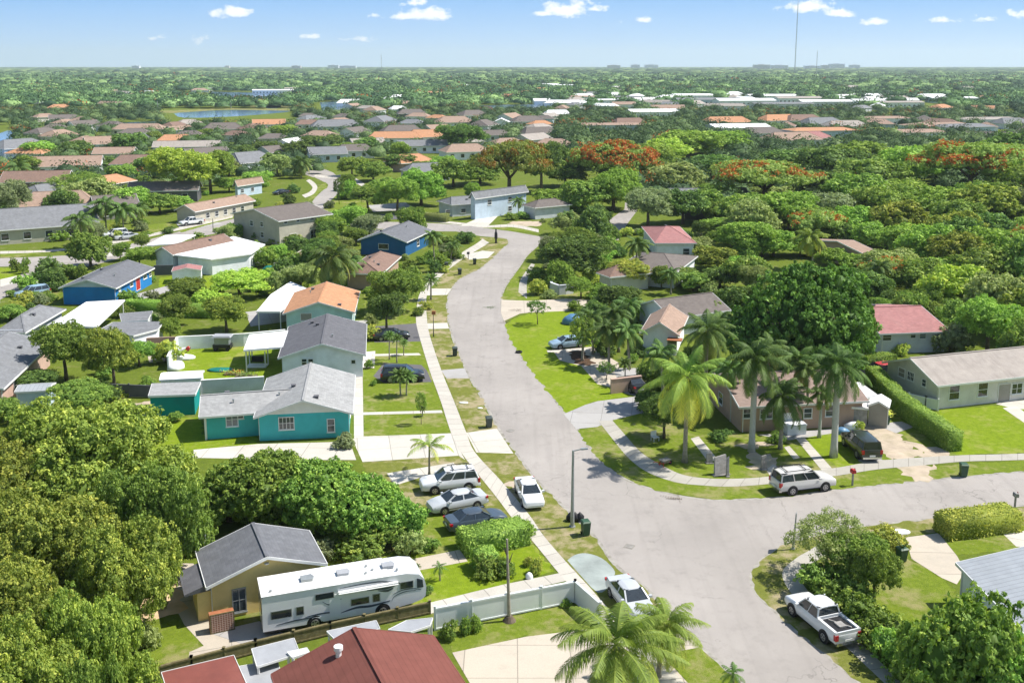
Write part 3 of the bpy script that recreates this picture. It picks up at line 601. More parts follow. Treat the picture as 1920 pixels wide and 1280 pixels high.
        for k in range(vents):
            sx_ = rnd.choice((-1, 1)); x = sx_ * rnd.uniform(.18, .6) * W; y = rnd.uniform(r0 + 1, r1 - 1) if r1 - r0 > 2.4 else 0
            z = zr - abs(x) * sl; v = MB()
            if k % 2: v.cyl((x, y, z - .1), .07, .42, 10); v.cyl((x, y, z + .3), .12, .07, 10)
            else: v.box(x - .2, x + .2, y - .2, y + .2, z - .1, z + .2); v.box(x - .24, x + .24, y - .24, y + .24, z + .2, z + .24)
            v.build('vent', 'metal_g' if k % 2 else 'r_dark', s.roof)
        s.gable(gable)
        if s.c.y < 175 and walls:
            for sx_ in (-1, 1):
                dp = MB(); dp.box(sx_ * (wx + .03) - .04, sx_ * (wx + .03) + .04, -wy + .1, -wy + .18, 0, zw - .12); dp.build('downpipe', trim, s.o)
    def gable(s, g):
        if not g: return
        m = MB(); y = -s.wy - .025; z0 = s.zw - .02; m.add([(-s.wx, y, z0), (s.wx, y, z0), (0, y, s.zr - .12), (-s.wx, y + .02, z0), (s.wx, y + .02, z0), (0, y + .02, s.zr - .12)], [(0, 1, 2), (5, 4, 3), (0, 3, 4, 1), (1, 4, 5, 2), (2, 5, 3, 0)])
        m.build('gable_panel', g, s.o)
    def face(s, f):
        return {'front': ((0, -s.wy, 0), (1, 0, 0), (0, -1, 0)), 'back': ((0, s.wy, 0), (-1, 0, 0), (0, 1, 0)), 'left': ((-s.wx, 0, 0), (0, -1, 0), (-1, 0, 0)), 'right': ((s.wx, 0, 0), (0, 1, 0), (1, 0, 0))}[f]
    def win(s, f, pos, sill, w, h, style='sash', frame='trim', pane='pane', name=None):
        o, ax, n = s.face(f); o = Vector(o) + Vector(ax) * pos + Vector((0, 0, sill + h / 2))
        return opening(name or ('door' if style == 'door' else 'window'), s.o, o, ax, (0, 0, 1), n, w, h, style, frame, pane)
    def winpx(s, f, x0, y0, x1, y1, **k):
        """put an opening where the photograph shows it on this wall"""
        o, ax, n = s.face(f); rot = Vector((math.cos(s.rz), math.sin(s.rz), 0)), Vector((-math.sin(s.rz), math.cos(s.rz), 0))
        W3 = lambda v: s.c + rot[0] * v[0] + rot[1] * v[1] + Vector((0, 0, v[2])); D3 = lambda v: rot[0] * v[0] + rot[1] * v[1]
        O, A_, N = W3(o), D3(ax), D3(n); r = []
        for px, py in ((x0, y0), (x1, y1)):
            d = Vector(ray(px, py)); c0 = Vector((0, 0, CAM_H)); t = (O - c0).dot(N) / d.dot(N); q = c0 + d * t; r.append(((q - O).dot(A_), q.z))
        (a0, z1), (a1, z0) = r; a0, a1 = min(a0, a1), max(a0, a1); z0, z1 = min(z0, z1), max(z0, z1)
        lim = s.wx if f in ('front', 'back') else s.wy; w = max(.4, a1 - a0); c = max(-lim + w / 2 + .15, min(lim - w / 2 - .15, (a0 + a1) / 2)); h = max(.4, z1 - z0)
        z0 = max(.1 if k.get('style') != 'door' else .02, min(z0, s.zw - h - .1))
        return s.win(f, c, z0, w, h, **k)
def flat_roof(name, label, cat, pts, z, mat, walls=None, posts=True, th=.14, wall_h=None, land=None, top=None):
    """a flat-roofed thing given by the photo corners of its roof; posts or walls below"""
    q = [P(x, y, z) for x, y in pts]; c = sum(q, Vector()) / len(q); c.z = 0; o = thing(name, label, cat, c)
    l = [(p.x - c.x, p.y - c.y) for p in q]
    a = sum(l[i][0] * l[(i + 1) % len(l)][1] - l[(i + 1) % len(l)][0] * l[i][1] for i in range(len(l)))
    if a < 0: l = l[::-1]
    m = MB(); m.prism(l, z - th, z); ro = m.build('roof', mat, o)
    m = MB(); n = len(l)
    for i in range(n):
        a_, b_ = Vector(l[i]), Vector(l[(i + 1) % n]); d = (b_ - a_).normalized(); nn_ = Vector((d.y, -d.x)) * .03
        m.hexa([(a_.x, a_.y, z - th - .05), (b_.x, b_.y, z - th - .05), (b_.x + nn_.x, b_.y + nn_.y, z - th - .05), (a_.x + nn_.x, a_.y + nn_.y, z - th - .05)], [(a_.x, a_.y, z + .03), (b_.x, b_.y, z + .03), (b_.x + nn_.x, b_.y + nn_.y, z + .03), (a_.x + nn_.x, a_.y + nn_.y, z + .03)])
    m.build('fascia', 'trim', ro)
    if walls:
        m = MB(); k = .94; m.prism([(x * k, y * k) for x, y in l], 0, z - th - .002); m.build('wall', walls, o)
    elif posts:
        for x, y in l:
            m = MB(); m.box(x * .93 - .06, x * .93 + .06, y * .93 - .06, y * .93 + .06, 0, z - th - .002); m.build('post', 'trim', o)
    FOOT.append((c.x, c.y, max(Vector(p).length for p in l) * .8));
    if land: LAND.append((c.x, c.y, land))
    o['_'] = 0; del o['_']; return o, l
# --- left row, near to far
h = House('bungalow', 'turquoise bungalow with light grey gable roof and white gable panel', 'house', (568, 750), (583, 680), (475, 783), 4.0, 2.5, 'w_turq', 'r_light', gable='trim', vents=3, land='turquoise bungalow')
h.winpx('front', 523, 783, 551, 803, style='grid'); h.winpx('front', 614, 786, 627, 808, frame='trim'); h.win('right', -2, .9, 1.2, 1.2); h.win('right', 2, 0, .95, 2.05, style='door', pane='white')
T = h.o
# its lower wing to the left
wa, wb = P(376, 741, 3.5), P(548, 729, 3.5)
h2 = House('bungalow_wing', 'w', 'wing', wa, wb, None, 3.5, 2.45, 'w_turq', 'r_light', px=False, hw=3.3, vents=2)
for kx in ('label', 'category'): del h2.o[kx]
loc = h2.o.location - T.location; ca, sa = math.cos(-T.rotation_euler.z), math.sin(-T.rotation_euler.z)
h2.winpx('right', 424, 775, 446, 797, style='pair', frame='w_white', pane='pane_b'); h2.winpx('right', 446, 775, 456, 783, style='sash')
pp = MB(); pp.box(h2.wx + .02, h2.wx + .12, -h2.wy - .02, -h2.wy + .1, 0, 2.4); pp.build('downpipe', 'trim', h2.o)
h2.o.name = 'wing'; h2.o.parent = T; h2.o.location = (loc.x * ca - loc.y * sa, loc.x * sa + loc.y * ca, 0); h2.o.rotation_euler = (0, 0, h2.rz - h.rz)
# flatten: the wing's pieces become parts of the house itself
def absorb(sub, root):
    bpy.context.view_layer.update(); mw = {c: c.matrix_world.copy() for c in kids(sub)}; bpy.context.view_layer.update()
    inv = root.matrix_world.inverted()
    for c in kids(sub):
        c.parent = root; c.matrix_parent_inverse.identity(); c.matrix_basis = inv @ mw[c]
    bpy.data.objects.remove(sub)
absorb(h2.o, T)
shed, l = flat_roof('garden_shed', 'teal garden shed with a light grey lean-to roof beside the turquoise bungalow', 'shed', [(285, 719), (376, 716), (366, 739), (278, 742)], 2.2, 'r_light', walls='w_turq2')
h = House('bungalow', 'white bungalow with charcoal shingle roof and flat patio cover', 'house', (603, 644), (614, 588), (521, 671), 4.2, 2.7, 'w_white', 'r_dark', vents=3, land='white bungalow with the charcoal roof')
h.winpx('front', 566, 673, 575, 684, style='sash', pane='glass'); h.winpx('front', 578, 673, 587, 684, style='sash', pane='glass'); h.winpx('front', 659, 676, 666, 681, style='plain', pane='glass')
h.win('right', -1, 0, .95, 2.05, style='door', pane='white'); h.win('right', -4, .9, 1.3, 1.1)
flat_roof('patio_cover', 'flat white patio cover on posts over the green back lawn', 'patio cover', [(468, 627), (560, 618), (544, 649), (457, 656)], 2.75, 'r_white')
h = House('bungalow', 'pale aqua bungalow with orange shingle gable roof', 'house', (597, 566), (613, 528), (530, 588), 4.2, 2.7, 'w_aqua', 'r_orange', vents=3, land='orange-roofed bungalow')
h.winpx('front', 564, 588, 584, 600, style='plain', pane='w_taupe'); h.win('right', 0, .9, 1.2, 1.2); h.win('right', -3, 0, .95, 2.05, style='door', pane='white')
flat_roof('carport', 'white flat-roofed carport against the orange-roofed bungalow', 'carport', [(481, 584), (525, 584), (576, 541), (545, 528), (508, 552)], 2.7, 'r_white')
h = House('bungalow', 'yellow bungalow with dark slate-grey gable roof next to the motorhome', 'house', (501, 1043), (474, 980), (386, 1100), 3.9, 2.6, 'w_yellow', 'r_slate', vents=0, land='yellow bungalow', oh=.4)
h.winpx('front', 436, 1106, 461, 1142, style='pair', frame='metal_g'); h.win('left', -1, 1, 1.2, 1.1); 
m = MB(); x = -h.hw; m.hexa([(x - 1.3, -h.wy + .1, 2.0), (x + .35, -h.wy + .1, 2.1), (x + .35, -h.wy + 3.4, 2.1), (x - 1.3, -h.wy + 3.4, 2.0)], [(x - 1.3, -h.wy + .1, 2.1), (x + .35, -h.wy + .1, 2.6), (x + .35, -h.wy + 3.4, 2.6), (x - 1.3, -h.wy + 3.4, 2.1)]); m.build('awning_roof', 'r_dark', h.o)
m = MB(); m.box(-h.wx - .9, -h.wx - .02, -h.wy + .3, -h.wy + 3.2, 0, 2.02); m.build('wall', 'w_yellow', h.o)
m = MB(); m.cyl((0, -h.wy - .06, 3.25), .16, .06, 12); m.build('light_fixture', 'trim', h.o)
YH = h
h = House('house', 'bungalow with a wide ribbed red roof and white vent at the bottom edge', 'house', (742, 1322), (664, 1176), (507, 1259), 4.4, 2.8, 'w_cream', 'r_red', vents=0, land='ribbed red roof', trim='r_redm')
m = MB(); x = -1.3; z = 4.4 - 1.3 * (1.6 / h.hw); m.cyl((x, 2.2, z - .1), .16, .5, 12); m.cyl((x, 2.2, z + .36), .25, .2, 12); m.build('vent', 'white', h.roof)
rr, l = flat_roof('outbuilding', 'low outbuilding with a flat brick-red roof beside the ribbed red roof', 'shed', [(303, 1260), (438, 1228), (470, 1300), (330, 1345)], 2.6, 'r_redm', walls='w_cream')
YD = P(401, 1183); 
# --- left, further back
h = House('bungalow', 'bright blue bungalow with grey gable roof and red door', 'house', (162, 524), (240, 487), (220, 539), 3.9, 2.6, 'w_blue', 'r_slate', vents=3, gable='w_lblue', land='bright blue bungalow')
h.winpx('right', 243, 527, 249, 535, pane='glass'); h.winpx('right', 268, 514, 275, 520, pane='glass'); h.winpx('right', 254, 522, 263, 541, style='door', pane='red'); h.winpx('right', 286, 507, 290, 513, pane='glass'); h.winpx('right', 222, 540, 227, 556, style='door', pane='white')
h = House('bungalow', 'wide grey hip-roofed bungalow below the bright blue one', 'house', (16, 603), (96, 560), (146, 566), 4.0, 2.6, 'w_grey', 'r_mid', hip=3.5, vents=3)
flat_roof('patio_cover', 'large white flat roof joined to the grey hip-roofed bungalow', 'patio roof', [(96, 609), (162, 566), (234, 562), (180, 613)], 2.8, 'r_white', land='large white flat roof')
flat_roof('outbuilding', 'low shed with grey flat roof behind the white flat roof', 'shed', [(224, 588), (286, 583), (277, 600), (228, 603)], 2.3, 'r_mid', walls='w_grey')
o_, l = flat_roof('outbuilding', 'flat-roofed white annex with a brick panel above the brown wall', 'shed', [(181, 621), (212, 604), (307, 603), (296, 617), (250, 629)], 2.4, 'r_mid', walls='w_white')
h = House('bungalow', 'pink bungalow with a grey gable roof at the photo edge', 'house', (-95, 706), (14, 621), (102, 639), 4.2, 2.7, 'w_pink', 'r_mid', vents=1)
h.win('right', -4, .9, 1.2, 1.1)
m = House('metal_shed', 'small blue-grey metal shed with curved roof beside the pink bungalow', 'shed', (34, 722), (98, 719), (40, 734), 2.1, 1.8, 'w_lblue', 'r_metal', vents=0, oh=.1)
m = House('garden_shed', 'white garden shed in the corner of the walled back lawn', 'shed', (302, 700), (380, 696), (300, 712), 2.2, 1.9, 'w_white', 'r_white', vents=0, oh=.12)
h = House('house', 'big two-storey grey-brown house with a dark gable roof', 'house', (477, 379), (549, 364), (522, 415), 6.6, 4.9, 'w_beige', 'r_umber', E2=(432, 400), vents=0, land='two-storey grey-brown house')
for a in ((532, 407, 538, 412), (555, 402, 561, 407), (581, 396, 588, 401)): h.winpx('right', *a, pane='glass')
h.win('right', 2, .3, 1.6, 1.9, style='pair', pane='glass'); h.win('right', -3, .8, 1.4, 1.1, pane='glass'); h.win('front', -1.5, 3, 1, 1); h.win('front', 2, 1, 1, 1); h.win('front', 2, 3.2, .9, .9)
h = House('bungalow', 'long brown-roofed bungalow joined to a white flat roof', 'house', (303, 463), (420, 438), (328, 477), 4.1, 2.9, 'w_white', 'r_brown', vents=1, land='long brown and white roof')
o_, l = flat_roof('house_extension', 'long white flat-roofed extension with small dark windows', 'extension', [(327, 478), (438, 443), (497, 458), (470, 476), (395, 486)], 2.9, 'r_white', walls='w_white')
flat_roof('carport', 'white flat carport roof behind the long brown roof', 'carport', [(275, 460), (310, 441), (367, 440), (330, 457)], 2.6, 'r_white')
m = House('garden_shed', 'white garden shed with pink gable roof on the bright lawn', 'shed', (349, 502), (352, 494), (324, 503), 2.6, 2.1, 'w_white', 'r_pink', vents=0, oh=.12)
h = House('house', 'deep blue house with a dark grey gable roof and black window', 'house', (716, 435), (767, 414), (670, 450), 4.5, 2.8, 'w_dblue', 'r_slate', vents=2, land='deep blue house')
h.winpx('front', 710, 457, 728, 467, style='plain', pane='glass'); h.win('right', 0, .9, 1.2, 1.2)
h = House('bungalow', 'small bungalow with dusty brown hip roof before the deep blue house', 'house', (680, 498), (720, 466), (752, 481), 3.9, 2.6, 'w_brown', 'r_brown', hip=2.5, vents=3)
h = House('bungalow', 'long tan-roofed bungalow with stone front across the upper street', 'house', (345, 384), (460, 364), (388, 383), 4.2, 2.8, 'w_beige', 'r_tan', vents=2, land='long tan roof')
for k in range(5): h.win('right', -6 + 3 * k, .8, 1.1, 1.1, pane='glass')
h = House('bungalow', 'light blue bungalow with pink gable roof behind the long tan roof', 'house', (440, 338), (490, 331), (428, 352), 4.6, 3.0, 'w_lblue', 'r_tan', vents=0)
h.win('right', -3, 1, 1.1, 1); h.win('right', 1, 1, 1.1, 1)
# the white-blue house at the far side of the crossing
h = House('house', 'two-storey pale blue house with a grey gable roof at the crossing', 'house', (884, 360), (985, 347), (925, 365), 6.4, 4.9, 'w_lblue', 'r_mid', vents=1, land='two-storey pale blue house')
h.win('right', -4, 3, 1.2, 1.1); h.win('right', 3, 3, 1.2, 1.1); h.win('right', 3, .8, 1.2, 1.1)
h = House('bungalow', 'low pale grey bungalow in front of the two-storey pale blue house', 'house', (832, 370), (893, 366), (822, 386), 4.2, 2.9, 'w_grey', 'r_mid', vents=2, hip=2)
for k in (-5, -1, 3): h.win('right', k, .9, 1.1, .8, pane='glass')
h = House('bungalow', 'bungalow with sprawling grey hip roof right of the pale blue house', 'house', (990, 376), (1060, 370), (985, 384), 4.2, 2.8, 'w_grey', 'r_umber', hip=3, vents=0)
# --- right
h = House('bungalow', 'white bungalow with a bright pink-red hip roof', 'house', (1215, 424), (1290, 424), (1250, 456), 4.6, 3.0, 'w_white', 'r_pink', hip=3.5, vents=1, land='pink-red hip roof')
h.win('right', 2, .8, 1.1, 1.1)
h = House('bungalow', 'sprawling dull brown roof below the pink-red hip roof', 'house', (1180, 470), (1290, 478), (1320, 515), 4.2, 2.7, 'w_white', 'r_umber', hip=4, vents=0, land='sprawling brown roof')
h = House('bungalow', 'bungalow wing with reddish-brown hip roof and white wall behind the flowering tree', 'house', (1130, 500), (1210, 492), (1105, 512), 3.9, 2.6, 'w_cream', 'r_brown', hip=2.5, vents=0)
h = House('bungalow', 'bungalow with plain grey gable roof left of the big dark round tree', 'house', (1225, 562), (1335, 548), (1358, 583), 4.2, 2.6, 'w_white', 'r_umber', vents=0, land='plain grey roof')
h = House('bungalow', 'white-gabled bungalow with orange-tan roof behind the palm cluster', 'house', (1237, 604), (1256, 570), (1200, 622), 4.2, 2.7, 'w_white', 'r_tan', vents=0, land='white-gabled bungalow')
h.win('front', 1.5, .9, 1.1, 1.1); m = MB(); m.box(1, h.wx + .8, -h.wy - 1.4, -h.wy - .02, 2.2, 2.3); m.build('awning', 'terra', h.o)
h = House('duplex', 'long tan-roofed brown duplex behind the row of royal palms', 'duplex', (1352, 702), (1585, 692), (1325, 766), 4.3, 2.7, 'w_brown', 'r_dusk', vents=2, land='brown duplex')
h.winpx('right', 1376, 768, 1391, 783); h.winpx('right', 1426, 767, 1447, 783, style='pair'); h.winpx('right', 1470, 775, 1485, 798, style='door', pane='white'); h.winpx('right', 1508, 766, 1521, 782); h.winpx('right', 1549, 760, 1561, 779)
h.win('front', -1, .9, 1.1, 1.1)
m = MB(); a0 = -h.wy + (1437 - 1325) / (1603 - 1325) * 2 * h.wy; m.box(h.wx + .02, h.wx + 1.5, a0 - .9, a0 + 1.0, 0, .95); m.box(h.wx + .02, h.wx + 1.55, a0 - .95, a0 + 1.05, .95, 1.02); m.build('porch_wall', 'w_white', h.o)
o_, l = flat_roof('tool_shed', 'grey board shed with white roof and red ornament beside the duplex', 'shed', [(1588, 762), (1600, 750), (1630, 752), (1628, 765)], 2.0, 'r_white', walls='wood_g')
m = House('tool_shed', 'brown shed with arched white roof between duplex and hedge', 'shed', (1648, 752), (1652, 738), (1628, 758), 2.7, 2.2, 'w_taupe', 'r_white', vents=0, oh=.12)
flat_roof('lean_to', 'white corrugated lean-to roof between the duplex and the sheds', 'lean-to', [(1575, 722), (1612, 716), (1645, 740), (1600, 748)], 2.4, 'r_white')
h = House('bungalow', 'long pale grey bungalow with a weathered stone-coloured gable roof', 'house', (1706, 671), (2010, 641), (1762, 723), 4.4, 2.7, 'w_warm', 'r_weather', vents=0, land='long pale grey bungalow')
h.winpx('right', 1781, 724, 1797, 747, frame='trim', pane='glass'); h.winpx('right', 1835, 719, 1850, 741, pane='glass'); h.winpx('right', 1873, 722, 1892, 752, style='door', pane='w_taupe'); h.winpx('right', 1898, 720, 1915, 736, style='pair', pane='glass')
h.winpx('front', 1686, 687, 1696, 707, style='sash', pane='w_taupe'); h.winpx('front', 1703, 695, 1713, 714, style='grid'); h.winpx('front', 1730, 710, 1736, 725, style='sash')
h = House('bungalow', 'pale bungalow with a plain rose-red roof behind the big dark round tree', 'house', (1600, 577), (1727, 573), (1645, 626), 4.2, 2.7, 'w_grey', 'r_pink', vents=1, land='rose-red roof')
h.winpx('right', 1645, 627, 1660, 638, pane='glass'); h.winpx('right', 1708, 623, 1716, 633, pane='glass'); h.winpx('right', 1725, 624, 1735, 634, pane='pane_b')
# bottom right: house with a corrugated metal roof
e1, e2 = P(1792, 1054, 2.7), P(1914, 1180, 2.7); d_ = (e2 - e1).normalized(); n_ = Vector((-d_.y, d_.x, 0)); e2 = e2 + d_ * 6; A, B_ = e1 + n_ * 5.6, e2 + n_ * 5.6; A.z = B_.z = 4.0
FOOT_BR = 1
h = House('house', 'white house with a low corrugated blue-grey metal roof in the corner', 'house', A, B_, e1, 4.0, 2.7, 'w_white', 'r_metal', px=False, vents=0, oh=.3, land='corrugated metal roof')
# far right behind trees
h = House('bungalow', 'pale roof half hidden in the trees on the right', 'house', (1560, 404), (1720, 396), (1590, 420), 4.2, 2.8, 'w_grey', 'r_weather', hip=3, vents=0, land='half-hidden pale roof')
h = House('bungalow', 'bungalow with an orange-brown roof peeping between palm and bushes', 'house', (1570, 452), (1600, 450), (1575, 490), 4.2, 2.8, 'w_pink', 'r_tan', vents=0)
h = House('bungalow', 'low grey roof with skylit ridge under the flame tree', 'house', (1255, 368), (1300, 366), (1262, 374), 4.2, 2.8, 'w_white', 'r_umber', hip=2, vents=0)
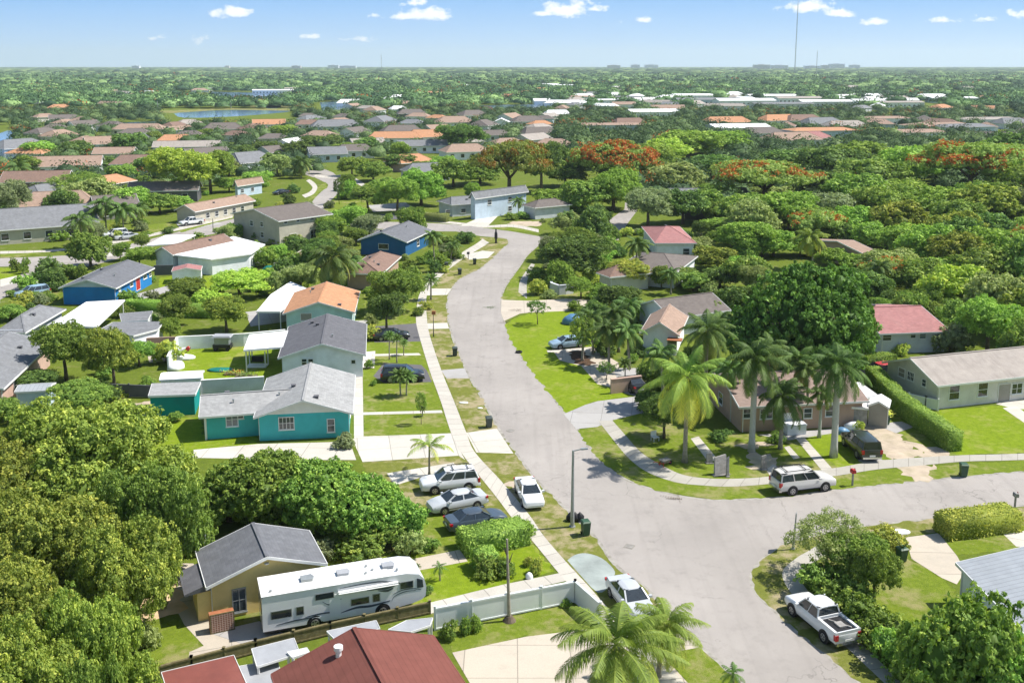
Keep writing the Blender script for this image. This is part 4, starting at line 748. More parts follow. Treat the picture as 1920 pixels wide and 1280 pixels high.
# the far houses: cx, base row, width m, length m, heading, roof, wall, hip, words
FAR = [(72, 262, 15, 11, 20, 'r_umber', 'w_cream', 4, 'brown hip roof near the lagoon'), (100, 268, 17, 12, 10, 'r_tan', 'w_cream', 4, 'pale tan hip roof left of the red blossom tree'), (20, 292, 22, 14, 30, 'r_mid', 'w_grey', 5, 'broad grey roof at the left edge'),
       (190, 284, 18, 13, 60, 'r_tan', 'w_lblue', 0, 'salmon gable roof with blue-grey front'), (150, 280, 13, 10, 0, 'r_tan', 'w_cream', 3, 'small cream hip roof beside the salmon gable'), (255, 254, 26, 12, 85, 'r_tan', 'w_cream', 4, 'long low peach roof before the lagoon'), (320, 250, 15, 12, 20, 'r_brown', 'w_white', 4, 'brown hip roof over white walls near the lake'),
       (322, 280, 17, 13, 75, 'r_orange', 'w_white', 4, 'warm tan hip roof with dark garage door'), (345, 290, 26, 10, 80, 'r_weather', 'w_grey', 0, 'flat stone-coloured roof below the warm tan one'), (267, 272, 10, 10, 15, 'r_mid', 'w_grey', 3, 'small slate hip roof between two tan ones'),
       (412, 254, 20, 14, 70, 'r_umber', 'w_cream', 4, 'dark brown hip roof by the palm trees'), (455, 322, 14, 16, 40, 'r_mid', 'w_grey', 3, 'grey gable roof above the pink one'), (105, 330, 24, 13, 75, 'r_tan', 'w_white', 0, 'tan roof with long white wall'), (55, 362, 18, 12, 80, 'r_brown', 'w_purple', 0, 'brown roof over dark porch'),
       (252, 325, 18, 12, 80, 'r_brown', 'w_lblue', 3, 'reddish-brown roof beside the lime tree'), (88, 412, 18, 13, 70, 'r_tan', 'w_white', 4, 'peach hip roof among shrubs'), (50, 455, 20, 15, 60, 'r_mid', 'w_beige', 0, 'grey roof on beige house by the left street'), (95, 440, 10, 13, 50, 'r_umber', 'w_beige', 0, 'short umber roof beside the beige house'),
       (200, 412, 10, 10, 60, 'r_umber', 'w_taupe', 0, 'taupe garage behind the palms'), (195, 365, 12, 9, 20, 'r_orange', 'w_cream', 3, 'small orange-brown roof deep in the trees'), (300, 380, 18, 9, 80, 'r_umber', 'w_dgrey', 0, 'dark carport roof beside the long tan roof'), (70, 385, 12, 9, 20, 'r_mid', 'w_aqua', 3, 'small grey-green hip roof in the trees'),
       (470, 254, 14, 12, 30, 'r_brown', 'w_cream', 4, 'brown roof beside the lagoon shore'), (500, 244, 18, 12, 75, 'r_orange', 'w_white', 0, 'rust roof with white gable'), (540, 258, 13, 12, 10, 'r_umber', 'w_cream', 3, 'dull brown roof right of the rust one'), (540, 285, 15, 10, 15, 'r_white', 'w_white', 0, 'white roofed house behind the street bend'),
       (575, 244, 14, 11, 80, 'r_brown', 'w_white', 3, 'brown roof before the row of white houses'), (625, 248, 26, 15, 75, 'r_mid', 'w_lblue', 4, 'large pale blue-grey house with white gable'), (608, 305, 14, 11, 70, 'r_mid', 'w_lblue', 0, 'pale blue two-window house at the street bend'), (660, 298, 15, 10, 70, 'r_umber', 'w_grey', 3, 'grey-brown roof right of the street bend'),
       (655, 200, 24, 14, 80, 'r_white', 'w_white', 4, 'white roof in the far woods'), (700, 215, 16, 12, 20, 'r_tan', 'w_white', 3, 'peach and white roof in the far woods'), (745, 213, 13, 11, 70, 'r_white', 'w_lblue', 3, 'pale blue gable in the far woods'), (770, 222, 20, 13, 75, 'r_umber', 'w_dgrey', 4, 'very dark hip roof far back'),
       (712, 238, 20, 14, 20, 'r_mid', 'w_white', 4, 'grey hip roof with white dormers'), (750, 262, 22, 16, 75, 'r_umber', 'w_grey', 5, 'grey-brown hip roof above the orange roof'), (738, 272, 24, 12, 82, 'r_orange', 'w_white', 3, 'vivid orange roof left of the terracotta one'), (798, 270, 20, 14, 75, 'r_orange', 'w_white', 4, 'terracotta hip roof with white walls'), (790, 288, 20, 10, 80, 'r_mid', 'w_white', 0, 'white and grey porch below the terracotta roof'),
       (850, 240, 22, 15, 75, 'r_tan', 'w_white', 5, 'rosy hip roof at the centre of the houses'), (885, 225, 20, 14, 60, 'r_umber', 'w_white', 5, 'grey-tan hip roof right of the rosy one'), (905, 246, 18, 13, 20, 'r_umber', 'w_grey', 4, 'stone-brown hip roof below the grey-tan one'), (955, 232, 18, 14, 25, 'r_tan', 'w_white', 0, 'white gabled house with green door'), (990, 238, 20, 14, 75, 'r_umber', 'w_grey', 5, 'grey hip roof behind the shrub row'),
       (940, 240, 10, 11, 0, 'r_white', 'w_white', 0, 'narrow white gable far back'), (1045, 223, 18, 12, 80, 'r_white', 'w_white', 3, 'long white roof left of the dark tree pair'), (1055, 212, 14, 12, 20, 'r_tan', 'w_white', 3, 'cream and rose roof far back'), (1145, 250, 36, 12, 82, 'r_tan', 'w_lblue', 3, 'long rose-grey roof behind the flame tree'), (1180, 241, 20, 12, 70, 'r_brown', 'w_white', 3, 'muted red roof ahead of the arcade'),
       (1225, 222, 34, 20, 80, 'r_white', 'w_white', 0, 'big white arcaded building'), (1020, 196, 20, 10, 80, 'r_white', 'w_white', 0, 'small white building by the lagoon'), (1090, 190, 44, 14, 84, 'r_tan', 'w_white', 0, 'long pinkish school building far back'), (1130, 197, 30, 12, 82, 'r_white', 'w_white', 0, 'white hall right of the school'), (1170, 203, 20, 10, 80, 'r_tan', 'w_white', 0, 'rosy low building behind the arcade'),
       (1010, 172, 24, 10, 84, 'r_orange', 'w_lblue', 0, 'tiny orange roof on the skyline'), (1030, 163, 40, 12, 84, 'r_white', 'w_white', 0, 'long white roof under the skyline'), (1060, 165, 50, 12, 84, 'r_white', 'w_white', 0, 'white roof band right of the orange one'), (1365, 240, 28, 14, 75, 'r_orange', 'w_white', 4, 'orange-red roof behind the white villa'), (1390, 256, 30, 20, 80, 'r_white', 'w_white', 0, 'white villa with rows of windows'),
       (1430, 262, 22, 12, 75, 'r_umber', 'w_grey', 4, 'grey hip roof right below the white villa'), (1465, 236, 26, 15, 70, 'r_orange', 'w_white', 5, 'terracotta roof with a long ridge'), (1510, 236, 24, 15, 75, 'r_brown', 'w_white', 5, 'rose roof right of the terracotta ridge'), (1545, 242, 24, 14, 70, 'r_mid', 'w_lblue', 4, 'light grey roof with pale blue walls'), (1545, 262, 34, 15, 78, 'r_orange', 'w_lblue', 5, 'wide orange-red roof over pale blue walls'),
       (1490, 276, 26, 14, 75, 'r_tan', 'w_grey', 5, 'rose-tan hip roof half in trees'), (1525, 272, 18, 12, 70, 'r_pink', 'w_grey', 4, 'small red-orange roof beside the rose-tan one'), (1590, 248, 24, 13, 75, 'r_weather', 'w_grey', 4, 'stone-grey roof over shaded walls'), (1665, 236, 30, 14, 80, 'r_tan', 'w_white', 5, 'pale pink roof far right'), (1715, 266, 34, 15, 78, 'r_tan', 'w_white', 5, 'cream and pink hip roof above the lime trees'),
       (1770, 252, 36, 18, 75, 'r_tan', 'w_lblue', 5, 'big pink-grey roof with blue-white walls'), (1815, 254, 30, 16, 70, 'r_mid', 'w_lblue', 4, 'light grey roof right of the pink-grey one'), (1860, 238, 36, 14, 80, 'r_weather', 'w_white', 4, 'long pale roof at the far right'), (1905, 242, 20, 13, 75, 'r_mid', 'w_white', 4, 'grey roof at the very edge'), (1790, 193, 46, 16, 82, 'r_white', 'w_aqua', 0, 'long white hall with aqua wall'),
       (1300, 187, 42, 20, 86, 'r_white', 'w_white', 0, 'long white warehouse farthest west'), (1330, 196, 60, 20, 84, 'r_mid', 'w_lblue', 0, 'pale blue warehouse'), (1400, 198, 52, 22, 84, 'r_white', 'w_white', 0, 'longest white warehouse'), (1450, 188, 50, 20, 86, 'r_white', 'w_white', 0, 'white warehouse behind the longest'), (1500, 193, 44, 20, 84, 'r_weather', 'w_white', 0, 'stone-white warehouse'),
       (1470, 205, 50, 16, 84, 'r_mid', 'w_grey', 0, 'grey warehouse'), (1550, 200, 46, 18, 84, 'r_white', 'w_grey', 0, 'white warehouse with dark trees before it'), (1580, 190, 24, 16, 80, 'r_white', 'w_white', 0, 'small white warehouse'), (1630, 198, 30, 16, 80, 'r_white', 'w_white', 0, 'white hall right of the warehouses'), (1690, 202, 40, 14, 84, 'r_weather', 'w_white', 0, 'low pale hall at the end of the warehouses'),
       (240, 152, 60, 24, 84, 'r_white', 'w_cream', 0, 'pale block with pink walls on the far left'), (140, 163, 30, 14, 80, 'r_white', 'w_white', 0, 'tiny white roof far left'), (210, 162, 40, 16, 84, 'r_white', 'w_white', 0, 'white roof pair far left'), (230, 168, 30, 14, 84, 'r_white', 'w_white', 0, 'second white roof below the pair'), (285, 143, 50, 16, 84, 'r_tan', 'w_white', 0, 'pinkish roof near the skyline'),
       (35, 161, 30, 14, 80, 'r_pink', 'w_white', 0, 'small red and white roof far left'), (430, 153, 60, 20, 80, 'r_tan', 'w_white', 0, 'rose roof cluster near the lagoon'), (510, 176, 50, 14, 84, 'r_white', 'w_white', 0, 'white roof on the lagoon shore'), (560, 172, 40, 14, 84, 'r_weather', 'w_grey', 0, 'pale low roof above the shore'), (620, 158, 40, 18, 80, 'r_orange', 'w_white', 0, 'orange-red roof in the far woods'),
       (20, 405 - 0, 10, 8, 30, 'r_pink', 'w_pink', 2, 'small pink roof at the left edge'), (870, 300, 18, 12, 70, 'r_tan', 'w_white', 4, 'tan roof in front of the dark round tree'), (765, 322, 14, 11, 50, 'r_orange', 'w_brown', 3, 'rusty roof between garden trees'), (795, 340, 14, 10, 70, 'r_mid', 'w_grey', 3, 'grey hip roof between garden trees'), (1010, 262, 18, 12, 70, 'r_umber', 'w_grey', 3, 'grey roof in front of the long rose-grey one'),
       (925, 266, 16, 10, 75, 'r_umber', 'w_grey', 3, 'dim grey roof behind the flame trees'), (1330, 392, 20, 8, 86, 'r_mid', 'w_dgrey', 0, 'dark flat-roofed building under the flame tree')]
FH = {}
rnd = random.Random(5)
for (cx, by, Wd, Ln, hd, rf, wl, hip, words) in FAR:
    c = P(cx, by); a = R_(hd); u = Vector((math.sin(a), math.cos(a), 0)); 
    Ll, Ww = max(Wd, Ln), min(Wd, Ln)
    u = Vector((math.sin(a), math.cos(a), 0)); c = c + Vector((0, Ww / 2, 0))
    big = Wd > 28; ze = 3.0 if not big else 4.2; zr = ze + Ww * (.22 if not big else .08)
    A, B = c - u * Ll / 2, c + u * Ll / 2; A.z = B.z = zr
    w0 = words.split(' ')[0]
    hh = House('house' if not big or hip else 'hall', ('distant house, ' if not big or hip else 'distant building, ') + words, 'house' if not big or hip else 'building', A, B, None, zr, ze, wl, rf, px=False, hw=Ww / 2, hip=min(hip, Ww * .42), vents=0, group='distant houses beyond the near streets', land=words if by > 215 else None)
    if by > 215 or big:
        for k in range(int(Ll // 4)):
            hh.win('right', -hh.wy + 2 + 4 * k, .9, 1.3, 1.3, style='plain', pane='glass', name='window')

rnd = random.Random(21); EXTRA = []
RW = {'r_tan': 'tan', 'r_umber': 'grey-brown', 'r_brown': 'brown', 'r_mid': 'grey', 'r_weather': 'stone-coloured', 'r_white': 'white', 'r_orange': 'orange', 'r_pink': 'red'}
LK = [(300, 180, 570, 240), (180, 222, 320, 244), (880, 190, 1030, 212), (590, 185, 660, 218), (-200, 225, 50, 320)]
for (px0, px1, py0, py1, n_, w0, w1, rfs) in ((-60, 1040, 226, 305, 38, 12, 17, ['r_tan', 'r_umber', 'r_brown', 'r_mid', 'r_tan', 'r_orange', 'r_weather', 'r_umber']), (1380, 1960, 232, 268, 14, 14, 22, ['r_tan', 'r_umber', 'r_orange', 'r_mid', 'r_brown']), (60, 1900, 148, 212, 95, 12, 30, ['r_white', 'r_white', 'r_weather', 'r_tan', 'r_mid', 'r_orange']), (1050, 1750, 184, 206, 22, 20, 50, ['r_white', 'r_mid', 'r_weather', 'r_white'])):
    k = 0; tries = 0
    while k < n_ and tries < 3000:
        tries += 1; px, py = rnd.uniform(px0, px1), rnd.uniform(py0, py1)
        if any(a <= px <= c and b <= py <= d for a, b, c, d in LK): continue
        c = P(px, py); Wd = rnd.uniform(w0, w1); Ln = min(Wd * .7, rnd.uniform(9, 13))
        if any((c.x - a) ** 2 + ((c.y - b) / 1.6) ** 2 < (r + Wd * .55 + 2) ** 2 for a, b, r in FOOT): continue
        rf = rnd.choice(rfs); hd = R_(rnd.choice((65, 82, 100, 50, 20, 40, 120))); u = Vector((math.sin(hd), math.cos(hd), 0)); ze = 3.0; zr = ze + Ln * .21; A_, B2 = c - u * Wd / 2, c + u * Wd / 2; A_.z = B2.z = zr
        hh = House('house', None, 'house', A_, B2, None, zr, ze, rnd.choice(('w_white', 'w_cream', 'w_grey', 'w_lblue', 'w_white')), rf, px=False, hw=Ln / 2, hip=rnd.choice((0, Ln * .42, Ln * .42)), vents=0, group='distant houses beyond the near streets'); hh.o['category'] = 'house'
        EXTRA.append((hh.o, c.x, c.y, RW[rf])); k += 1
# ================================================================ vegetation
M['lf_mango'] = leaf('leaf_mango', (.040, .068, .004), (.106, .138, .006), (.245, .255, .016))
M['lf_fresh'] = leaf('leaf_fresh', (.05, .10, .005), (.105, .175, .008), (.20, .28, .02))
M['lf_lime'] = leaf('leaf_lime', (.085, .135, .004), (.165, .235, .006), (.29, .34, .012))
M['lf_mid'] = leaf('leaf_mid', (.036, .072, .006), (.085, .135, .009), (.185, .235, .02))
M['lf_dark'] = leaf('leaf_dark', (.024, .050, .008), (.052, .094, .012), (.14, .20, .022))
M['lf_giant'] = leaf('leaf_giant', (.020, .050, .004), (.050, .108, .007), (.125, .215, .025))
M['lf_sea'] = leaf('leaf_seagrape', (.034, .075, .005), (.082, .146, .008), (.21, .27, .02))
M['lf_olive'] = leaf('leaf_olive', (.075, .10, .022), (.125, .155, .035), (.20, .22, .06))
M['lf_yel'] = leaf('leaf_yellow', (.12, .14, .01), (.25, .24, .015), (.42, .34, .02))
M['lf_grey'] = leaf('leaf_greygreen', (.065, .085, .035), (.115, .14, .055), (.18, .20, .09))
M['lf_flame'] = leaf('leaf_flame', (.065, .10, .012), (.12, .165, .02), (.20, .23, .04), flower=(.50, .14, .035))
M['lf_flame2'] = leaf('leaf_flame_faded', (.065, .10, .012), (.12, .155, .02), (.20, .22, .04), flower=(.28, .15, .03))
M['lf_croton'] = leaf('leaf_croton', (.07, .12, .01), (.2, .22, .015), (.4, .3, .02), flower=(.55, .09, .02))
M['lf_frond'] = leaf('leaf_frond', (.025, .055, .009), (.06, .098, .014), (.20, .19, .035))
M['lf_frondy'] = leaf('leaf_frond_yellow', (.04, .085, .006), (.12, .165, .010), (.36, .27, .015))
M['lf_frondd'] = leaf('leaf_frond_dark', (.018, .042, .006), (.044, .080, .011), (.135, .16, .03))
M['hedge'] = leaf('leaf_hedge', (.05, .095, .006), (.105, .160, .010), (.20, .26, .02), tr=.25)
M['hedge_y'] = leaf('leaf_hedge_yellow', (.07, .11, .006), (.18, .20, .010), (.38, .31, .02), tr=.25)
M['far'] = leaf('leaf_far_woods', (.040, .078, .014), (.075, .128, .022), (.13, .19, .035), tr=.15)

def mesh_np(name, V, F, mats, tint=None, flower=None, mi=None):
    """V (n,3), F (m,4) quads"""
    me = bpy.data.meshes.new(name); n, m = len(V), len(F)
    me.vertices.add(n); me.vertices.foreach_set('co', np.asarray(V, np.float32).ravel())
    me.loops.add(m * 4); me.loops.foreach_set('vertex_index', np.asarray(F, np.int32).ravel())
    me.polygons.add(m); me.polygons.foreach_set('loop_start', np.arange(0, m * 4, 4, dtype=np.int32))
    try: me.polygons.foreach_set('loop_total', np.full(m, 4, np.int32))
    except Exception: pass
    for x in mats: me.materials.append(M[x])
    if mi is not None: me.polygons.foreach_set('material_index', np.asarray(mi, np.int32))
    me.update(calc_edges=True)
    for nm, a in (('tint', tint), ('flower', flower)):
        if a is not None:
            t = me.attributes.new(nm, 'FLOAT', 'FACE'); t.data.foreach_set('value', np.asarray(a, np.float32))
    return me
def unit(a): return a / np.maximum(np.linalg.norm(a, axis=1, keepdims=True), 1e-9)
def leaves_at(rng, C, N, size, asp=1.0, jit=.7, up=.3):
    """kite-shaped leaf faces at points C facing roughly N"""
    n = len(C); nr = unit(N + rng.normal(0, jit, (n, 3)) + np.array([0, 0, up]))
    t = unit(np.cross(nr, rng.normal(0, 1, (n, 3)))); b = np.cross(nr, t)
    s = size * .82 * rng.uniform(.6, 1.35, (n, 1))
    V = np.stack([C - t * s, C - b * s * asp * .5 + nr * s * .06, C + t * s * .85, C + b * s * asp * .5 + nr * s * .06], 1).reshape(-1, 3)
    return V, np.arange(n * 4).reshape(n, 4)
def crown_np(seed, lobes, nclump, per, leaf_s, clump_r, low=-.3, flower=0.0, core=.72, flat=.6, jit=.7):
    rng = np.random.default_rng(seed); lobes = np.array(lobes, float)   # x y z rx ry rz
    area = (lobes[:, 3] * lobes[:, 4] + lobes[:, 3] * lobes[:, 5]) ; pr = area / area.sum()
    k = rng.choice(len(lobes), nclump * 3, p=pr); d = unit(rng.normal(0, 1, (len(k), 3))); keep = d[:, 2] > low - rng.uniform(0, .25, len(k)); k, d = k[keep], d[keep]
    L = lobes[k]; rr = 1 + rng.normal(0, .08, (len(k), 1)) - .22 * rng.random((len(k), 1)) ** 2 + .16 * (rng.random((len(k), 1)) < .1)
    c = L[:, :3] + d * L[:, 3:] * (rr + rng.normal(0, .05, (len(k), 1)))
    q = np.ones(len(c), bool)
    for i, l in enumerate(lobes):
        e = (((c - l[:3]) / (l[3:] * .86)) ** 2).sum(1) < 1; q &= ~(e & (k != i))
    c, d, k = c[q][:nclump], d[q][:nclump], k[q][:nclump]; n = len(c)
    N = unit(d / lobes[k][:, 3:] * lobes[k][:, 3:].mean(1, keepdims=True))
    idx = np.repeat(np.arange(n), per); off = rng.normal(0, 1, (n * per, 3)); NN = N[idx]; cr = clump_r * rng.uniform(.7, 1.3, (n, 1))[idx]
    od = unit(off + NN * .55 + np.array([0, 0, .25])); off = od * cr * (.25 + .75 * rng.random((n * per, 1)) ** .5) * np.array([1, 1, flat + .15])
    # clump surface bulges: leaves further out lie lower
    C = c[idx] + off
    V, F = leaves_at(rng, C, NN * .2 + od * .95, leaf_s, jit=jit)
    tn = np.clip(.45 + rng.normal(0, .16, n)[idx] + rng.normal(0, .14, n * per), 0, 1)
    fl = np.zeros(n * per)
    if flower:
        lh = rng.random(len(lobes)) < (.68 if flower < 1 else .95); pt = np.sin(c[:, 0] * 1.1 + seed) + np.sin(c[:, 1] * 1.3 + seed * 2); hot = lh[k] & (pt > -.7) & (rng.random(n) < flower * 2.3 * np.clip(N[:, 2] + .1, 0, 1)); fl = (hot[idx] & (rng.random(n * per) < .72)).astype(float)
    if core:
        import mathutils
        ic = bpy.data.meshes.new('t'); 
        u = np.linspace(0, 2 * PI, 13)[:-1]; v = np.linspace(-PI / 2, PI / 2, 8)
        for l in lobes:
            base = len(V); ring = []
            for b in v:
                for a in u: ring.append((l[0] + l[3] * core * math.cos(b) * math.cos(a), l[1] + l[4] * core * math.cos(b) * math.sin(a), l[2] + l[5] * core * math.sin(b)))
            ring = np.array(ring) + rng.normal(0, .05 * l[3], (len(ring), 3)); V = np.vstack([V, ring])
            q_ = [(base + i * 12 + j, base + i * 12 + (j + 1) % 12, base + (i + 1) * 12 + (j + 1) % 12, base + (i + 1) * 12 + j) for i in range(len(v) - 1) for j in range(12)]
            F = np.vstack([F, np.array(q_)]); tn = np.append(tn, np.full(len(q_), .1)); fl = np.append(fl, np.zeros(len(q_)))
        bpy.data.meshes.remove(ic)
    return V, F, tn, fl
def lobes_round(rng, R, zc, rz, n=7, r=.5, spread=.55, flat=1.0, zt=.42):
    out = [(0, 0, zc - rz * .1, R * .66, R * .66, rz * .8)]
    for i in range(n):
        a = 2 * PI * i / n + rng.uniform(-.5, .5); rr = R * r * rng.uniform(.55, 1.15); q = (R - rr) * rng.uniform(.72, 1.15)
        out.append((math.cos(a) * q, math.sin(a) * q, zc + rz * rng.uniform(-.6, zt), rr * rng.uniform(.85, 1.2), rr, min(rr, rz) * rng.uniform(.6, .95) * flat))
    for i in range(max(2, n // 2)):
        a = rng.uniform(0, 2 * PI); rr = R * r * rng.uniform(.55, .95); q = R * .55 * rng.random()
        out.append((math.cos(a) * q, math.sin(a) * q, zc + rz * rng.uniform(.3, .62), rr, rr, min(rr * .8, rz * .4)))
    return out
def trunk_mesh(name, rng, h, r, spread, zc, n=5, mat='bark', sub=True):
    m = MB(); lean = rng.uniform(-.3, .3), rng.uniform(-.3, .3); fk = h * .45
    m.tube([(0, 0, -.1), (lean[0] * .2, lean[1] * .2, fk * .5), (lean[0], lean[1], fk)], [r * 1.35, r, r * .82], 9)
    for i in range(n):
        a = 2 * PI * i / n + rng.uniform(-.3, .3); q = spread * rng.uniform(.55, .9); z = zc + rng.uniform(-.5, 1.0)
        p1 = (lean[0] + math.cos(a) * q * .4, lean[1] + math.sin(a) * q * .4, fk + (z - fk) * .55); p2 = (math.cos(a) * q, math.sin(a) * q, z)
        m.tube([(lean[0], lean[1], fk * .94), p1, p2], [r * .55, r * .38, r * .14], 6)
        if sub:
            b = a + rng.choice((-.7, .7)); m.tube([p1, (p1[0] + math.cos(b) * q * .5, p1[1] + math.sin(b) * q * .5, z + .5)], [r * .28, r * .08], 5)
    me = bpy.data.meshes.new(name); me.from_pydata(m.v, [], m.f); me.materials.append(M[mat]); me.polygons.foreach_set('use_smooth', [True] * len(m.f)); me.update(); return me
PROTO = {}
def proto(kind, R, H, zc, rz, nc, per, ls, cr, mat, n=7, seed=0, tr=.22, variants=3, **k):
    lst = []
    for v in range(variants):
        rng = random.Random(seed * 31 + v * 7 + 1); lo = lobes_round(rng, R, zc, rz, n, k.get('r', .48), flat=k.get('fl', 1.0), zt=k.get('zt', .42))
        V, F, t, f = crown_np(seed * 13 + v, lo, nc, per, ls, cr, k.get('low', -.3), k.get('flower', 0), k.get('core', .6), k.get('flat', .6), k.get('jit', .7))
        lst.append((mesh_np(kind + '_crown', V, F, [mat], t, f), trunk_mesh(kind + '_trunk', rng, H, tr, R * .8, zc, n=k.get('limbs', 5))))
    PROTO[kind] = (lst, R, H)
#      kind    R    H   zc  rz  clumps per leaf clump_r material
proto('grand', 7.5, 9.5, 5.2, 4.1, 1700, 26, .2, .5, 'lf_mango', n=13, seed=1, tr=.42, variants=2, low=-.45, jit=.6, r=.36, flat=.6)
proto('giant', 7.5, 10, 5.4, 4.6, 2000, 18, .24, .36, 'lf_giant', n=14, seed=17, tr=.45, variants=2, low=-.55, jit=.6, r=.36, zt=-.05)
proto('bigleaf', 5.0, 8.0, 4.4, 3.5, 1000, 18, .24, .34, 'lf_sea', n=8, seed=2, tr=.3, variants=2, low=-.5, jit=.55)
proto('round', 5.0, 8.5, 5.2, 3.2, 720, 20, .2, .46, 'lf_mid', n=10, seed=3, tr=.28, variants=3, r=.4, jit=.85)
proto('airy', 4.2, 7.5, 4.8, 2.6, 420, 26, .14, .48, 'lf_olive', n=7, seed=4, tr=.18, variants=2, core=0, r=.42)
proto('flame', 8.0, 9.0, 6.6, 2.3, 900, 20, .26, .6, 'lf_flame', n=9, seed=5, tr=.4, variants=2, flower=.40, fl=.6, low=-.1)
proto('shrub', 5.0, 7.0, 3.1, 3.3, 950, 20, .22, .36, 'lf_sea', n=12, seed=23, tr=.25, variants=3, low=-.5, jit=.6, r=.38)
proto('flamedome', 8.0, 9.0, 5.6, 3.3, 1300, 22, .27, .6, 'lf_flame', n=11, seed=6, tr=.4, variants=1, flower=1.3, low=-.2, zt=.1)
proto('small', 2.0, 3.6, 2.5, 1.3, 150, 18, .13, .28, 'lf_mid', n=5, seed=6, tr=.08, variants=2, core=0)
proto('bush', 1.5, 2.0, .9, .95, 170, 16, .12, .2, 'lf_fresh', n=5, seed=7, tr=.05, variants=2, low=-.5)
proto('woods', 5.5, 9.0, 5.0, 3.6, 400, 14, .36, .68, 'lf_mid', n=11, r=.38, seed=8, tr=.3, variants=4, core=.62, low=-.45)
proto('flamewoods', 7.0, 9.0, 6.2, 2.6, 260, 18, .42, .9, 'lf_flame', n=8, seed=9, tr=.3, variants=2, core=.8, flower=.42, fl=.7)
def add_tree(kind, loc, R, H, mat=None, name='tree', label=None, cat='tree', rz=0, v=0, group=None, parts=True):
    lst, R0, H0 = PROTO[kind]; cm, tm = lst[v % len(lst)]
    if parts:
        o = thing(name, label, cat, loc, rz, group)
        c = bpy.data.objects.new('crown', cm); t = bpy.data.objects.new('trunk', tm)
        for x in (c, t): COL.objects.link(x); x.parent = o; x.scale = (R / R0, R / R0, H / H0)
        if kind == 'bush': c.name = 'foliage'; t.name = 'stem'
    else:
        o = bpy.data.objects.new(name, cm); COL.objects.link(o); c = o; o.location = loc; o.rotation_euler = (0, 0, rz); o.scale = (R / R0, R / R0, H / H0); tag(o, label, cat, group)
    if mat:
        c.material_slots[0].link = 'OBJECT'; c.material_slots[0].material = M[mat]
    return o
TREES = []
COLW = {'lf_mango': 'yellow-green', 'lf_fresh': 'fresh green', 'lf_lime': 'lime green', 'lf_mid': 'mid green', 'lf_dark': 'dark green', 'lf_sea': 'glossy green', 'lf_olive': 'olive green', 'lf_yel': 'yellow', 'lf_grey': 'grey-green', 'lf_flame': 'orange-flowered', 'lf_croton': 'red-leaved'}
def tree(kind, cx, base, top, hw, mat, name='tree', label=None, cat='tree', group=None, v=None, z0=0, parts=True):
    """a tree from the photo: column, ground row, top row of the crown, half width in photo pixels"""
    p = P(cx, base); s = FPX / (p.y / math.cos(PITCH)) * .985; R = hw / s; H = max(.6, zat(cx, top, p.y + R * .25))
    rz = (cx * 7 + base * 3) % 628 / 100; v = int(cx + base) if v is None else v
    o = add_tree(kind, (p.x, p.y, z0), R, H, mat, name, label, cat, rz, v, group, parts); TREES.append((o, p.x, p.y, R, mat, kind)); FOOT.append((p.x, p.y, R * .55)); return o
# the big trees the photo tells apart
tree('grand', 185, 985, 748, 165, 'lf_mango', label='broad yellow-green tree topping the big clump by the photo edge', v=0)
tree('grand', 40, 1030, 810, 125, 'lf_mango', label='yellow-green tree at the edge of the photo below the metal shed', v=1)
tree('grand', 300, 1085, 850, 100, 'lf_mid', label='darker green tree closing the big clump on its right', v=1)
tree('grand', 105, 1165, 925, 145, 'lf_mango', label='wide tree in the middle of the big clump at the left', v=0)
tree('grand', 235, 1215, 985, 112, 'lf_mango', label='yellow-green tree leaning toward the sandy back yard', v=0)
tree('grand', 50, 1330, 1050, 140, 'lf_mango', label='yellow-green tree at the left edge level with the yellow bungalow', v=1)
tree('grand', 190, 1390, 1110, 105, 'lf_mango', label='yellow-green tree beside the small lawn and olive fence', v=0)
tree('grand', 40, 1500, 1190, 150, 'lf_mango', label='dark tree in the bottom left corner of the photo', v=0)
tree('grand', 175, 1500, 1215, 70, 'lf_mid', label='small-crowned tree at the bottom beside the olive fence', v=1)
for a in ((430, 985, 850, 75, 'dense green bush-tree at the left end of the row below the turquoise bungalow'), (520, 990, 832, 80, 'tallest bush-tree in the row below the turquoise bungalow'), (610, 1005, 845, 80, 'bush-tree with reddish tips right of the tallest in the row'), (690, 1015, 880, 72, 'low spreading bush-tree in the row before the parked sedans'), (748, 1012, 915, 48, 'last rounded bush-tree of the row beside the dark sedan')):
    tree('shrub', a[0], a[1] - 8, a[2], a[3] * 1.18, 'lf_sea', name='tree', label=a[4], cat='tree', group='bush-trees in a row below the turquoise bungalow')
tree('bigleaf', 1797, 1385, 1098, 120, 'lf_sea', label='big glossy-leaved tree in the bottom right corner', v=1)
tree('bigleaf', 1895, 1440, 1200, 95, 'lf_sea', label='lower glossy-leaved tree at the bottom right corner edge', v=0)
tree('airy', 1548, 1082, 952, 74, 'lf_olive', label='airy grey-olive tree leaning over the street corner sign')
tree('round', 1592, 1100, 992, 64, 'lf_mid', label='airy green tree behind the corner tree')
tree('round', 1638, 1138, 1016, 50, 'lf_mid', label='small green tree with a visible forked trunk near the white pickup')
tree('bush', 1665, 1035, 985, 40, 'hedge_y', name='bush', cat='bush', label='yellow-green bush beside the beige garden path')
for i, a in enumerate(((1545, 1112, 1040, 58), (1582, 1144, 1072, 58), (1618, 1178, 1105, 54), (1650, 1212, 1140, 52), (1682, 1250, 1170, 54), (1716, 1290, 1200, 56))):
    tree('bush', *a, 'lf_mid' if i % 2 else 'lf_sea', name='bush', cat='bush', group='hedge bushes along the lower right street', label=('first', 'second', 'third', 'fourth', 'fifth', 'sixth')[i] + ' bush from the corner in the hedge beside the white pickup')
tree('giant', 1490, 712, 480, 136, 'lf_giant', label='big dark round tree behind the royal palms', v=0); LAND.append((*P(1492, 700)[:2], 'big dark round tree'))
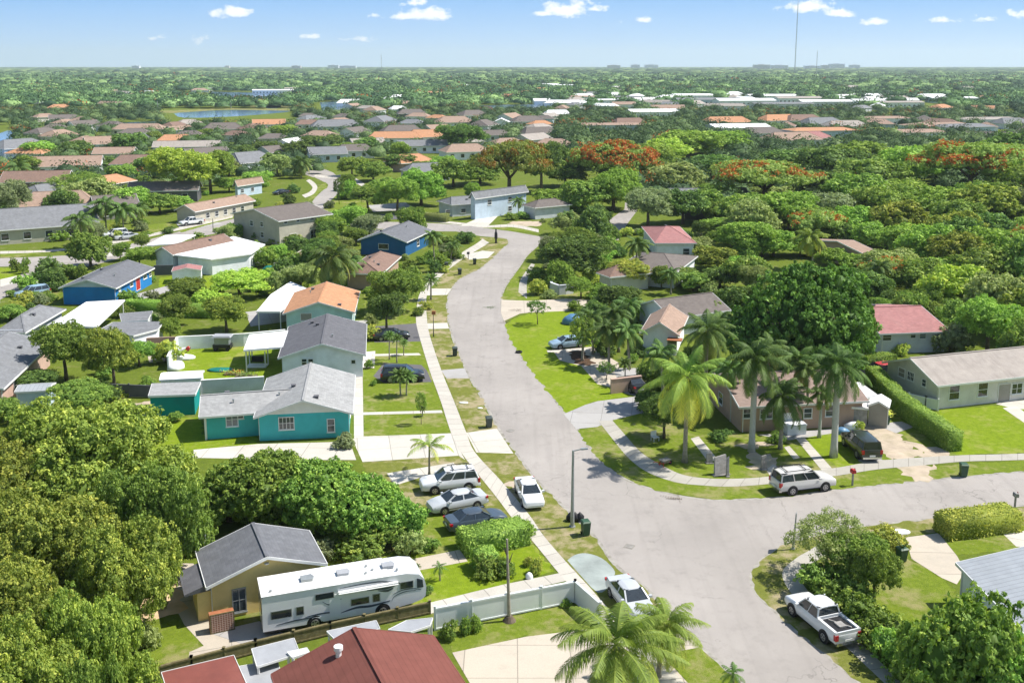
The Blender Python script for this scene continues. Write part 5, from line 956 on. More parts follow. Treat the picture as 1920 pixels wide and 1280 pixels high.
tree('bigleaf', 1582, 690, 545, 52, 'lf_giant', label='dark lobe tree touching the big dark round tree on its right', v=1)
tree('round', 1850, 668, 556, 62, 'lf_fresh', label='feathery bright green tree right of the rose-red roof', v=0)
tree('round', 1245, 822, 738, 45, 'lf_dark', label='dark shade tree with a plain trunk behind the yellow coconut palm')
tree('round', 345, 372, 272, 62, 'lf_lime', label='large lime-green tree above the long tan roof', v=1); LAND.append((*P(345, 372)[:2], 'large lime-green tree'))
tree('round', 395, 362, 280, 45, 'lf_fresh', label='fresh green tree joined to the large lime-green one')
tree('round', 1075, 525, 440, 68, 'lf_dark', label='dark round tree beside the bend of the road', v=2); LAND.append((*P(1075, 525)[:2], 'dark round tree at the road bend'))
tree('round', 1215, 425, 352, 48, 'lf_grey', label='grey-green tree with thin bare twigs by the far side street', v=0)
tree('round', 655, 440, 385, 36, 'lf_fresh', label='light open tree on the strip before the two-storey house')
tree('round', 745, 585, 498, 50, 'lf_mid', label='leafy tree shading the lawn beside the orange-roofed bungalow', v=2)
tree('round', 725, 620, 545, 38, 'lf_dark', label='darker tree below it on the lawn edge by the sidewalk', v=1)
tree('round', 450, 560, 505, 52, 'lf_lime', label='bright lime bush-tree behind the white carport')
tree('bigleaf', 395, 585, 540, 35, 'lf_lime', label='bright bush-tree at the end of the clipped hedge')
tree('round', 355, 575, 520, 40, 'lf_mid', label='brownish-green tree next to the bright blue bungalow')
tree('round', 425, 622, 555, 42, 'lf_mango', label='yellowish round tree above the white garden wall')
tree('round', 125, 715, 603, 55, 'lf_mid', label='green tree between the pink bungalow and the large white flat roof', v=0)
tree('round', 215, 730, 610, 50, 'lf_mango', label='yellow-green tree with a dark trunk before the brown wall', v=2)
tree('round', 65, 735, 690, 45, 'lf_dark', label='dark low tree beside the metal shed')
tree('round', 160, 775, 712, 60, 'lf_mid', label='tree with pale gaps above the big clump', v=1)
tree('round', 320, 640, 595, 22, 'lf_fresh', label='small bright tree at the corner of the walled lawn')
tree('airy', 640, 520, 470, 25, 'lf_yel', label='yellow-leaved shrub tree below the dusty brown roof')
tree('flame', 955, 385, 263, 80, 'lf_flame2', label='wide flame tree with faded orange-green crown left of the reddest flame tree', v=0)
tree('round', 1015, 360, 262, 45, 'lf_dark', label='dark tree between the two big flame trees')
tree('flamedome', 1150, 350, 262, 78, 'lf_flame', label='domed flame tree with the reddest blossom', v=1); LAND.append((*P(1150, 360)[:2], 'reddest flame tree'))
tree('grand', 1150, 394, 312, 54, 'lf_fresh', label='broad green tree just before the reddest flame tree', v=1)
tree('round', 868, 285, 230, 46, 'lf_dark', label='dark round tree standing clear in the middle distance', v=2); LAND.append((*P(868, 285)[:2], 'lone dark round tree'))
tree('flame', 1430, 395, 300, 105, 'lf_flame', label='wide flame tree with scattered orange blossom and bare limbs', v=0)
tree('flame', 1815, 385, 265, 105, 'lf_flame', label='largest flame tree near the right edge', v=1); LAND.append((*P(1815, 385)[:2], 'largest flame tree'))
tree('flame', 1895, 330, 270, 60, 'lf_flame', label='flame tree crown cut by the right edge', v=0)
tree('round', 1180, 540, 486, 38, 'lf_croton', label='rounded tree with orange and yellow flowers before the brown roofs', v=0)
tree('round', 745, 400, 330, 40, 'lf_fresh', label='fresh green tree left of the low pale grey bungalow')
tree('grand', 790, 385, 318, 45, 'lf_fresh', label='spreading green tree behind the pale grey bungalow', v=0)
tree('round', 690, 395, 345, 34, 'lf_mid', label='open green tree on the island by the street bend')
tree('small', 636, 383, 338, 12, 'lf_dark', label='small dark round tree inside the street bend')
tree('bigleaf', 170, 500, 430, 38, 'lf_mid', label='umbrella-shaped tree by the left street junction', v=0)
tree('round', 262, 505, 460, 32, 'lf_fresh', label='bushy tree beside the long brown and white roof')
tree('airy', 145, 375, 320, 55, 'lf_mid', label='broad ragged tree in the left middle ground'); 
tree('round', 20, 420, 335, 38, 'lf_grey', label='pale grey-green tree at the left photo edge', v=1)
tree('round', 1395, 478, 410, 60, 'lf_fresh', label='light green round tree right of the pink-red roof', v=1)
tree('round', 1350, 440, 405, 38, 'lf_fresh', label='small light tree behind the pink-red roof')
# smaller garden trees and bushes by the main street
tree('shrub', 1225, 722, 668, 30, 'lf_mid', label='dense shrub tree under the white gable'); tree('shrub', 1268, 735, 672, 34, 'lf_dark', label='dark shrub tree between white gable and duplex'); tree('shrub', 1215, 770, 728, 26, 'lf_dark', label='dark shrub tree at the end of the grey driveway')
tree('shrub', 1310, 700, 640, 34, 'lf_mid', label='shrub tree behind the duplex gable end'); tree('bush', 1350, 825, 800, 22, 'lf_dark', name='bush', cat='bush', label='dark bush under the duplex windows'); tree('bush', 1455, 828, 806, 18, 'lf_mid', name='bush', cat='bush', label='bush before the duplex porch wall')
tree('small', 1008, 608, 563, 20, 'lf_dark', label='small round-headed tree alone on the bright verge')
tree('bush', 645, 838, 808, 22, 'lf_grey', name='bush', cat='bush', label='thin grey-green bush at the corner of the turquoise bungalow')
tree('bush', 1010, 552, 520, 20, 'hedge_y', name='bush', cat='bush', label='bright yellow-green bush by the curved path')
tree('bush', 1052, 530, 512, 18, 'lf_croton', name='bush', cat='bush', label='red and yellow flower bush beside the pale garden wall')
tree('bush', 1012, 526, 498, 26, 'lf_mid', name='bush', cat='bush', label='grey-green bush behind the yellow-green one')
tree('bush', 1125, 560, 528, 26, 'lf_fresh', name='bush', cat='bush', label='rounded bush beside the driveway of the white house')
tree('round', 1160, 590, 530, 45, 'lf_dark', label='dark shrubby tree between palms and brown roofs')
tree('small', 1137, 712, 682, 20, 'lf_dark', label='dark shrub tree before the low tan wall')
tree('small', 1092, 675, 600, 28, 'lf_mid', label='rounded tree beside the stone planting bed')
tree('small', 790, 795, 740, 12, 'lf_mid', label='thin young tree with two bare stems on the front lawn')
tree('small', 735, 1030, 985, 30, 'lf_mid', label='drooping little tree in the garden of the yellow bungalow')
tree('bush', 205 + 600, 1030, 1003, 22, 'lf_mid', name='bush', cat='bush', label='small bush on the garden lawn before the hedge trees')
tree('bush', 800, 1112, 1095, 14, 'lf_dark', name='bush', cat='bush', label='small round dark bush beside the motorhome nose')
tree('bush', 915, 1078, 1035, 32, 'hedge', name='bush', cat='bush', label='bright clipped bush below the end of the block hedge')
tree('bush', 948, 1078, 1040, 22, 'lf_sea', name='bush', cat='bush', label='darker bush against the bright clipped bush')
tree('bush', 1005, 1075, 1043, 14, 'lf_croton', name='bush', cat='bush', label='small pot-shaped bush with brown base near the sidewalk')
tree('bush', 990, 1060, 1040, 11, 'lf_croton', name='bush', cat='bush', label='little reddish bush near the sidewalk')
tree('bush', 985, 1002, 968, 22, 'lf_fresh', name='bush', cat='bush', label='spiky pale green bush overhanging the sidewalk')
tree('bush', 842, 1195, 1158, 20, 'lf_sea', name='bush', cat='bush', label='largest of the three shrubs along the white fence')
tree('bush', 872, 1188, 1155, 13, 'lf_sea', name='bush', cat='bush', label='middle shrub along the white fence')
tree('bush', 893, 1183, 1150, 13, 'lf_fresh', name='bush', cat='bush', label='shrub furthest along the white fence')
tree('bush', 1060, 1135, 1118, 12, 'lf_fresh', name='bush', cat='bush', label='low fern-like bush in the corner of the white fence')
tree('bush', 300, 1140, 1085, 16, 'lf_fresh', name='bush', cat='bush', label='young papaya-like plant on the orange sand')
tree('bush', 300, 1060, 1020, 28, 'lf_croton', name='bush', cat='bush', label='bush with red flowers beside the grey parked car')
tree('bush', 270, 1215, 1150, 35, 'lf_olive', name='bush', cat='bush', label='dry brownish bush between tree clump and small lawn')
tree('bush', 1610, 805, 785, 12, 'lf_croton', name='bush', cat='bush', label='little red-flowered bush beside the grey board shed')
tree('bush', 1690, 665, 640, 16, 'lf_croton', name='bush', cat='bush', label='yellow-flowered bush before the rose-red roof')
tree('bush', 1780, 660, 600, 38, 'lf_grey', name='bush', cat='bush', label='pale grey-green bush right of the rose-red roof')
tree('bush', 1770, 645, 618, 22, 'lf_fresh', name='bush', cat='bush', label='small bush with yellow tips near the rose-red roof')
for i, (x, b, t, w_) in enumerate(((30, 510, 482, 11), (48, 513, 478, 9), (90, 520, 480, 24), (125, 522, 490, 20), (150, 522, 493, 14), (110, 450, 425, 25), (330, 585, 558, 25), (300, 584, 560, 20), (210, 520, 500, 10), (430, 480, 455, 16), (490, 450, 425, 16), (560, 450, 422, 14), (540, 455, 428, 30), (500, 500, 460, 26), (870, 455, 430, 22), (845, 460, 440, 16), (850, 485, 465, 22), (830, 500, 475, 18), (815, 510, 480, 16), (980, 410, 395, 14), (1005, 405, 385, 16), (960, 412, 398, 14), (605, 415, 400, 16), (520, 415, 398, 15), (740, 350, 335, 22), (1140, 470, 440, 22), (1120, 420, 380, 28), (1085, 400, 372, 20), (330, 330, 308, 18), (500, 530, 500, 20), (530, 520, 480, 22), (560, 510, 470, 24), (770, 520, 495, 18), (700, 560, 540, 14), (560, 615, 600, 8), (700, 722, 712, 7), (692, 690, 672, 10))):
    mt = ('lf_mid', 'lf_fresh', 'lf_dark', 'lf_sea')[i % 4]
    tree('bush', x, b, t, w_, mt, name='bush', cat='bush', group='garden bushes of the middle distance')
# trees of the middle distance, placed by hand
MIDT = [(1290, 535, 497, 34, 'm'), (1345, 505, 458, 40, 'f'), (1400, 545, 472, 45, 'm'), (1310, 478, 442, 30, 'o'), (1430, 480, 430, 40, 'f'), (1282, 595, 560, 22, 'd'), (1375, 590, 530, 30, 'd'), (1610, 520, 470, 34, 'm'), (1560, 500, 462, 30, 'f'), (1290, 300, 238, 62, 'm'), (1360, 290, 240, 50, 'm'), (1250, 310, 255, 45, 'l'), (1220, 330, 262, 50, 'f'), (1330, 335, 285, 60, 'd'), (1270, 365, 300, 55, 'm'), (1215, 350, 290, 40, 'd'), (1480, 330, 275, 65, 'd'), (1560, 345, 268, 70, 'd'), (1620, 320, 262, 60, 'f'), (1640, 365, 290, 70, 'm'), (1700, 350, 265, 60, 'f'), (1600, 400, 320, 62, 'm'),
        (1540, 390, 310, 55, 'd'), (1690, 400, 330, 62, 'm'), (1760, 420, 345, 62, 'f'), (1850, 430, 340, 68, 'f'), (1910, 400, 300, 60, 'm'), (1900, 320, 243, 55, 'd'), (1650, 250, 238, 40, 'l'), (1280, 420, 350, 48, 'd'), (1340, 400, 340, 50, 'm'), (1400, 430, 355, 55, 'd'), (1480, 430, 350, 60, 'm'), (1540, 450, 400, 40, 'm'), (1630, 470, 412, 42, 'f'),
        (1690, 480, 415, 50, 'm'), (1740, 500, 415, 55, 'f'), (1800, 520, 430, 60, 'f'), (1870, 520, 420, 60, 'm'), (1920, 560, 440, 60, 'm'), (1660, 530, 460, 55, 'o'), (1720, 560, 480, 58, 'm'), (1790, 590, 490, 65, 'l'), (1870, 620, 500, 65, 'o'), (1920, 640, 530, 55, 'f'), (1620, 570, 500, 48, 'd'), (1800, 640, 560, 45, 'd'), (1920, 700, 590, 45, 'm'), (1450, 480, 425, 45, 'f'),
        (1330, 490, 460, 30, 'm'), (1300, 545, 505, 32, 'm'), (1350, 540, 495, 38, 'd'), (1330, 610, 560, 30, 'd'), (1060, 350, 295, 42, 'd'), (1090, 400, 330, 45, 'd'), (1040, 390, 350, 38, 'm'), (1110, 465, 385, 40, 'd'), (1060, 440, 395, 30, 'o'), (900, 345, 300, 40, 'm'), (850, 350, 295, 42, 'm'), (830, 330, 290, 30, 'f'), (700, 340, 300, 32, 'd'), (660, 330, 290, 26, 'm'),
        (750, 320, 285, 28, 'd'), (790, 330, 300, 24, 'm'), (725, 370, 330, 30, 'm'), (600, 290, 250, 42, 'd'), (560, 300, 262, 30, 'd'), (650, 295, 265, 34, 'm'), (520, 330, 285, 28, 'o'), (480, 350, 318, 28, 'm'), (530, 260, 232, 30, 'm'), (690, 285, 255, 28, 'd'), (750, 300, 262, 20, 'm'), (240, 290, 245, 32, 'd'), (195, 320, 290, 34, 'd'), (140, 300, 262, 36, 'd'), (70, 300, 262, 36, 'm'),
        (280, 330, 290, 30, 'd'), (225, 345, 305, 30, 'm'), (50, 330, 290, 30, 'm'), (180, 395, 330, 50, 'm'), (120, 410, 350, 34, 'd'), (250, 400, 345, 40, 'm'), (300, 400, 360, 34, 'm'), (340, 395, 365, 28, 'f'), (430, 360, 330, 24, 'm'), (460, 300, 270, 30, 'd'), (430, 330, 300, 24, 'o'), (500, 290, 262, 24, 'd'), (370, 275, 250, 26, 'd'), (390, 262, 240, 24, 'm'), (290, 270, 245, 22, 'm'),
        (20, 600, 570, 28, 'm'), (70, 605, 575, 28, 'm'), (15, 790, 742, 32, 'd'), (330, 790, 770, 14, 'm'), (480, 545, 520, 16, 'm'), (520, 555, 505, 18, 'm'), (575, 530, 490, 22, 'm'), (610, 500, 455, 26, 'm'), (640, 475, 440, 22, 'm'), (555, 480, 440, 24, 'd'), (520, 490, 455, 20, 'm'), (1115, 600, 560, 26, 'd'), (1240, 540, 495, 22, 'm'), (1370, 395, 355, 40, 'm'), (1450, 380, 345, 40, 'o'),
        (1640, 440, 395, 34, 'm'), (1725, 445, 395, 36, 'm'), (1585, 440, 408, 24, 'm'), (1500, 480, 440, 36, 'm'), (1390, 520, 475, 30, 'm'), (1555, 640, 560, 30, 'd'), (1700, 610, 540, 30, 'd'), (1650, 640, 590, 20, 'd'), (1745, 610, 560, 30, 'd')]
CDX = {'m': ('lf_mid', 'lf_mid', 'lf_fresh', 'lf_olive'), 'd': ('lf_dark', 'lf_mid', 'lf_dark'), 'f': ('lf_fresh', 'lf_mango', 'lf_fresh'), 'l': ('lf_lime',), 'o': ('lf_olive', 'lf_grey')}
CD = {'m': 'lf_mid', 'd': 'lf_dark', 'f': 'lf_fresh', 'l': 'lf_lime', 'o': 'lf_olive'}
for (x, b, t, w_, c) in MIDT:
    tree('woods', x, b, t, w_, CDX[c][(x * 3 + b) % len(CDX[c])], group='trees of the middle distance')
# yards: shrubs and little trees between the houses
rng = random.Random(77)
def in_poly(x, y, poly):
    r = False; j = len(poly) - 1
    for i in range(len(poly)):
        if (poly[i][1] > y) != (poly[j][1] > y) and x < (poly[j][0] - poly[i][0]) * (y - poly[i][1]) / (poly[j][1] - poly[i][1]) + poly[i][0]: r = not r
        j = i
    return r
yard = []
for (x0, x1, y0, y1, nb, nt_) in ((-20, 440, 350, 470, 34, 8), (380, 620, 440, 560, 30, 9), (620, 850, 440, 560, 22, 4), (0, 330, 480, 620, 22, 3), (420, 800, 350, 420, 14, 3), (1020, 1360, 440, 600, 36, 10), (1300, 1420, 480, 640, 10, 5), (1560, 1800, 560, 700, 14, 4), (190, 330, 620, 780, 8, 1), (640, 860, 560, 640, 6, 0), (860, 1100, 370, 420, 12, 2), (1100, 1200, 590, 700, 8, 0), (600, 770, 990, 1050, 5, 0), (1620, 1760, 430, 600, 4, 6)):
    for kk in range(nb + nt_):
        for _ in range(60):
            px, py = rng.uniform(x0, x1), rng.uniform(y0, y1); p = P(px, py); bush = kk < nb; R = rng.uniform(.7, 2.0) if bush else rng.uniform(1.8, 3.4)
            if any(in_poly(p.x, p.y, h_) for h_ in HARD) or any((p.x - a) ** 2 + (p.y - b) ** 2 < (r * .98 + R * .6) ** 2 for a, b, r in FOOT) or any((p.x - a) ** 2 + (p.y - b) ** 2 < (r + R) ** 2 * .5 for a, b, r in yard): continue
            if not bush and any(abs(p.x - a) < r * .9 + R and 0 < b - p.y < r + R * 2.6 * p.y / 35 for a, b, r in FOOT if r > 4): continue
            if bush and any(abs(p.x - a) < r * .8 and 0 < b - p.y < r * .9 + R * 1.2 * p.y / 35 and rng.random() < .7 for a, b, r in FOOT if r > 4): continue
            s_ = FPX / p.y; H = R * rng.uniform(1.0, 1.6) if bush else R * rng.uniform(1.5, 2.0); mt = rng.choice(('lf_mid', 'lf_fresh', 'lf_dark', 'lf_sea', 'lf_olive', 'lf_mid', 'lf_croton' if bush else 'lf_mid', 'lf_grey'))
            o = add_tree('bush' if bush else rng.choice(('round', 'shrub', 'round')), (p.x, p.y, 0), R, H, mt, 'bush' if bush else 'tree', None, 'bush' if bush else 'tree', rng.uniform(0, 6), rng.randrange(6), 'shrubs of the house yards' if bush else 'small trees of the house yards')
            TREES.append((o, p.x, p.y, R, mt, 'bush' if bush else 'yard')); yard.append((p.x, p.y, R)); break
for a, b, r in yard: FOOT.append((a, b, r * .5))
# further woods: individual trees thinning into one mass
rng = random.Random(11); cand = []
OPEN = [(315, 202, 560, 236), (395, 172, 545, 190), (205, 228, 310, 240), (890, 196, 1025, 208), (0, 232, 46, 300), (595, 190, 655, 214)]
def blocked(px, py, x, y, m=0):
    for a, b, c, d in OPEN:
        if a <= px <= c and b <= py <= d: return True
    for fx, fy, fr in FOOT:
        if (x - fx) ** 2 + (y - fy) ** 2 < (fr + m) ** 2: return True
    return False
HCL = [(f[0], f[1], f[2]) for f in FOOT if f[1] > 260 and f[2] > 5.2]
def hides(x, y, H):
    for a, b, c in HCL:
        if abs(x - a) < c * .95 and 0 < b - y < c * .5 + b * max(0, H - 3.6) / 35 * .6: return True
    return False
def in_poly(x, y, poly):
    r = False; j = len(poly) - 1
    for i in range(len(poly)):
        if (poly[i][1] > y) != (poly[j][1] > y) and x < (poly[j][0] - poly[i][0]) * (y - poly[i][1]) / (poly[j][1] - poly[i][1]) + poly[i][0]: r = not r
        j = i
    return r
ZN = [([(1040, 240), (2000, 240), (2000, 640), (1780, 600), (1660, 560), (1500, 470), (1330, 470), (1290, 400), (1190, 380), (1050, 330)], 1.25, 'mdmfmdo'), ([(-80, 250), (1040, 250), (1040, 300), (640, 300), (620, 320), (520, 340), (430, 350), (300, 400), (-80, 420)], .72, 'mdmdofd'),
      ([(-80, 205), (2000, 205), (2000, 262), (-80, 262)], .8, 'mdmdofd')]
fp_l = [(f[0], f[1], f[2]) for f in FOOT]
for poly, dens, cs in ZN:
    xs = [p[0] for p in poly]; ys = [p[1] for p in poly]; Y0, Y1 = P(0, max(ys)).y, P(0, min(ys)).y
    n = 0
    for t in range(5200):
        Y = math.sqrt(rng.uniform(Y0 ** 2, Y1 ** 2)); X = rng.uniform(-1, 1) * Y * .58; py = HOR + CAM_H * FPX / Y; px = CX + X / Y * FPX * .985
        if not in_poly(px, py, poly): continue
        R = rng.uniform(3.2, 6.2) * (1 if max(ys) > 320 and X > 0 else .85); keep = True
        if blocked(px, py, X, Y, R * .45) or hides(X, Y, 7.5): continue
        for q in cand:
            if (q[0] - X) ** 2 + (q[1] - Y) ** 2 < ((R + q[2]) * .62 / dens) ** 2: keep = False; break
        if keep: cand.append((X, Y, R, rng.choice(cs), py)); n += 1
cand.sort(key=lambda q: q[1])
n_ind = 300 - sum(1 for t in TREES if t[5] != 'bush') - 16
for i, (X, Y, R, c, py) in enumerate(cand[:max(0, n_ind)]):
    fl = rng.random() < (.07 if X > 0 else .05)
    cm_ = rng.choice(CDX[c]); o = add_tree('flamewoods' if fl else 'woods', (X, Y, 0), R * (1.25 if fl else 1), R * rng.uniform(1.15, 1.85), 'lf_flame' if fl else cm_, 'tree', None, 'tree', rng.uniform(0, 6), rng.randrange(9), 'trees of the woods beyond the houses', parts=Y < 330)
    TREES.append((o, X, Y, R, 'lf_flame' if fl else cm_, 'woods'))
REST = cand[max(0, n_ind):]
# everything further: one mass of crowns
def blob_np(seed, ringn=7, rows=5):
    r = np.random.default_rng(seed); u = np.linspace(0, 2 * PI, ringn + 1)[:-1]; v = np.linspace(-.35, PI / 2, rows); pts = []
    for b in v:
        for a in u: pts.append((math.cos(b) * math.cos(a + b), math.cos(b) * math.sin(a + b), math.sin(b)))
    return np.array(pts), [(i * ringn + j, i * ringn + (j + 1) % ringn, (i + 1) * ringn + (j + 1) % ringn, (i + 1) * ringn + j) for i in range(rows - 1) for j in range(ringn)]
def mass(name, items, leafy, label):
    r = np.random.default_rng(3); Vs = []; Fs = []; T = []; FL = []; base = 0; bp, bf = blob_np(1); bf = np.array(bf)
    lsz = {230: .105, 70: .17, 16: .28}.get(leafy, .1)
    for (X, Y, R, c, H, fl) in items:
        k = .5 + (c - .5)
        sh = .72 if leafy > 20 else .92
        j = bp * (1 + r.normal(0, .13, (len(bp), 1))); ang = r.uniform(0, 6.28); ca, sa = math.cos(ang), math.sin(ang)
        q = np.stack([(j[:, 0] * ca - j[:, 1] * sa) * R * sh + X, (j[:, 0] * sa + j[:, 1] * ca) * R * sh + Y, H * .42 + j[:, 2] * H * .53 * sh], 1); q[:, 2] = np.maximum(q[:, 2], .05)
        Vs.append(q); Fs.append(bf + base); base += len(q); T.append(np.clip(c + r.normal(0, .05, len(bf)), 0, 1)); FL.append(np.full(len(bf), 0.0))
        if leafy:
            n = leafy; d = unit(r.normal(0, 1, (n, 3))); d[:, 2] = np.abs(d[:, 2]) - .15; d = unit(d); lb = 1 + .16 * np.sin(d[:, 0] * 5 + ang * 3) * np.cos(d[:, 1] * 5 + ang * 5) + .1 * np.sin(d[:, 2] * 9 + ang); C = np.stack([d[:, 0] * R * lb + X, d[:, 1] * R * lb + Y, H * .42 + d[:, 2] * H * .56 * lb], 1) + r.normal(0, .06 * R, (n, 3))
            C[:, 2] = np.maximum(C[:, 2], .3); V, F = leaves_at(r, C, d, R * lsz, asp=.9, jit=.8); Vs.append(V); Fs.append(F + base); base += len(V)
            T.append(np.clip(c + r.normal(0, .13, n), 0, 1)); FL.append(((d[:, 2] > .2) & (r.random(n) < .5) & bool(fl)).astype(float))
    me = mesh_np(name, np.vstack(Vs), np.vstack(Fs), ['far'], np.concatenate(T), np.concatenate(FL)); o = bpy.data.objects.new(name, me); COL.objects.link(o); return tag(o, label, 'woods', kind='stuff')
M['far'] = leaf('leaf_woods_mass', (.011, .028, .011), (.036, .070, .019), (.095, .145, .038), flower=(.40, .12, .03), tr=.12)
items = [(X, Y, R, {'m': .4, 'd': .12, 'f': .7, 'o': .6, 'l': .9}[c], R * rng.uniform(1.2, 1.5), rng.random() < .06) for X, Y, R, c, py in REST]
grid = {}
HB = [(f[0], f[1], f[2]) for f in FOOT if f[1] > 480]
def scatter(Y0, Y1, sp, R0, R1, keepf, hf):
    out = []; Y = Y0
    while Y < Y1:
        half = Y * .57 + 20; X = -half
        while X < half:
            x = X + rng.uniform(-.5, .5) * sp; y = Y + rng.uniform(-.5, .5) * sp; X += sp
            py = HOR + CAM_H * FPX / y; px = CX + x / y * FPX * .985
            f = math.sin(x * .011 + 2.1) * math.cos(y * .006 + x * .003) + rng.uniform(-.6, .6)
            if f < keepf: continue
            if any(a <= px <= c and b <= py <= d for a, b, c, d in OPEN): continue
            if any((x - a) ** 2 + (y - b) ** 2 < (c * .8) ** 2 or (0 < b - y < c * .5 + b * .11 and abs(x - a) < c * .75) for a, b, c in HB if abs(b - y) < 260 and abs(x - a) < 60): continue
            R = rng.uniform(R0, R1); g_ = rng.random(); out.append((x, y, R, min(1, max(0, rng.gauss(.40, .36) + .12 * math.sin(x * .02 + y * .01))), R * hf * rng.uniform(.9, 1.3), rng.random() < .035))
        Y += sp * .95
    return out
far_a = scatter(820, 1500, 11.5, 3.5, 10.5, -.42, .85)
mass('distant_woods', items, 230, 'dense belt of green trees beyond the houses')
mass('distant_woods', far_a, 70, 'dense green woods stretching away behind the lagoon')
far_b = scatter(1500, 3400, 18, 6, 14.0, -.55, .75)
mass('distant_woods', far_b, 16, 'unbroken dark green woods below the skyline')
far_c = scatter(3400, 9500, 48, 22, 34, -1.2, .42)
mass('distant_woods', far_c, 0, 'bluish green woods along the skyline')
print('TREES', len(TREES), 'cand', len(cand), 'rest', len(REST), len(far_a), len(far_b), len(far_c))
# ================================================================ palms
def frond_np(rng, L, el0, droop, az, nl, lw, ll, age, twist=0.0):
    """one feather leaf: rachis strip plus leaflets"""
    n = 14; s = np.linspace(0, 1, n + 1); el = el0 - droop * s ** 1.25; ds = L / n
    pos = np.zeros((n + 1, 3)); h = Vector((math.cos(az), math.sin(az), 0)); side = np.array((-math.sin(az), math.cos(az), 0))
    for i in range(n):
        pos[i + 1] = pos[i] + np.array((h.x * math.cos(el[i]), h.y * math.cos(el[i]), math.sin(el[i]))) * ds
    fw = np.stack([np.array((h.x * math.cos(e), h.y * math.cos(e), math.sin(e))) for e in el]); upv = np.cross(fw, side) * -1
    V = []; F = []; T = []
    w0 = .05
    for i in range(n):
        a, b = pos[i], pos[i + 1]; wa, wb = w0 * (1 - s[i] * .8), w0 * (1 - s[i + 1] * .8); k = len(V)
        V += [a - side * wa, a + side * wa, b + side * wb, b - side * wb]; F.append((k, k + 1, k + 2, k + 3)); T.append(min(1, age + .3))
    for j in range(nl):
        q = .14 + .86 * (j + .5) / nl; x = q * n; i = min(int(x), n - 1); p = pos[i] + (pos[i + 1] - pos[i]) * (x - i); f = fw[i]; u = upv[i]
        l = ll * (math.sin(PI * min(1, q * .85 + .13)) ** .7) * rng.uniform(.88, 1.1)
        for sgn in (-1, 1):
            d = side * sgn * rng.uniform(.72, .85) + f * rng.uniform(.45, .65) + u * .12 - np.array((0, 0, rng.uniform(.12, .4))); d = d / np.linalg.norm(d)
            m = p + d * l * .55; t = p + d * l - np.array((0, 0, l * rng.uniform(.18, .42))); wv = f * lw
            k = len(V); V += [p - wv * .5, p + wv * .5, m + wv * .5, m - wv * .5]; F.append((k, k + 1, k + 2, k + 3))
            V += [t]; F.append((k + 3, k + 2, k + 4, k + 4)); tt = min(1, max(0, age + rng.gauss(0, .07) + .15 * q)); T += [tt, min(1, tt + .08)]
    return np.array(V), F, T
def palm_crown(seed, L, nf, nl, mat, el=(1.35, -.6), droop=(.9, 1.9), lw=.1, ll=.75, yellow=.5, nuts=0, name='crown'):
    rng = random.Random(seed); Vs = []; Fs = []; T = []; base = 0; me_v = []; q3 = []
    for i in range(nf):
        k = i / (nf - 1); az = i * 2.39996 + rng.uniform(-.2, .2); e = el[0] + (el[1] - el[0]) * k ** .85 + rng.uniform(-.08, .08); dr = droop[0] + (droop[1] - droop[0]) * rng.random()
        V, F, t = frond_np(rng, L * (.7 + .35 * min(1, k * 2)) * rng.uniform(.9, 1.08), e, dr, az, nl, lw, ll * rng.uniform(.9, 1.1), .12 + yellow * k ** 1.6 + rng.uniform(-.05, .08))
        Vs.append(V); q3 += [tuple(a + base for a in f) if f[2] != f[3] else (f[0] + base, f[1] + base, f[2] + base) for f in F]; T += t; base += len(V)
    me = bpy.data.meshes.new(name); me.from_pydata([tuple(v) for v in np.vstack(Vs)], [], q3); me.materials.append(M[mat]); me.update()
    a = me.attributes.new('tint', 'FLOAT', 'FACE'); a.data.foreach_set('value', np.clip(np.array(T, np.float32), 0, 1)); return me
PC = {}
def pc(key, *a, **k): PC[key] = (palm_crown(*a, **k), a[1])
pc('coco', 3, 4.6, 36, 58, 'lf_frondy', ll=1.0, lw=.055, yellow=.5, el=(1.35, -.95), droop=(.8, 1.8)); pc('coco_y', 8, 4.4, 30, 56, 'lf_frondy', ll=1.0, lw=.052, yellow=.8, el=(1.35, -1.0)); pc('royal', 5, 3.1, 28, 40, 'lf_frondd', ll=.8, lw=.06, yellow=.35, el=(1.45, -.8), droop=(1.1, 1.8))
pc('mid', 12, 3.6, 24, 26, 'lf_frond', ll=.95, lw=.13, yellow=.45); pc('fan', 15, 2.2, 34, 12, 'lf_frond', ll=.45, lw=.13, yellow=.3, droop=(.5, 1.2), el=(1.4, -.5)); pc('arch', 21, 2.4, 9, 26, 'lf_frondy', ll=.5, lw=.06, yellow=.45, el=(1.2, .35), droop=(1.3, 1.9)); pc('tiny', 31, 1.3, 14, 14, 'lf_frond', ll=.32, lw=.05, yellow=.2)
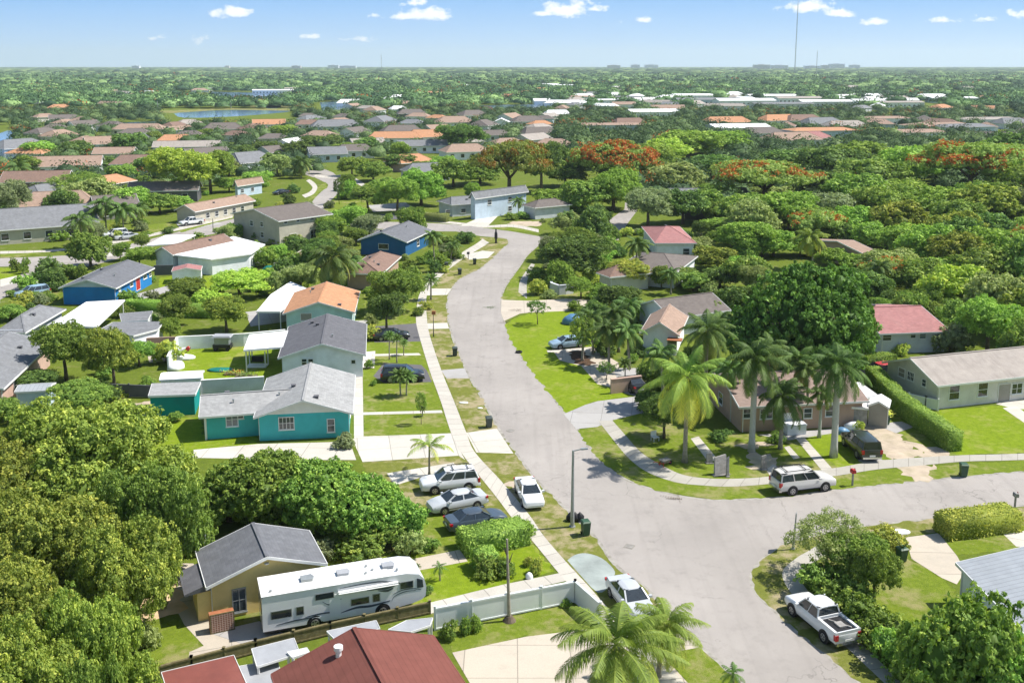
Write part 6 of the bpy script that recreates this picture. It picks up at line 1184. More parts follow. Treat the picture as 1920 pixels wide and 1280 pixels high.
def palm(key, bx, by, hx, hy, Lpx, r=.16, label=None, trunk='bark_p', shaft=False, group=None, nuts=False, rz=None, name='palm_tree', crown_mat=None):
    p = P(bx, by); z = zat(hx, hy, p.y); sc_ = FPX / p.y; dx = (hx - bx) / sc_ + 0; me, L0 = PC[key]; s = (Lpx / sc_) / L0
    dx = P(hx, hy, z).x - p.x
    o = thing(name, label, 'palm tree', p, 0, group); m = MB(); pts = [(0, 0, -.1)] + [(dx * (k / 8) ** 1.4, 0, z * k / 8) for k in range(1, 9)]
    if shaft:
        m.tube(pts[:-1], [r * 1.6, r * 1.25, r * 1.15, r * 1.15, r * 1.15, r * 1.1, r, r * .85], 12); m.build('trunk', trunk, o, smooth=True); m = MB(); m.tube([pts[-2], ((pts[-1][0] + pts[-2][0]) / 2, 0, (pts[-1][2] + pts[-2][2]) / 2), pts[-1]], [r * .9, r * 1.0, r * .45], 12); m.build('crownshaft', 'shaft', o, smooth=True)
    else:
        m.tube(pts, [r * 1.7] + [r * (1.1 - .04 * k) for k in range(8)], 9); m.build('trunk', trunk, o, smooth=True)
    c = bpy.data.objects.new('crown', me); COL.objects.link(c); c.parent = o; c.location = (dx, 0, z); c.scale = (s, s, s); c.rotation_euler = (0, 0, (bx * .7) % 6.28 if rz is None else rz)
    if crown_mat: c.material_slots[0].link = 'OBJECT'; c.material_slots[0].material = M[crown_mat]
    if nuts:
        m = MB(); rr = random.Random(bx)
        for k in range(7):
            a = rr.uniform(0, 6.28); q = Vector((dx + .28 * math.cos(a), .28 * math.sin(a), z - .3 - rr.random() * .25)); m.tube([q - Vector((0, 0, .13)), q - Vector((0, 0, .07)), q + Vector((0, 0, .07)), q + Vector((0, 0, .13))], [.05, .12, .12, .04], 8)
        m.build('coconut_cluster', 'leafnut', o, smooth=True)
    FOOT.append((p.x, p.y, .6)); return o
M['leafnut'] = paint('green_coconut', (.24, .27, .05), .6, .2, 3)
palm('coco', 1165, 1372, 1156, 1208, 165, .2, 'large coconut palm spreading over the beige driveway at the bottom', nuts=True)
palm('coco', 1234, 1268, 1250, 1170, 100, .14, 'smaller coconut palm between the large one and the street')
palm('coco_y', 1284, 866, 1289, 706, 100, .19, 'yellowing coconut palm on the corner lawn', nuts=True)
palm('royal', 1409, 846, 1417, 672, 78, .24, 'tallest royal palm with a smooth pale trunk, mid row', trunk='bark_r', shaft=True)
palm('royal', 1563, 856, 1571, 684, 76, .26, 'royal palm with thick white trunk by the dark wagon', trunk='bark_r', shaft=True)
palm('royal', 1463, 841, 1469, 742, 68, .17, 'shorter dark-headed palm before the duplex door', trunk='bark_p', crown_mat='lf_frondd')
palm('mid', 1536, 820, 1541, 738, 38, .14, 'slim green-trunked palm beside the duplex porch', trunk='bark_r')
palm('coco', 1321, 775, 1326, 618, 68, .2, 'tall coconut palm behind the duplex roof', crown_mat='lf_frond')
palm('mid', 1492, 790, 1495, 672, 50, .15, 'palm rising behind the duplex roof ridge')
palm('mid', 1440, 760, 1442, 650, 50, .15, 'palm half hidden behind the tallest royal palm')
palm('mid', 1372, 790, 1368, 690, 44, .13, 'palm in front of the duplex gable corner', trunk='bark_r'); palm('mid', 1515, 800, 1512, 690, 44, .13, 'palm between the short dark-headed palm and the porch palm')
palm('mid', 1243, 760, 1240, 660, 46, .14, 'palm standing before the white gable'); palm('royal', 1345, 700, 1350, 600, 40, .14, 'feathery palm top behind the tall coconut palm', crown_mat='lf_frond')
for i, a in enumerate(((1112, 664, 1108, 596, 46, 'tallest palm of the cluster beside the blue car'), (1142, 688, 1140, 616, 42, 'leaning palm with pale forked trunk in the cluster'), (1180, 692, 1176, 620, 44, 'rightmost palm of the cluster before the white gable'), (1160, 660, 1155, 586, 40, 'palm at the back of the cluster'), (1092, 676, 1094, 632, 24, 'low palm at the front of the cluster'))):
    palm('mid', *a[:5], .15, a[5], crown_mat='lf_frondd' if i % 2 else None)
palm('fan', 1172, 722, 1172, 680, 20, .07, 'little brownish palm before the low tan wall')
palm('mid', 1191, 526, 1195, 456, 32, .13, 'lone slim coconut palm rising over the brown roofs', nuts=True)
palm('mid', 1258, 552, 1258, 512, 26, .12, 'grey-green palm beside the sprawling brown roof')
palm('mid', 1175, 610, 1178, 572, 42, .13, 'wide low palm behind the cluster')
palm('mid', 628, 560, 625, 482, 62, .2, 'big coconut palm behind the orange-roofed bungalow')
palm('mid', 660, 540, 655, 490, 36, .14, 'second palm right of the big coconut palm')
palm('mid', 815, 502, 811, 442, 26, .11, 'slim palm right of the deep blue house'); palm('mid', 845, 490, 850, 460, 22, .1, 'short palm leaning toward the road bend')
palm('fan', 808, 562, 808, 524, 22, .12, 'stout palm at the top of the long sidewalk'); palm('arch', 640 + 165, 890, 805, 838, 54, .09, 'young arching palm on the front verge above the white vehicle')
palm('fan', 730, 674, 730, 628, 15, .07, 'thin palm first of three in front of the white bungalow'); palm('fan', 744, 680, 744, 634, 15, .07, 'middle thin palm of three in front of the white bungalow'); palm('fan', 757, 666, 757, 642, 12, .06, 'shortest thin palm of three in front of the white bungalow')
palm('fan', 751, 742, 749, 702, 24, .08, 'small palm with twin trunk before the dark parked car'); palm('fan', 762, 741, 763, 704, 22, .08, 'its slimmer neighbour palm before the dark parked car')
palm('tiny', 825, 1088, 824, 1062, 20, .05, 'tiny palm by the garden path of the yellow bungalow'); palm('tiny', 784, 1082, 784, 1060, 10, .04, 'tiny reddish palm beside the motorhome nose'); palm('fan', 792, 780, 793, 765, 10, .05, 'forked young palm on the front lawn')
palm('tiny', 1375, 1300, 1375, 1262, 36, .06, 'spiky young palm at the bottom edge near the street'); palm('fan', 97, 532, 97, 502, 26, .12, 'bushy palm beside the left street'); palm('fan', 66, 536, 66, 520, 20, .1, 'low arching palm left of the bushy one')
for i, a in enumerate(((155, 466, 150, 412, 38), (200, 440, 196, 382, 34), (232, 440, 230, 392, 34), (262, 432, 258, 390, 28), (178, 440, 176, 398, 30))):
    palm('mid', *a, .14, ('leftmost and fullest', 'tallest', 'third', 'rightmost', 'shortest')[i] + ' palm in the clump by the left street')
palm('mid', 37, 352, 35, 314, 32, .13, 'ragged palm near the left photo edge'); palm('mid', 513, 328, 513, 294, 26, .13, 'thick palm left of the street bend'); palm('mid', 565, 334, 565, 304, 30, .13, 'thick palm touching the street bend'); palm('mid', 1524, 505, 1520, 444, 42, .14, 'drooping yellow-green palm in front of the half-hidden pale roof', crown_mat='lf_frondy')
palm('mid', 1062, 440, 1064, 404, 22, .1, 'young palm left of the far side street'); palm('mid', 972, 405, 972, 376, 18, .1, 'small palm before the sprawling grey hip roof'); palm('mid', 745, 1025, 738, 998, 24, .05, 'drooping sapling palm in the yellow bungalow garden')
palm('mid', 1650, 560, 1650, 500, 34, .13, 'palm poking out of the trees behind the rose-red roof')
# ================================================================ hedges
def hedge(pts, w, h, mat, label, name='hedge', group=None, rough=.06):
    q = [P(*p) for p in pts]; c = sum(q, Vector()) / len(q); rng = np.random.default_rng(int(pts[0][0])); m = MB(); Vs = []; Fs = []; T = []; base = 0
    Cs = []; Ns = []
    for a, b in zip(q[:-1], q[1:]):
        d = (b - a); L = d.length; d.normalize(); n = Vector((-d.y, d.x, 0)); dens = 95
        def samp(cnt, f):
            for _ in range(int(cnt)): Cs.append(f(rng.random(), rng.random()))
        for (o0, u1, u2, nr) in ((a - n * w / 2, d * L, Vector((0, 0, h)), -n), (a + n * w / 2, d * L, Vector((0, 0, h)), n), (a - n * w / 2 + Vector((0, 0, h)), d * L, n * w, Vector((0, 0, 1))), (a - n * w / 2, n * w, Vector((0, 0, h)), -d), (b - n * w / 2, n * w, Vector((0, 0, h)), d)):
            k = int(u1.length * u2.length * dens); r = rng.random((k, 2)); P_ = np.array(o0)[None] + r[:, :1] * np.array(u1)[None] + r[:, 1:] * np.array(u2)[None]
            wob = np.sin(P_[:, :1] * 1.7 + P_[:, 1:2] * 1.3) * rough + rng.normal(0, rough * .6, (k, 1)); P_ = P_ + np.array(nr)[None] * wob; Cs.append(P_); Ns.append(np.repeat(np.array(nr)[None], k, 0))
        e = .07; m.hexa([a - n * (w / 2 - e) + d * e, b - n * (w / 2 - e) - d * e, b + n * (w / 2 - e) - d * e, a + n * (w / 2 - e) + d * e], [x + Vector((0, 0, h - e)) for x in (a - n * (w / 2 - e) + d * e, b - n * (w / 2 - e) - d * e, b + n * (w / 2 - e) - d * e, a + n * (w / 2 - e) + d * e)])
    C = np.vstack(Cs) - np.array((c.x, c.y, 0)); N = np.vstack(Ns); V, F = leaves_at(rng, C, N, .11, jit=.55, up=.25); t = np.clip(rng.normal(.5, .2, len(C)) + .12 * np.sin(C[:, 0] * 2.1) , 0, 1)
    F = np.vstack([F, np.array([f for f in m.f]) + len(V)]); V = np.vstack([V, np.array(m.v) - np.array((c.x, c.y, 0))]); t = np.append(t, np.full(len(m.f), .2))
    o = bpy.data.objects.new(name, mesh_np(name, V, F, [mat], t)); COL.objects.link(o); o.location = (c.x, c.y, 0); return tag(o, label, 'hedge', group)
hedge([(1634, 716), (1690, 775), (1790, 846)], 1.5, 1.9, 'hedge', 'long clipped green hedge between duplex drive and open lawn'); hedge([(1615, 700), (1672, 690)], 1.6, 1.9, 'lf_sea', 'dark green hedge behind the small red-topped vehicle')
hedge([(238, 586), (318, 590)], 1.8, 1.9, 'lf_fresh', 'clipped hedge behind the large white flat roof'); hedge([(318, 592), (402, 594)], 2.0, 2.0, 'hedge', 'bumpy bright hedge next to the yellowish round tree', rough=.18)
hedge([(866, 1034), (984, 1010)], 2.3, 1.45, 'hedge', 'bright block hedge beside the dark sedan'); hedge([(1764, 1004), (1898, 986)], 2.1, 1.6, 'hedge_y', 'yellow-green block hedge along the side street'); hedge([(770, 412), (840, 416)], 2, 1.8, 'lf_olive', 'olive clipped hedge before the low pale grey bungalow')
hedge([(150, 562), (236, 566)], 1.4, 1.4, 'lf_mid', 'low hedge under the wall of the bright blue bungalow'); hedge([(890, 1068), (930, 1060)], 1.7, 1.3, 'hedge', 'small squared hedge at the end of the garden path')
# ================================================================ walls and fences
def fence(pts, h, mat, label, name='fence', posts=None, t=.1, cap=None, cat='fence', rail=None):
    q = [P(*p) for p in pts]; c = sum(q, Vector()) / len(q); o = thing(name, label, cat, c); m = MB(); q = [p - c for p in q]; pm = MB(); n = 0
    for a, b in zip(q[:-1], q[1:]):
        d = (b - a).normalized(); nr = Vector((-d.y, d.x, 0)) * t / 2; L = (b - a).length; k = max(1, round(L / (posts or L)))
        for i in range(k):
            s, e = a + d * (L * i / k), a + d * (L * (i + 1) / k); g_ = .05 if posts else 0
            s2, e2 = s + d * g_, e - d * g_; z0 = .06 if posts else 0
            m.hexa([s2 - nr + Vector((0, 0, z0)), e2 - nr + Vector((0, 0, z0)), e2 + nr + Vector((0, 0, z0)), s2 + nr + Vector((0, 0, z0))], [x + Vector((0, 0, h)) for x in (s2 - nr, e2 - nr, e2 + nr, s2 + nr)])
    m.build('panel' if posts else 'wall', mat, o)
    if posts:
        for a, b in zip(q[:-1], q[1:]):
            L = (b - a).length; k = max(1, round(L / posts))
            for i in range(k + 1):
                s = a + (b - a) * (i / k); pm = MB(); pm.box(s.x - .07, s.x + .07, s.y - .07, s.y + .07, 0, h + .08); pm.box(s.x - .09, s.x + .09, s.y - .09, s.y + .09, h + .08, h + .12); pm.build('post', rail or mat, o)
        for a, b in zip(q[:-1], q[1:]):
            rm = MB(); 
            for z in (.12, h - .06): rm.bar(a + Vector((0, 0, z)), b + Vector((0, 0, z)), t + .07, .1)
            rm.build('rail', rail or mat, o)
    elif cap:
        cm = MB()
        for a, b in zip(q[:-1], q[1:]): cm.bar(a + Vector((0, 0, h + .035)), b + Vector((0, 0, h + .035)), t + .1, .07)
        cm.build('coping', cap, o)
    return o
fence([(816, 1181), (1078, 1129), (1125, 1172)], 1.55, 'pvc', 'white vinyl panel fence between the gardens and the sidewalk', posts=2.6)
fence([(262, 1283), (360, 1256), (480, 1224), (620, 1190), (806, 1150)], 0.85, 'wood', 'olive-brown board fence behind the motorhome', posts=2.4)
fence([(316, 694), (334, 655), (457, 649), (536, 641)], 1.6, 'w_white', 'white garden wall around the walled back lawn', name='garden_wall', cat='wall', t=.2, cap='white'); fence([(377, 738), (496, 731)], 1.5, 'w_grey', 'pale wall behind the turquoise bungalow wing', name='garden_wall', cat='wall', t=.18, cap='white')
fence([(248, 658), (330, 654)], 1.6, 'w_brown', 'brown garden wall left of the walled back lawn', name='garden_wall', cat='wall', t=.2); fence([(158, 740), (286, 746)], 1.4, 'w_dgrey', 'dark grey fence behind the big tree clump', posts=2.5)
fence([(515, 510), (565, 484)], 1.5, 'wood', 'tan board fence left of the big coconut palm', posts=2.4, rail='w_cream'); fence([(1145, 738), (1202, 731)], 1.6, 'w_pink', 'low tan garden wall at the top of the grey driveway', name='garden_wall', cat='wall', t=.25, cap='w_pink')
fence([(290, 516), (326, 515)], 1.7, 'w_dgrey', 'dark grey wall between blue bungalow and pink-roofed shed', name='garden_wall', cat='wall', t=.2); fence([(1284, 413), (1356, 410)], 2, 'w_dgrey', 'dark green-grey fence deep in the trees', posts=3)
fence([(1030, 530), (1034, 548), (1048, 553), (1060, 552), (1074, 550)], 1.5, 'w_grey', 'pale curved garden wall with a red flower bush', name='garden_wall', cat='wall', t=.3, cap='w_grey'); fence([(1703, 758), (1735, 765), (1758, 770)], 1.2, 'trim', 'white gate frame at the corner of the long grey bungalow', posts=1.4)
# canopies between the yellow bungalow and the red roofs
for pts, lab, z in (([(472, 1216), (551, 1196), (562, 1224), (482, 1249)], 'grey canvas canopy nearest the flat brick-red roof', 2.0), ([(613, 1183), (705, 1163), (712, 1178), (630, 1200)], 'narrow grey canvas canopy above the ribbed red roof', 2.0), ([(728, 1180), (762, 1163), (811, 1158), (806, 1172), (770, 1184)], 'grey canvas canopy beside the white fence end', 1.9), ([(448, 1249), (520, 1236), (530, 1280), (460, 1300)], 'low grey canvas sheet between the two red roofs', 1.5), ([(539, 1222), (575, 1214), (580, 1222), (548, 1232)], 'small white canvas strip above the ribbed red roof', 2.1)):
    flat_roof('canopy', lab, 'canopy', pts, z, 'tarp' if 'grey' in lab else 'tarp_w', th=.05)
# ================================================================ vehicles
def loft(st, mi=0):
    """st: (x, z_bottom, z_top, half_width, shoulder) stations along the car"""
    m = MB(); R = []
    for x, zb, zt, w_, sh in st:
        hh = zt - zb; pts = [(w_ * .80, zb), (w_ * .96, zb + hh * .12), (w_, zb + hh * .45), (w_ * .985, zb + hh * .72), (w_ * .93, zt - hh * .10), (w_ * sh, zt)]
        ring = [(x, y, z) for y, z in pts] + [(x, -y, z) for y, z in reversed(pts)]; R.append(ring)
    n = len(R[0]); vs = [v for r in R for v in r]; fs = []
    for i in range(len(R) - 1):
        for k in range(n): fs.append((i * n + k, (i + 1) * n + k, (i + 1) * n + (k + 1) % n, i * n + (k + 1) % n))
    fs.append(tuple(range(n))[::-1] if False else tuple(range(n))); fs.append(tuple((len(R) - 1) * n + k for k in range(n))[::-1]); m.add(vs, fs, mi); return m
SPEC = dict(
 sedan=dict(L=4.75, W=1.82, zr=1.43, wb=2.75, rw=.325, st=[(-2.37, .42, .80, .74, .8), (-2.30, .28, 1.0, .84, .86), (-1.9, .22, 1.04, .90, .88), (-1.2, .2, 1.0, .91, .9), (.9, .2, .96, .91, .9), (1.5, .2, .93, .90, .86), (2.1, .22, .82, .86, .82), (2.33, .28, .72, .78, .8), (2.38, .4, .6, .66, .8)], cab=(-1.75, -.95, .35, 1.15), cw=.80, rwid=.60),
 suv=dict(L=4.9, W=1.92, zr=1.80, wb=2.85, rw=.37, st=[(-2.45, .5, .95, .84, .85), (-2.38, .35, 1.12, .90, .9), (-1.9, .3, 1.14, .95, .92), (0, .28, 1.12, .96, .92), (1.15, .28, 1.10, .96, .9), (1.6, .3, 1.08, .95, .86), (2.2, .32, 1.0, .91, .84), (2.4, .38, .9, .84, .82), (2.46, .48, .75, .74, .8)], cab=(-2.3, -2.0, .35, 1.2), cw=.84, rwid=.68),
 big=dict(L=5.3, W=2.0, zr=1.92, wb=3.05, rw=.4, st=[(-2.65, .5, 1.05, .9, .88), (-2.6, .38, 1.2, .96, .92), (-2.1, .34, 1.22, .99, .93), (0, .32, 1.2, 1.0, .93), (1.1, .32, 1.18, 1.0, .9), (1.6, .34, 1.16, .99, .86), (2.35, .36, 1.08, .95, .85), (2.6, .42, .95, .9, .84), (2.66, .5, .8, .8, .8)], cab=(-2.56, -2.38, .45, 1.2), cw=.88, rwid=.74),
 pickup=dict(L=5.5, W=1.95, zr=1.82, wb=3.3, rw=.39, st=[(-2.75, .5, 1.02, .86, .96), (-2.7, .42, 1.1, .93, .97), (-.9, .36, 1.12, .96, .97), (-.88, .36, 1.12, .96, .92), (.95, .34, 1.10, .97, .9), (1.4, .34, 1.08, .96, .87), (2.35, .36, 1.0, .93, .85), (2.62, .42, .88, .86, .84), (2.7, .5, .72, .76, .8)], cab=(-.85, -.68, .55, 1.25), cw=.85, rwid=.68),
)
def car_paint(n, c): M[n] = paint('car_' + n, c, .32, .04, .8, .5, coat=.6)
for n, c in (('cp_white', (.74, .75, .76)), ('cp_silver', (.50, .52, .54)), ('cp_bluegrey', (.055, .075, .10)), ('cp_black', (.018, .022, .028)), ('cp_pearl', (.62, .60, .57)), ('cp_dkgreen', (.025, .032, .022)), ('cp_grey', (.22, .24, .25)), ('cp_lblue', (.30, .42, .52)), ('cp_blue', (.06, .16, .30))): car_paint(n, c)
def wheelset(o, wb, rw, hw, ts=(-1, 1), dual=False, xs=None):
    for x in (xs or (wb / 2, -wb / 2)):
        for s in ts:
            m = MB(); y0, y1 = s * (hw - .22), s * (hw + .015); m.tube([(x, y0, rw), (x, y0 + s * .02, rw), (x, y1 - s * .03, rw), (x, y1, rw)], [rw * .96, rw, rw, rw * .93], 22); t = m.build('wheel', 'tire', o)
            m = MB(); m.tube([(x, y1 - s * .01, rw), (x, y1 + s * .012, rw)], [rw * .62, rw * .60], 18)
            r_ = m.build('rim', 'rim', t); m = MB()
            for k in range(5):
                a = 2 * PI * k / 5; m.hexa(*[[(x + math.cos(a + da) * rr, yy_, rw + math.sin(a + da) * rr) for da, rr in ((-.24, rw * .2), (.24, rw * .2), (.30, rw * .52), (-.30, rw * .52))] for yy_ in (y1 + s * .013, y1 + s * .017)])
            m.build('spoke_gap', 'black', t)
def car(kind, fw, rw_, side, mat, label, rack=False, group=None, wipe=None, roofm=None):
    S = SPEC[kind]; a, b = P(*fw), P(*rw_); d = (a - b); d.z = 0; d.normalize(); left = Vector((-d.y, d.x, 0)); mid = (a + b) / 2; c = mid + left * ((S['W'] / 2 - .1) * (-1 if side == 'L' else 1)); c.z = .012
    o = thing({'sedan': 'parked_car', 'suv': 'parked_car', 'big': 'parked_car', 'pickup': 'pickup_truck'}[kind], label, {'sedan': 'car', 'suv': 'car', 'big': 'car', 'pickup': 'pickup truck'}[kind], c, math.atan2(d.y, d.x), group)
    FOOT.append((c.x, c.y, 3)); hw = S['W'] / 2; body = loft(S['st']).build('body', mat, o, smooth=False)
    for p_ in body.data.polygons: p_.use_smooth = True
    try: body.data.set_sharp_from_angle(angle=R_(38))
    except Exception: pass
    x0, x1, x2, x3 = S['cab']; zb = S['st'][4][2] - .03; zr = S['zr']; cw, rwd = S['cw'], S['rwid']
    # greenhouse: glass faces framed by pillars
    def quad(name, pts, mat_, off=0, par=o):
        m = MB(); n = (Vector(pts[1]) - Vector(pts[0])).cross(Vector(pts[2]) - Vector(pts[0])).normalized(); m.hexa([Vector(p) - n * .02 + n * off for p in pts], [Vector(p) + n * off for p in pts]); return m.build(name, mat_, par)
    B = lambda x, y: (x, y, zb); T = lambda x, y: (x, y, zr - .05)
    m = MB(); m.hexa([B(x0 + .03, -cw + .03), B(x3 - .03, -cw + .03), B(x3 - .03, cw - .03), B(x0 + .03, cw - .03)], [T(x1 + .03, -rwd + .03), T(x2 - .03, -rwd + .03), T(x2 - .03, rwd - .03), T(x1 + .03, rwd - .03)]); m.build('cabin', 'black', o)
    quad('windshield', [B(x3 - .05, -cw + .09), B(x3 - .05, cw - .09), T(x2, rwd - .04), T(x2, -rwd + .04)], 'glass', .035); quad('rear_window', [B(x0 + .05, cw - .1), B(x0 + .05, -cw + .1), T(x1, -rwd + .05), T(x1, rwd - .05)], 'glass', .03)
    for s in (-1, 1):
        for (p, q) in ((B(x3, s * cw), T(x2 + .02, s * rwd)), (B(x0, s * cw), T(x1 - .02, s * rwd))): fr = MB(); fr.bar(p, q, .10, .07); fr.build('pillar', mat, o)
        n = 2 if kind in ('sedan', 'pickup') else 3
        cuts = [x0 + (x3 - x0) * k / n for k in range(n + 1)]; tops = [x1 + (x2 - x1) * k / n for k in range(n + 1)]
        for k in range(n):
            e = .07; pts = [B(cuts[k] + e, s * cw), B(cuts[k + 1] - e, s * cw), T(tops[k + 1] - e, s * rwd), T(tops[k] + e, s * rwd)]
            pts = [(p[0], p[1], p[2] + (.03 if i < 2 else -.02)) for i, p in enumerate(pts)]
            if s > 0: pts = [pts[1], pts[0], pts[3], pts[2]]
            quad('side_window', pts, 'glass', .012)
            if k: fr = MB(); fr.bar(B(cuts[k], s * cw), T(tops[k], s * rwd), .09, .05); fr.build('pillar', mat, o)
    r = MB(); zt = zr; nx = 5
    xs = [x1 - .06 + (x2 - x1 + .14) * k / nx for k in range(nx + 1)]; vs = []; ys = [-1, -.9, -.5, 0, .5, .9, 1]
    for i, x in enumerate(xs):
        for y in ys: vs.append((x, y * (rwd + .03), zt + .03 - .10 * abs(y) ** 4 - .06 * abs(2 * i / nx - 1) ** 3))
    n = len(ys); fs = [(i * n + k, i * n + k + 1, (i + 1) * n + k + 1, (i + 1) * n + k)[::-1] for i in range(nx) for k in range(n - 1)]; nb = len(vs); vs += [(x, y, z - .07) for x, y, z in vs]; fs += [tuple(nb + q for q in f[::-1]) for f in fs]
    ed = [k for k in range(n)] ; 
    for k in range(n - 1): fs += [(k, k + 1, nb + k + 1, nb + k), (nx * n + k + 1, nx * n + k, nb + nx * n + k, nb + nx * n + k + 1)]
    for i in range(nx): fs += [((i + 1) * n, i * n, nb + i * n, nb + (i + 1) * n), (i * n + n - 1, (i + 1) * n + n - 1, nb + (i + 1) * n + n - 1, nb + i * n + n - 1)]
    r.add(vs, fs); ro = r.build('roof', roofm or mat, o)
    if rack:
        m = MB()
        for s in (-1, 1): m.bar((x1 + .2, s * rwd * .86, zt + .09), (x2 - .25, s * rwd * .86, zt + .09), .05)
        for x in (x1 + .5, x2 - .6): m.bar((x, -rwd * .86, zt + .10), (x, rwd * .86, zt + .10), .05)
        m.build('roof_rack', 'black', o)
    # arches, wheels
    for x in (S['wb'] / 2, -S['wb'] / 2):
        for s in (-1, 1):
            m = MB(); m.tube([(x, s * (hw - .35), S['rw'] + .03), (x, s * (hw + .004), S['rw'] + .03)], S['rw'] * 1.17, 22); m.build('wheel_arch', 'black', o)
    wheelset(o, S['wb'], S['rw'], hw)
    xf, xb = S['st'][-2][0], S['st'][1][0]; zf, zk = S['st'][-2][2], S['st'][1][2]
    for s in (-1, 1):
        m = MB(); m.hexa([(xf - .22, s * hw * .93, zf - .16), (xf + .03, s * hw * .62, zf - .2), (xf + .03, s * hw * .62, zf - .05), (xf - .22, s * hw * .93, zf - .0)], [(xf - .25, s * hw * .75, zf - .16), (xf - .05, s * hw * .5, zf - .2), (xf - .05, s * hw * .5, zf - .05), (xf - .25, s * hw * .75, zf)]); m.build('headlight', 'amber_l', o)
        m = MB(); hgt = .36 if kind in ('suv', 'big', 'pickup') else .17; m.box(xb - .075, xb + .14, min(s * hw * .72, s * hw * .955), max(s * hw * .72, s * hw * .955), zk - hgt - .05, zk - .05); m.build('tail_light', 'red_l', o)
        m = MB(); m.box(x3 - .32, x3 - .14, min(s * (hw - .04), s * (hw + .17)), max(s * (hw - .04), s * (hw + .17)), zb + .02, zb + .17); m.build('mirror', mat, o)
    m = MB(); m.box(S['st'][-1][0] - .22, S['st'][-1][0] + .03, -hw * .74, hw * .74, .36, .52); m.build('front_bumper', 'chrome' if kind in ('big', 'pickup') else mat, o)
    m = MB(); m.box(S['st'][-2][0] - .1, S['st'][-2][0] + .035, -hw * .5, hw * .5, zf - .26, zf - .1); m.build('grille', 'black', o)
    m = MB(); m.box(S['st'][0][0] - .06, S['st'][0][0] + .2, -hw * .86, hw * .86, .36, .55); m.build('rear_bumper', 'chrome' if kind in ('big', 'pickup') else mat, o)
    m = MB(); m.box(S['st'][0][0] - .075, S['st'][0][0] - .05, -.26, .26, .58, .72); m.build('number_plate', 'white', o)
    m = MB()
    for s in (-1, 1): m.box(x0 + .3, x3 + .1, min(s * hw * .985, s * hw * 1.005), max(s * hw * .985, s * hw * 1.005), .42, .47)
    m.build('side_moulding', 'black', o)
    if kind == 'pickup':
        m = MB(); m.box(-2.58, -.98, -.72, .72, 1.085, 1.128); m.build('bed_floor', 'black', o)
        m = MB()
        for s in (-1, 1): m.box(-2.7, -.9, min(s * .74, s * .92), max(s * .74, s * .92), 1.09, 1.24)
        m.box(-2.74, -2.66, -.92, .92, .7, 1.24); m.box(-.95, -.88, -.9, .9, 1.09, 1.3); m.build('bed_wall', mat, o)
        m = MB(); m.box(-2.2, -1.6, -.3, .2, 1.125, 1.22); m.bar((-2.4, -.5, 1.17), (-1.2, .3, 1.17), .08); m.build('load', 'wood_g', o)
    return o
car('suv', (809, 928), (884, 920), 'L', 'cp_white', 'white sport utility car parked furthest from the block hedge', rack=True)
car('sedan', (829, 966), (898, 953), 'L', 'cp_silver', 'silver four-door car parked between the white and the dark one')
car('sedan', (936, 988), (862, 1002), 'R', 'cp_bluegrey', 'dark blue-grey four-door car beside the block hedge')
car('sedan', (983, 957), (965, 917), 'R', 'cp_white', 'white four-door car parked on the verge between sidewalk and street')
car('big', (1547, 921), (1484, 929), 'R', 'cp_pearl', 'pearl-white large utility car parked on the corner verge', rack=True)
car('big', (1581, 834), (1609, 861), 'L', 'cp_dkgreen', 'dark wagon parked on the grass by the thick royal palm')
car('pickup', (1485, 1153), (1546, 1205), 'L', 'cp_white', 'white pickup truck with open bed on the corner verge')
car('sedan', (1176, 1158), (1146, 1120), 'R', 'cp_silver', 'silver car half hidden by the coconut palms')
car('suv', (780, 717), (730, 718), 'R', 'cp_black', 'black car on the dark pad before the turquoise bungalow')
car('sedan', (755, 638), (714, 640), 'R', 'cp_black', 'black car on the dark pad before the white bungalow')
car('sedan', (316, 1050), (352, 1046), 'L', 'cp_grey', 'grey car tucked between the tree clump and the yellow bungalow')
car('pickup', (349, 424), (376, 421), 'L', 'cp_white', 'white pickup on the upper street before the long tan roof'); car('suv', (208, 447), (230, 445), 'L', 'cp_white', 'white car partly behind another on the left street'); car('sedan', (228, 451), (251, 449), 'L', 'cp_silver', 'silver-white car at the kerb of the left street')
car('suv', (48, 561), (82, 556), 'L', 'cp_lblue', 'pale blue car on the grass left of the bright blue bungalow'); car('sedan', (1054, 655), (1084, 652), 'L', 'cp_lblue', 'light blue car partly under the palm cluster'); car('suv', (1645, 714), (1668, 712), 'L', 'cp_black', 'dark small vehicle with a red roof in front of the dark hedge', roofm='red')
car('sedan', (520, 366), (540, 364), 'L', 'cp_black', 'dark car under bushes beside the street bend'); car('sedan', (1160, 722), (1184, 738), 'L', 'cp_black', 'dark car half hidden between low tan wall and gable')
# the motorhome
A_, B_ = P(800, 1142), P(494, 1197); d = (A_ - B_); d.z = 0; Lr = d.length; d.normalize(); c = (A_ + B_) / 2; left = Vector((-d.y, d.x, 0)); c = c + left * 1.25
rv = thing('motorhome', 'long white motorhome trailer with dark swoosh decals and a raised rounded front', 'motorhome', (c.x, c.y, 0.012), math.atan2(d.y, d.x)); FOOT.append((c.x, c.y, 5)); hl = Lr / 2; W2 = 1.25
prof = [(-hl, .55), (-hl, 3.35), (-hl + .12, 3.5), (hl - 2.6, 3.55), (hl - 1.3, 3.52), (hl - .5, 3.3), (hl - .12, 2.8), (hl, 2.1), (hl - .05, 1.25), (hl - .3, 1.0), (hl - .9, .8), (hl - 2.6, .55)]
m = MB(); n = len(prof); m.add([(x, -W2, z) for x, z in prof] + [(x, W2, z) for x, z in prof], [tuple(range(n)), tuple(range(n, 2 * n))[::-1]] + [(i, i + n, (i + 1) % n + n, (i + 1) % n) for i in range(n)]); bd = m.build('body', M['cp_white'], rv)
for f_ in bd.data.polygons: pass
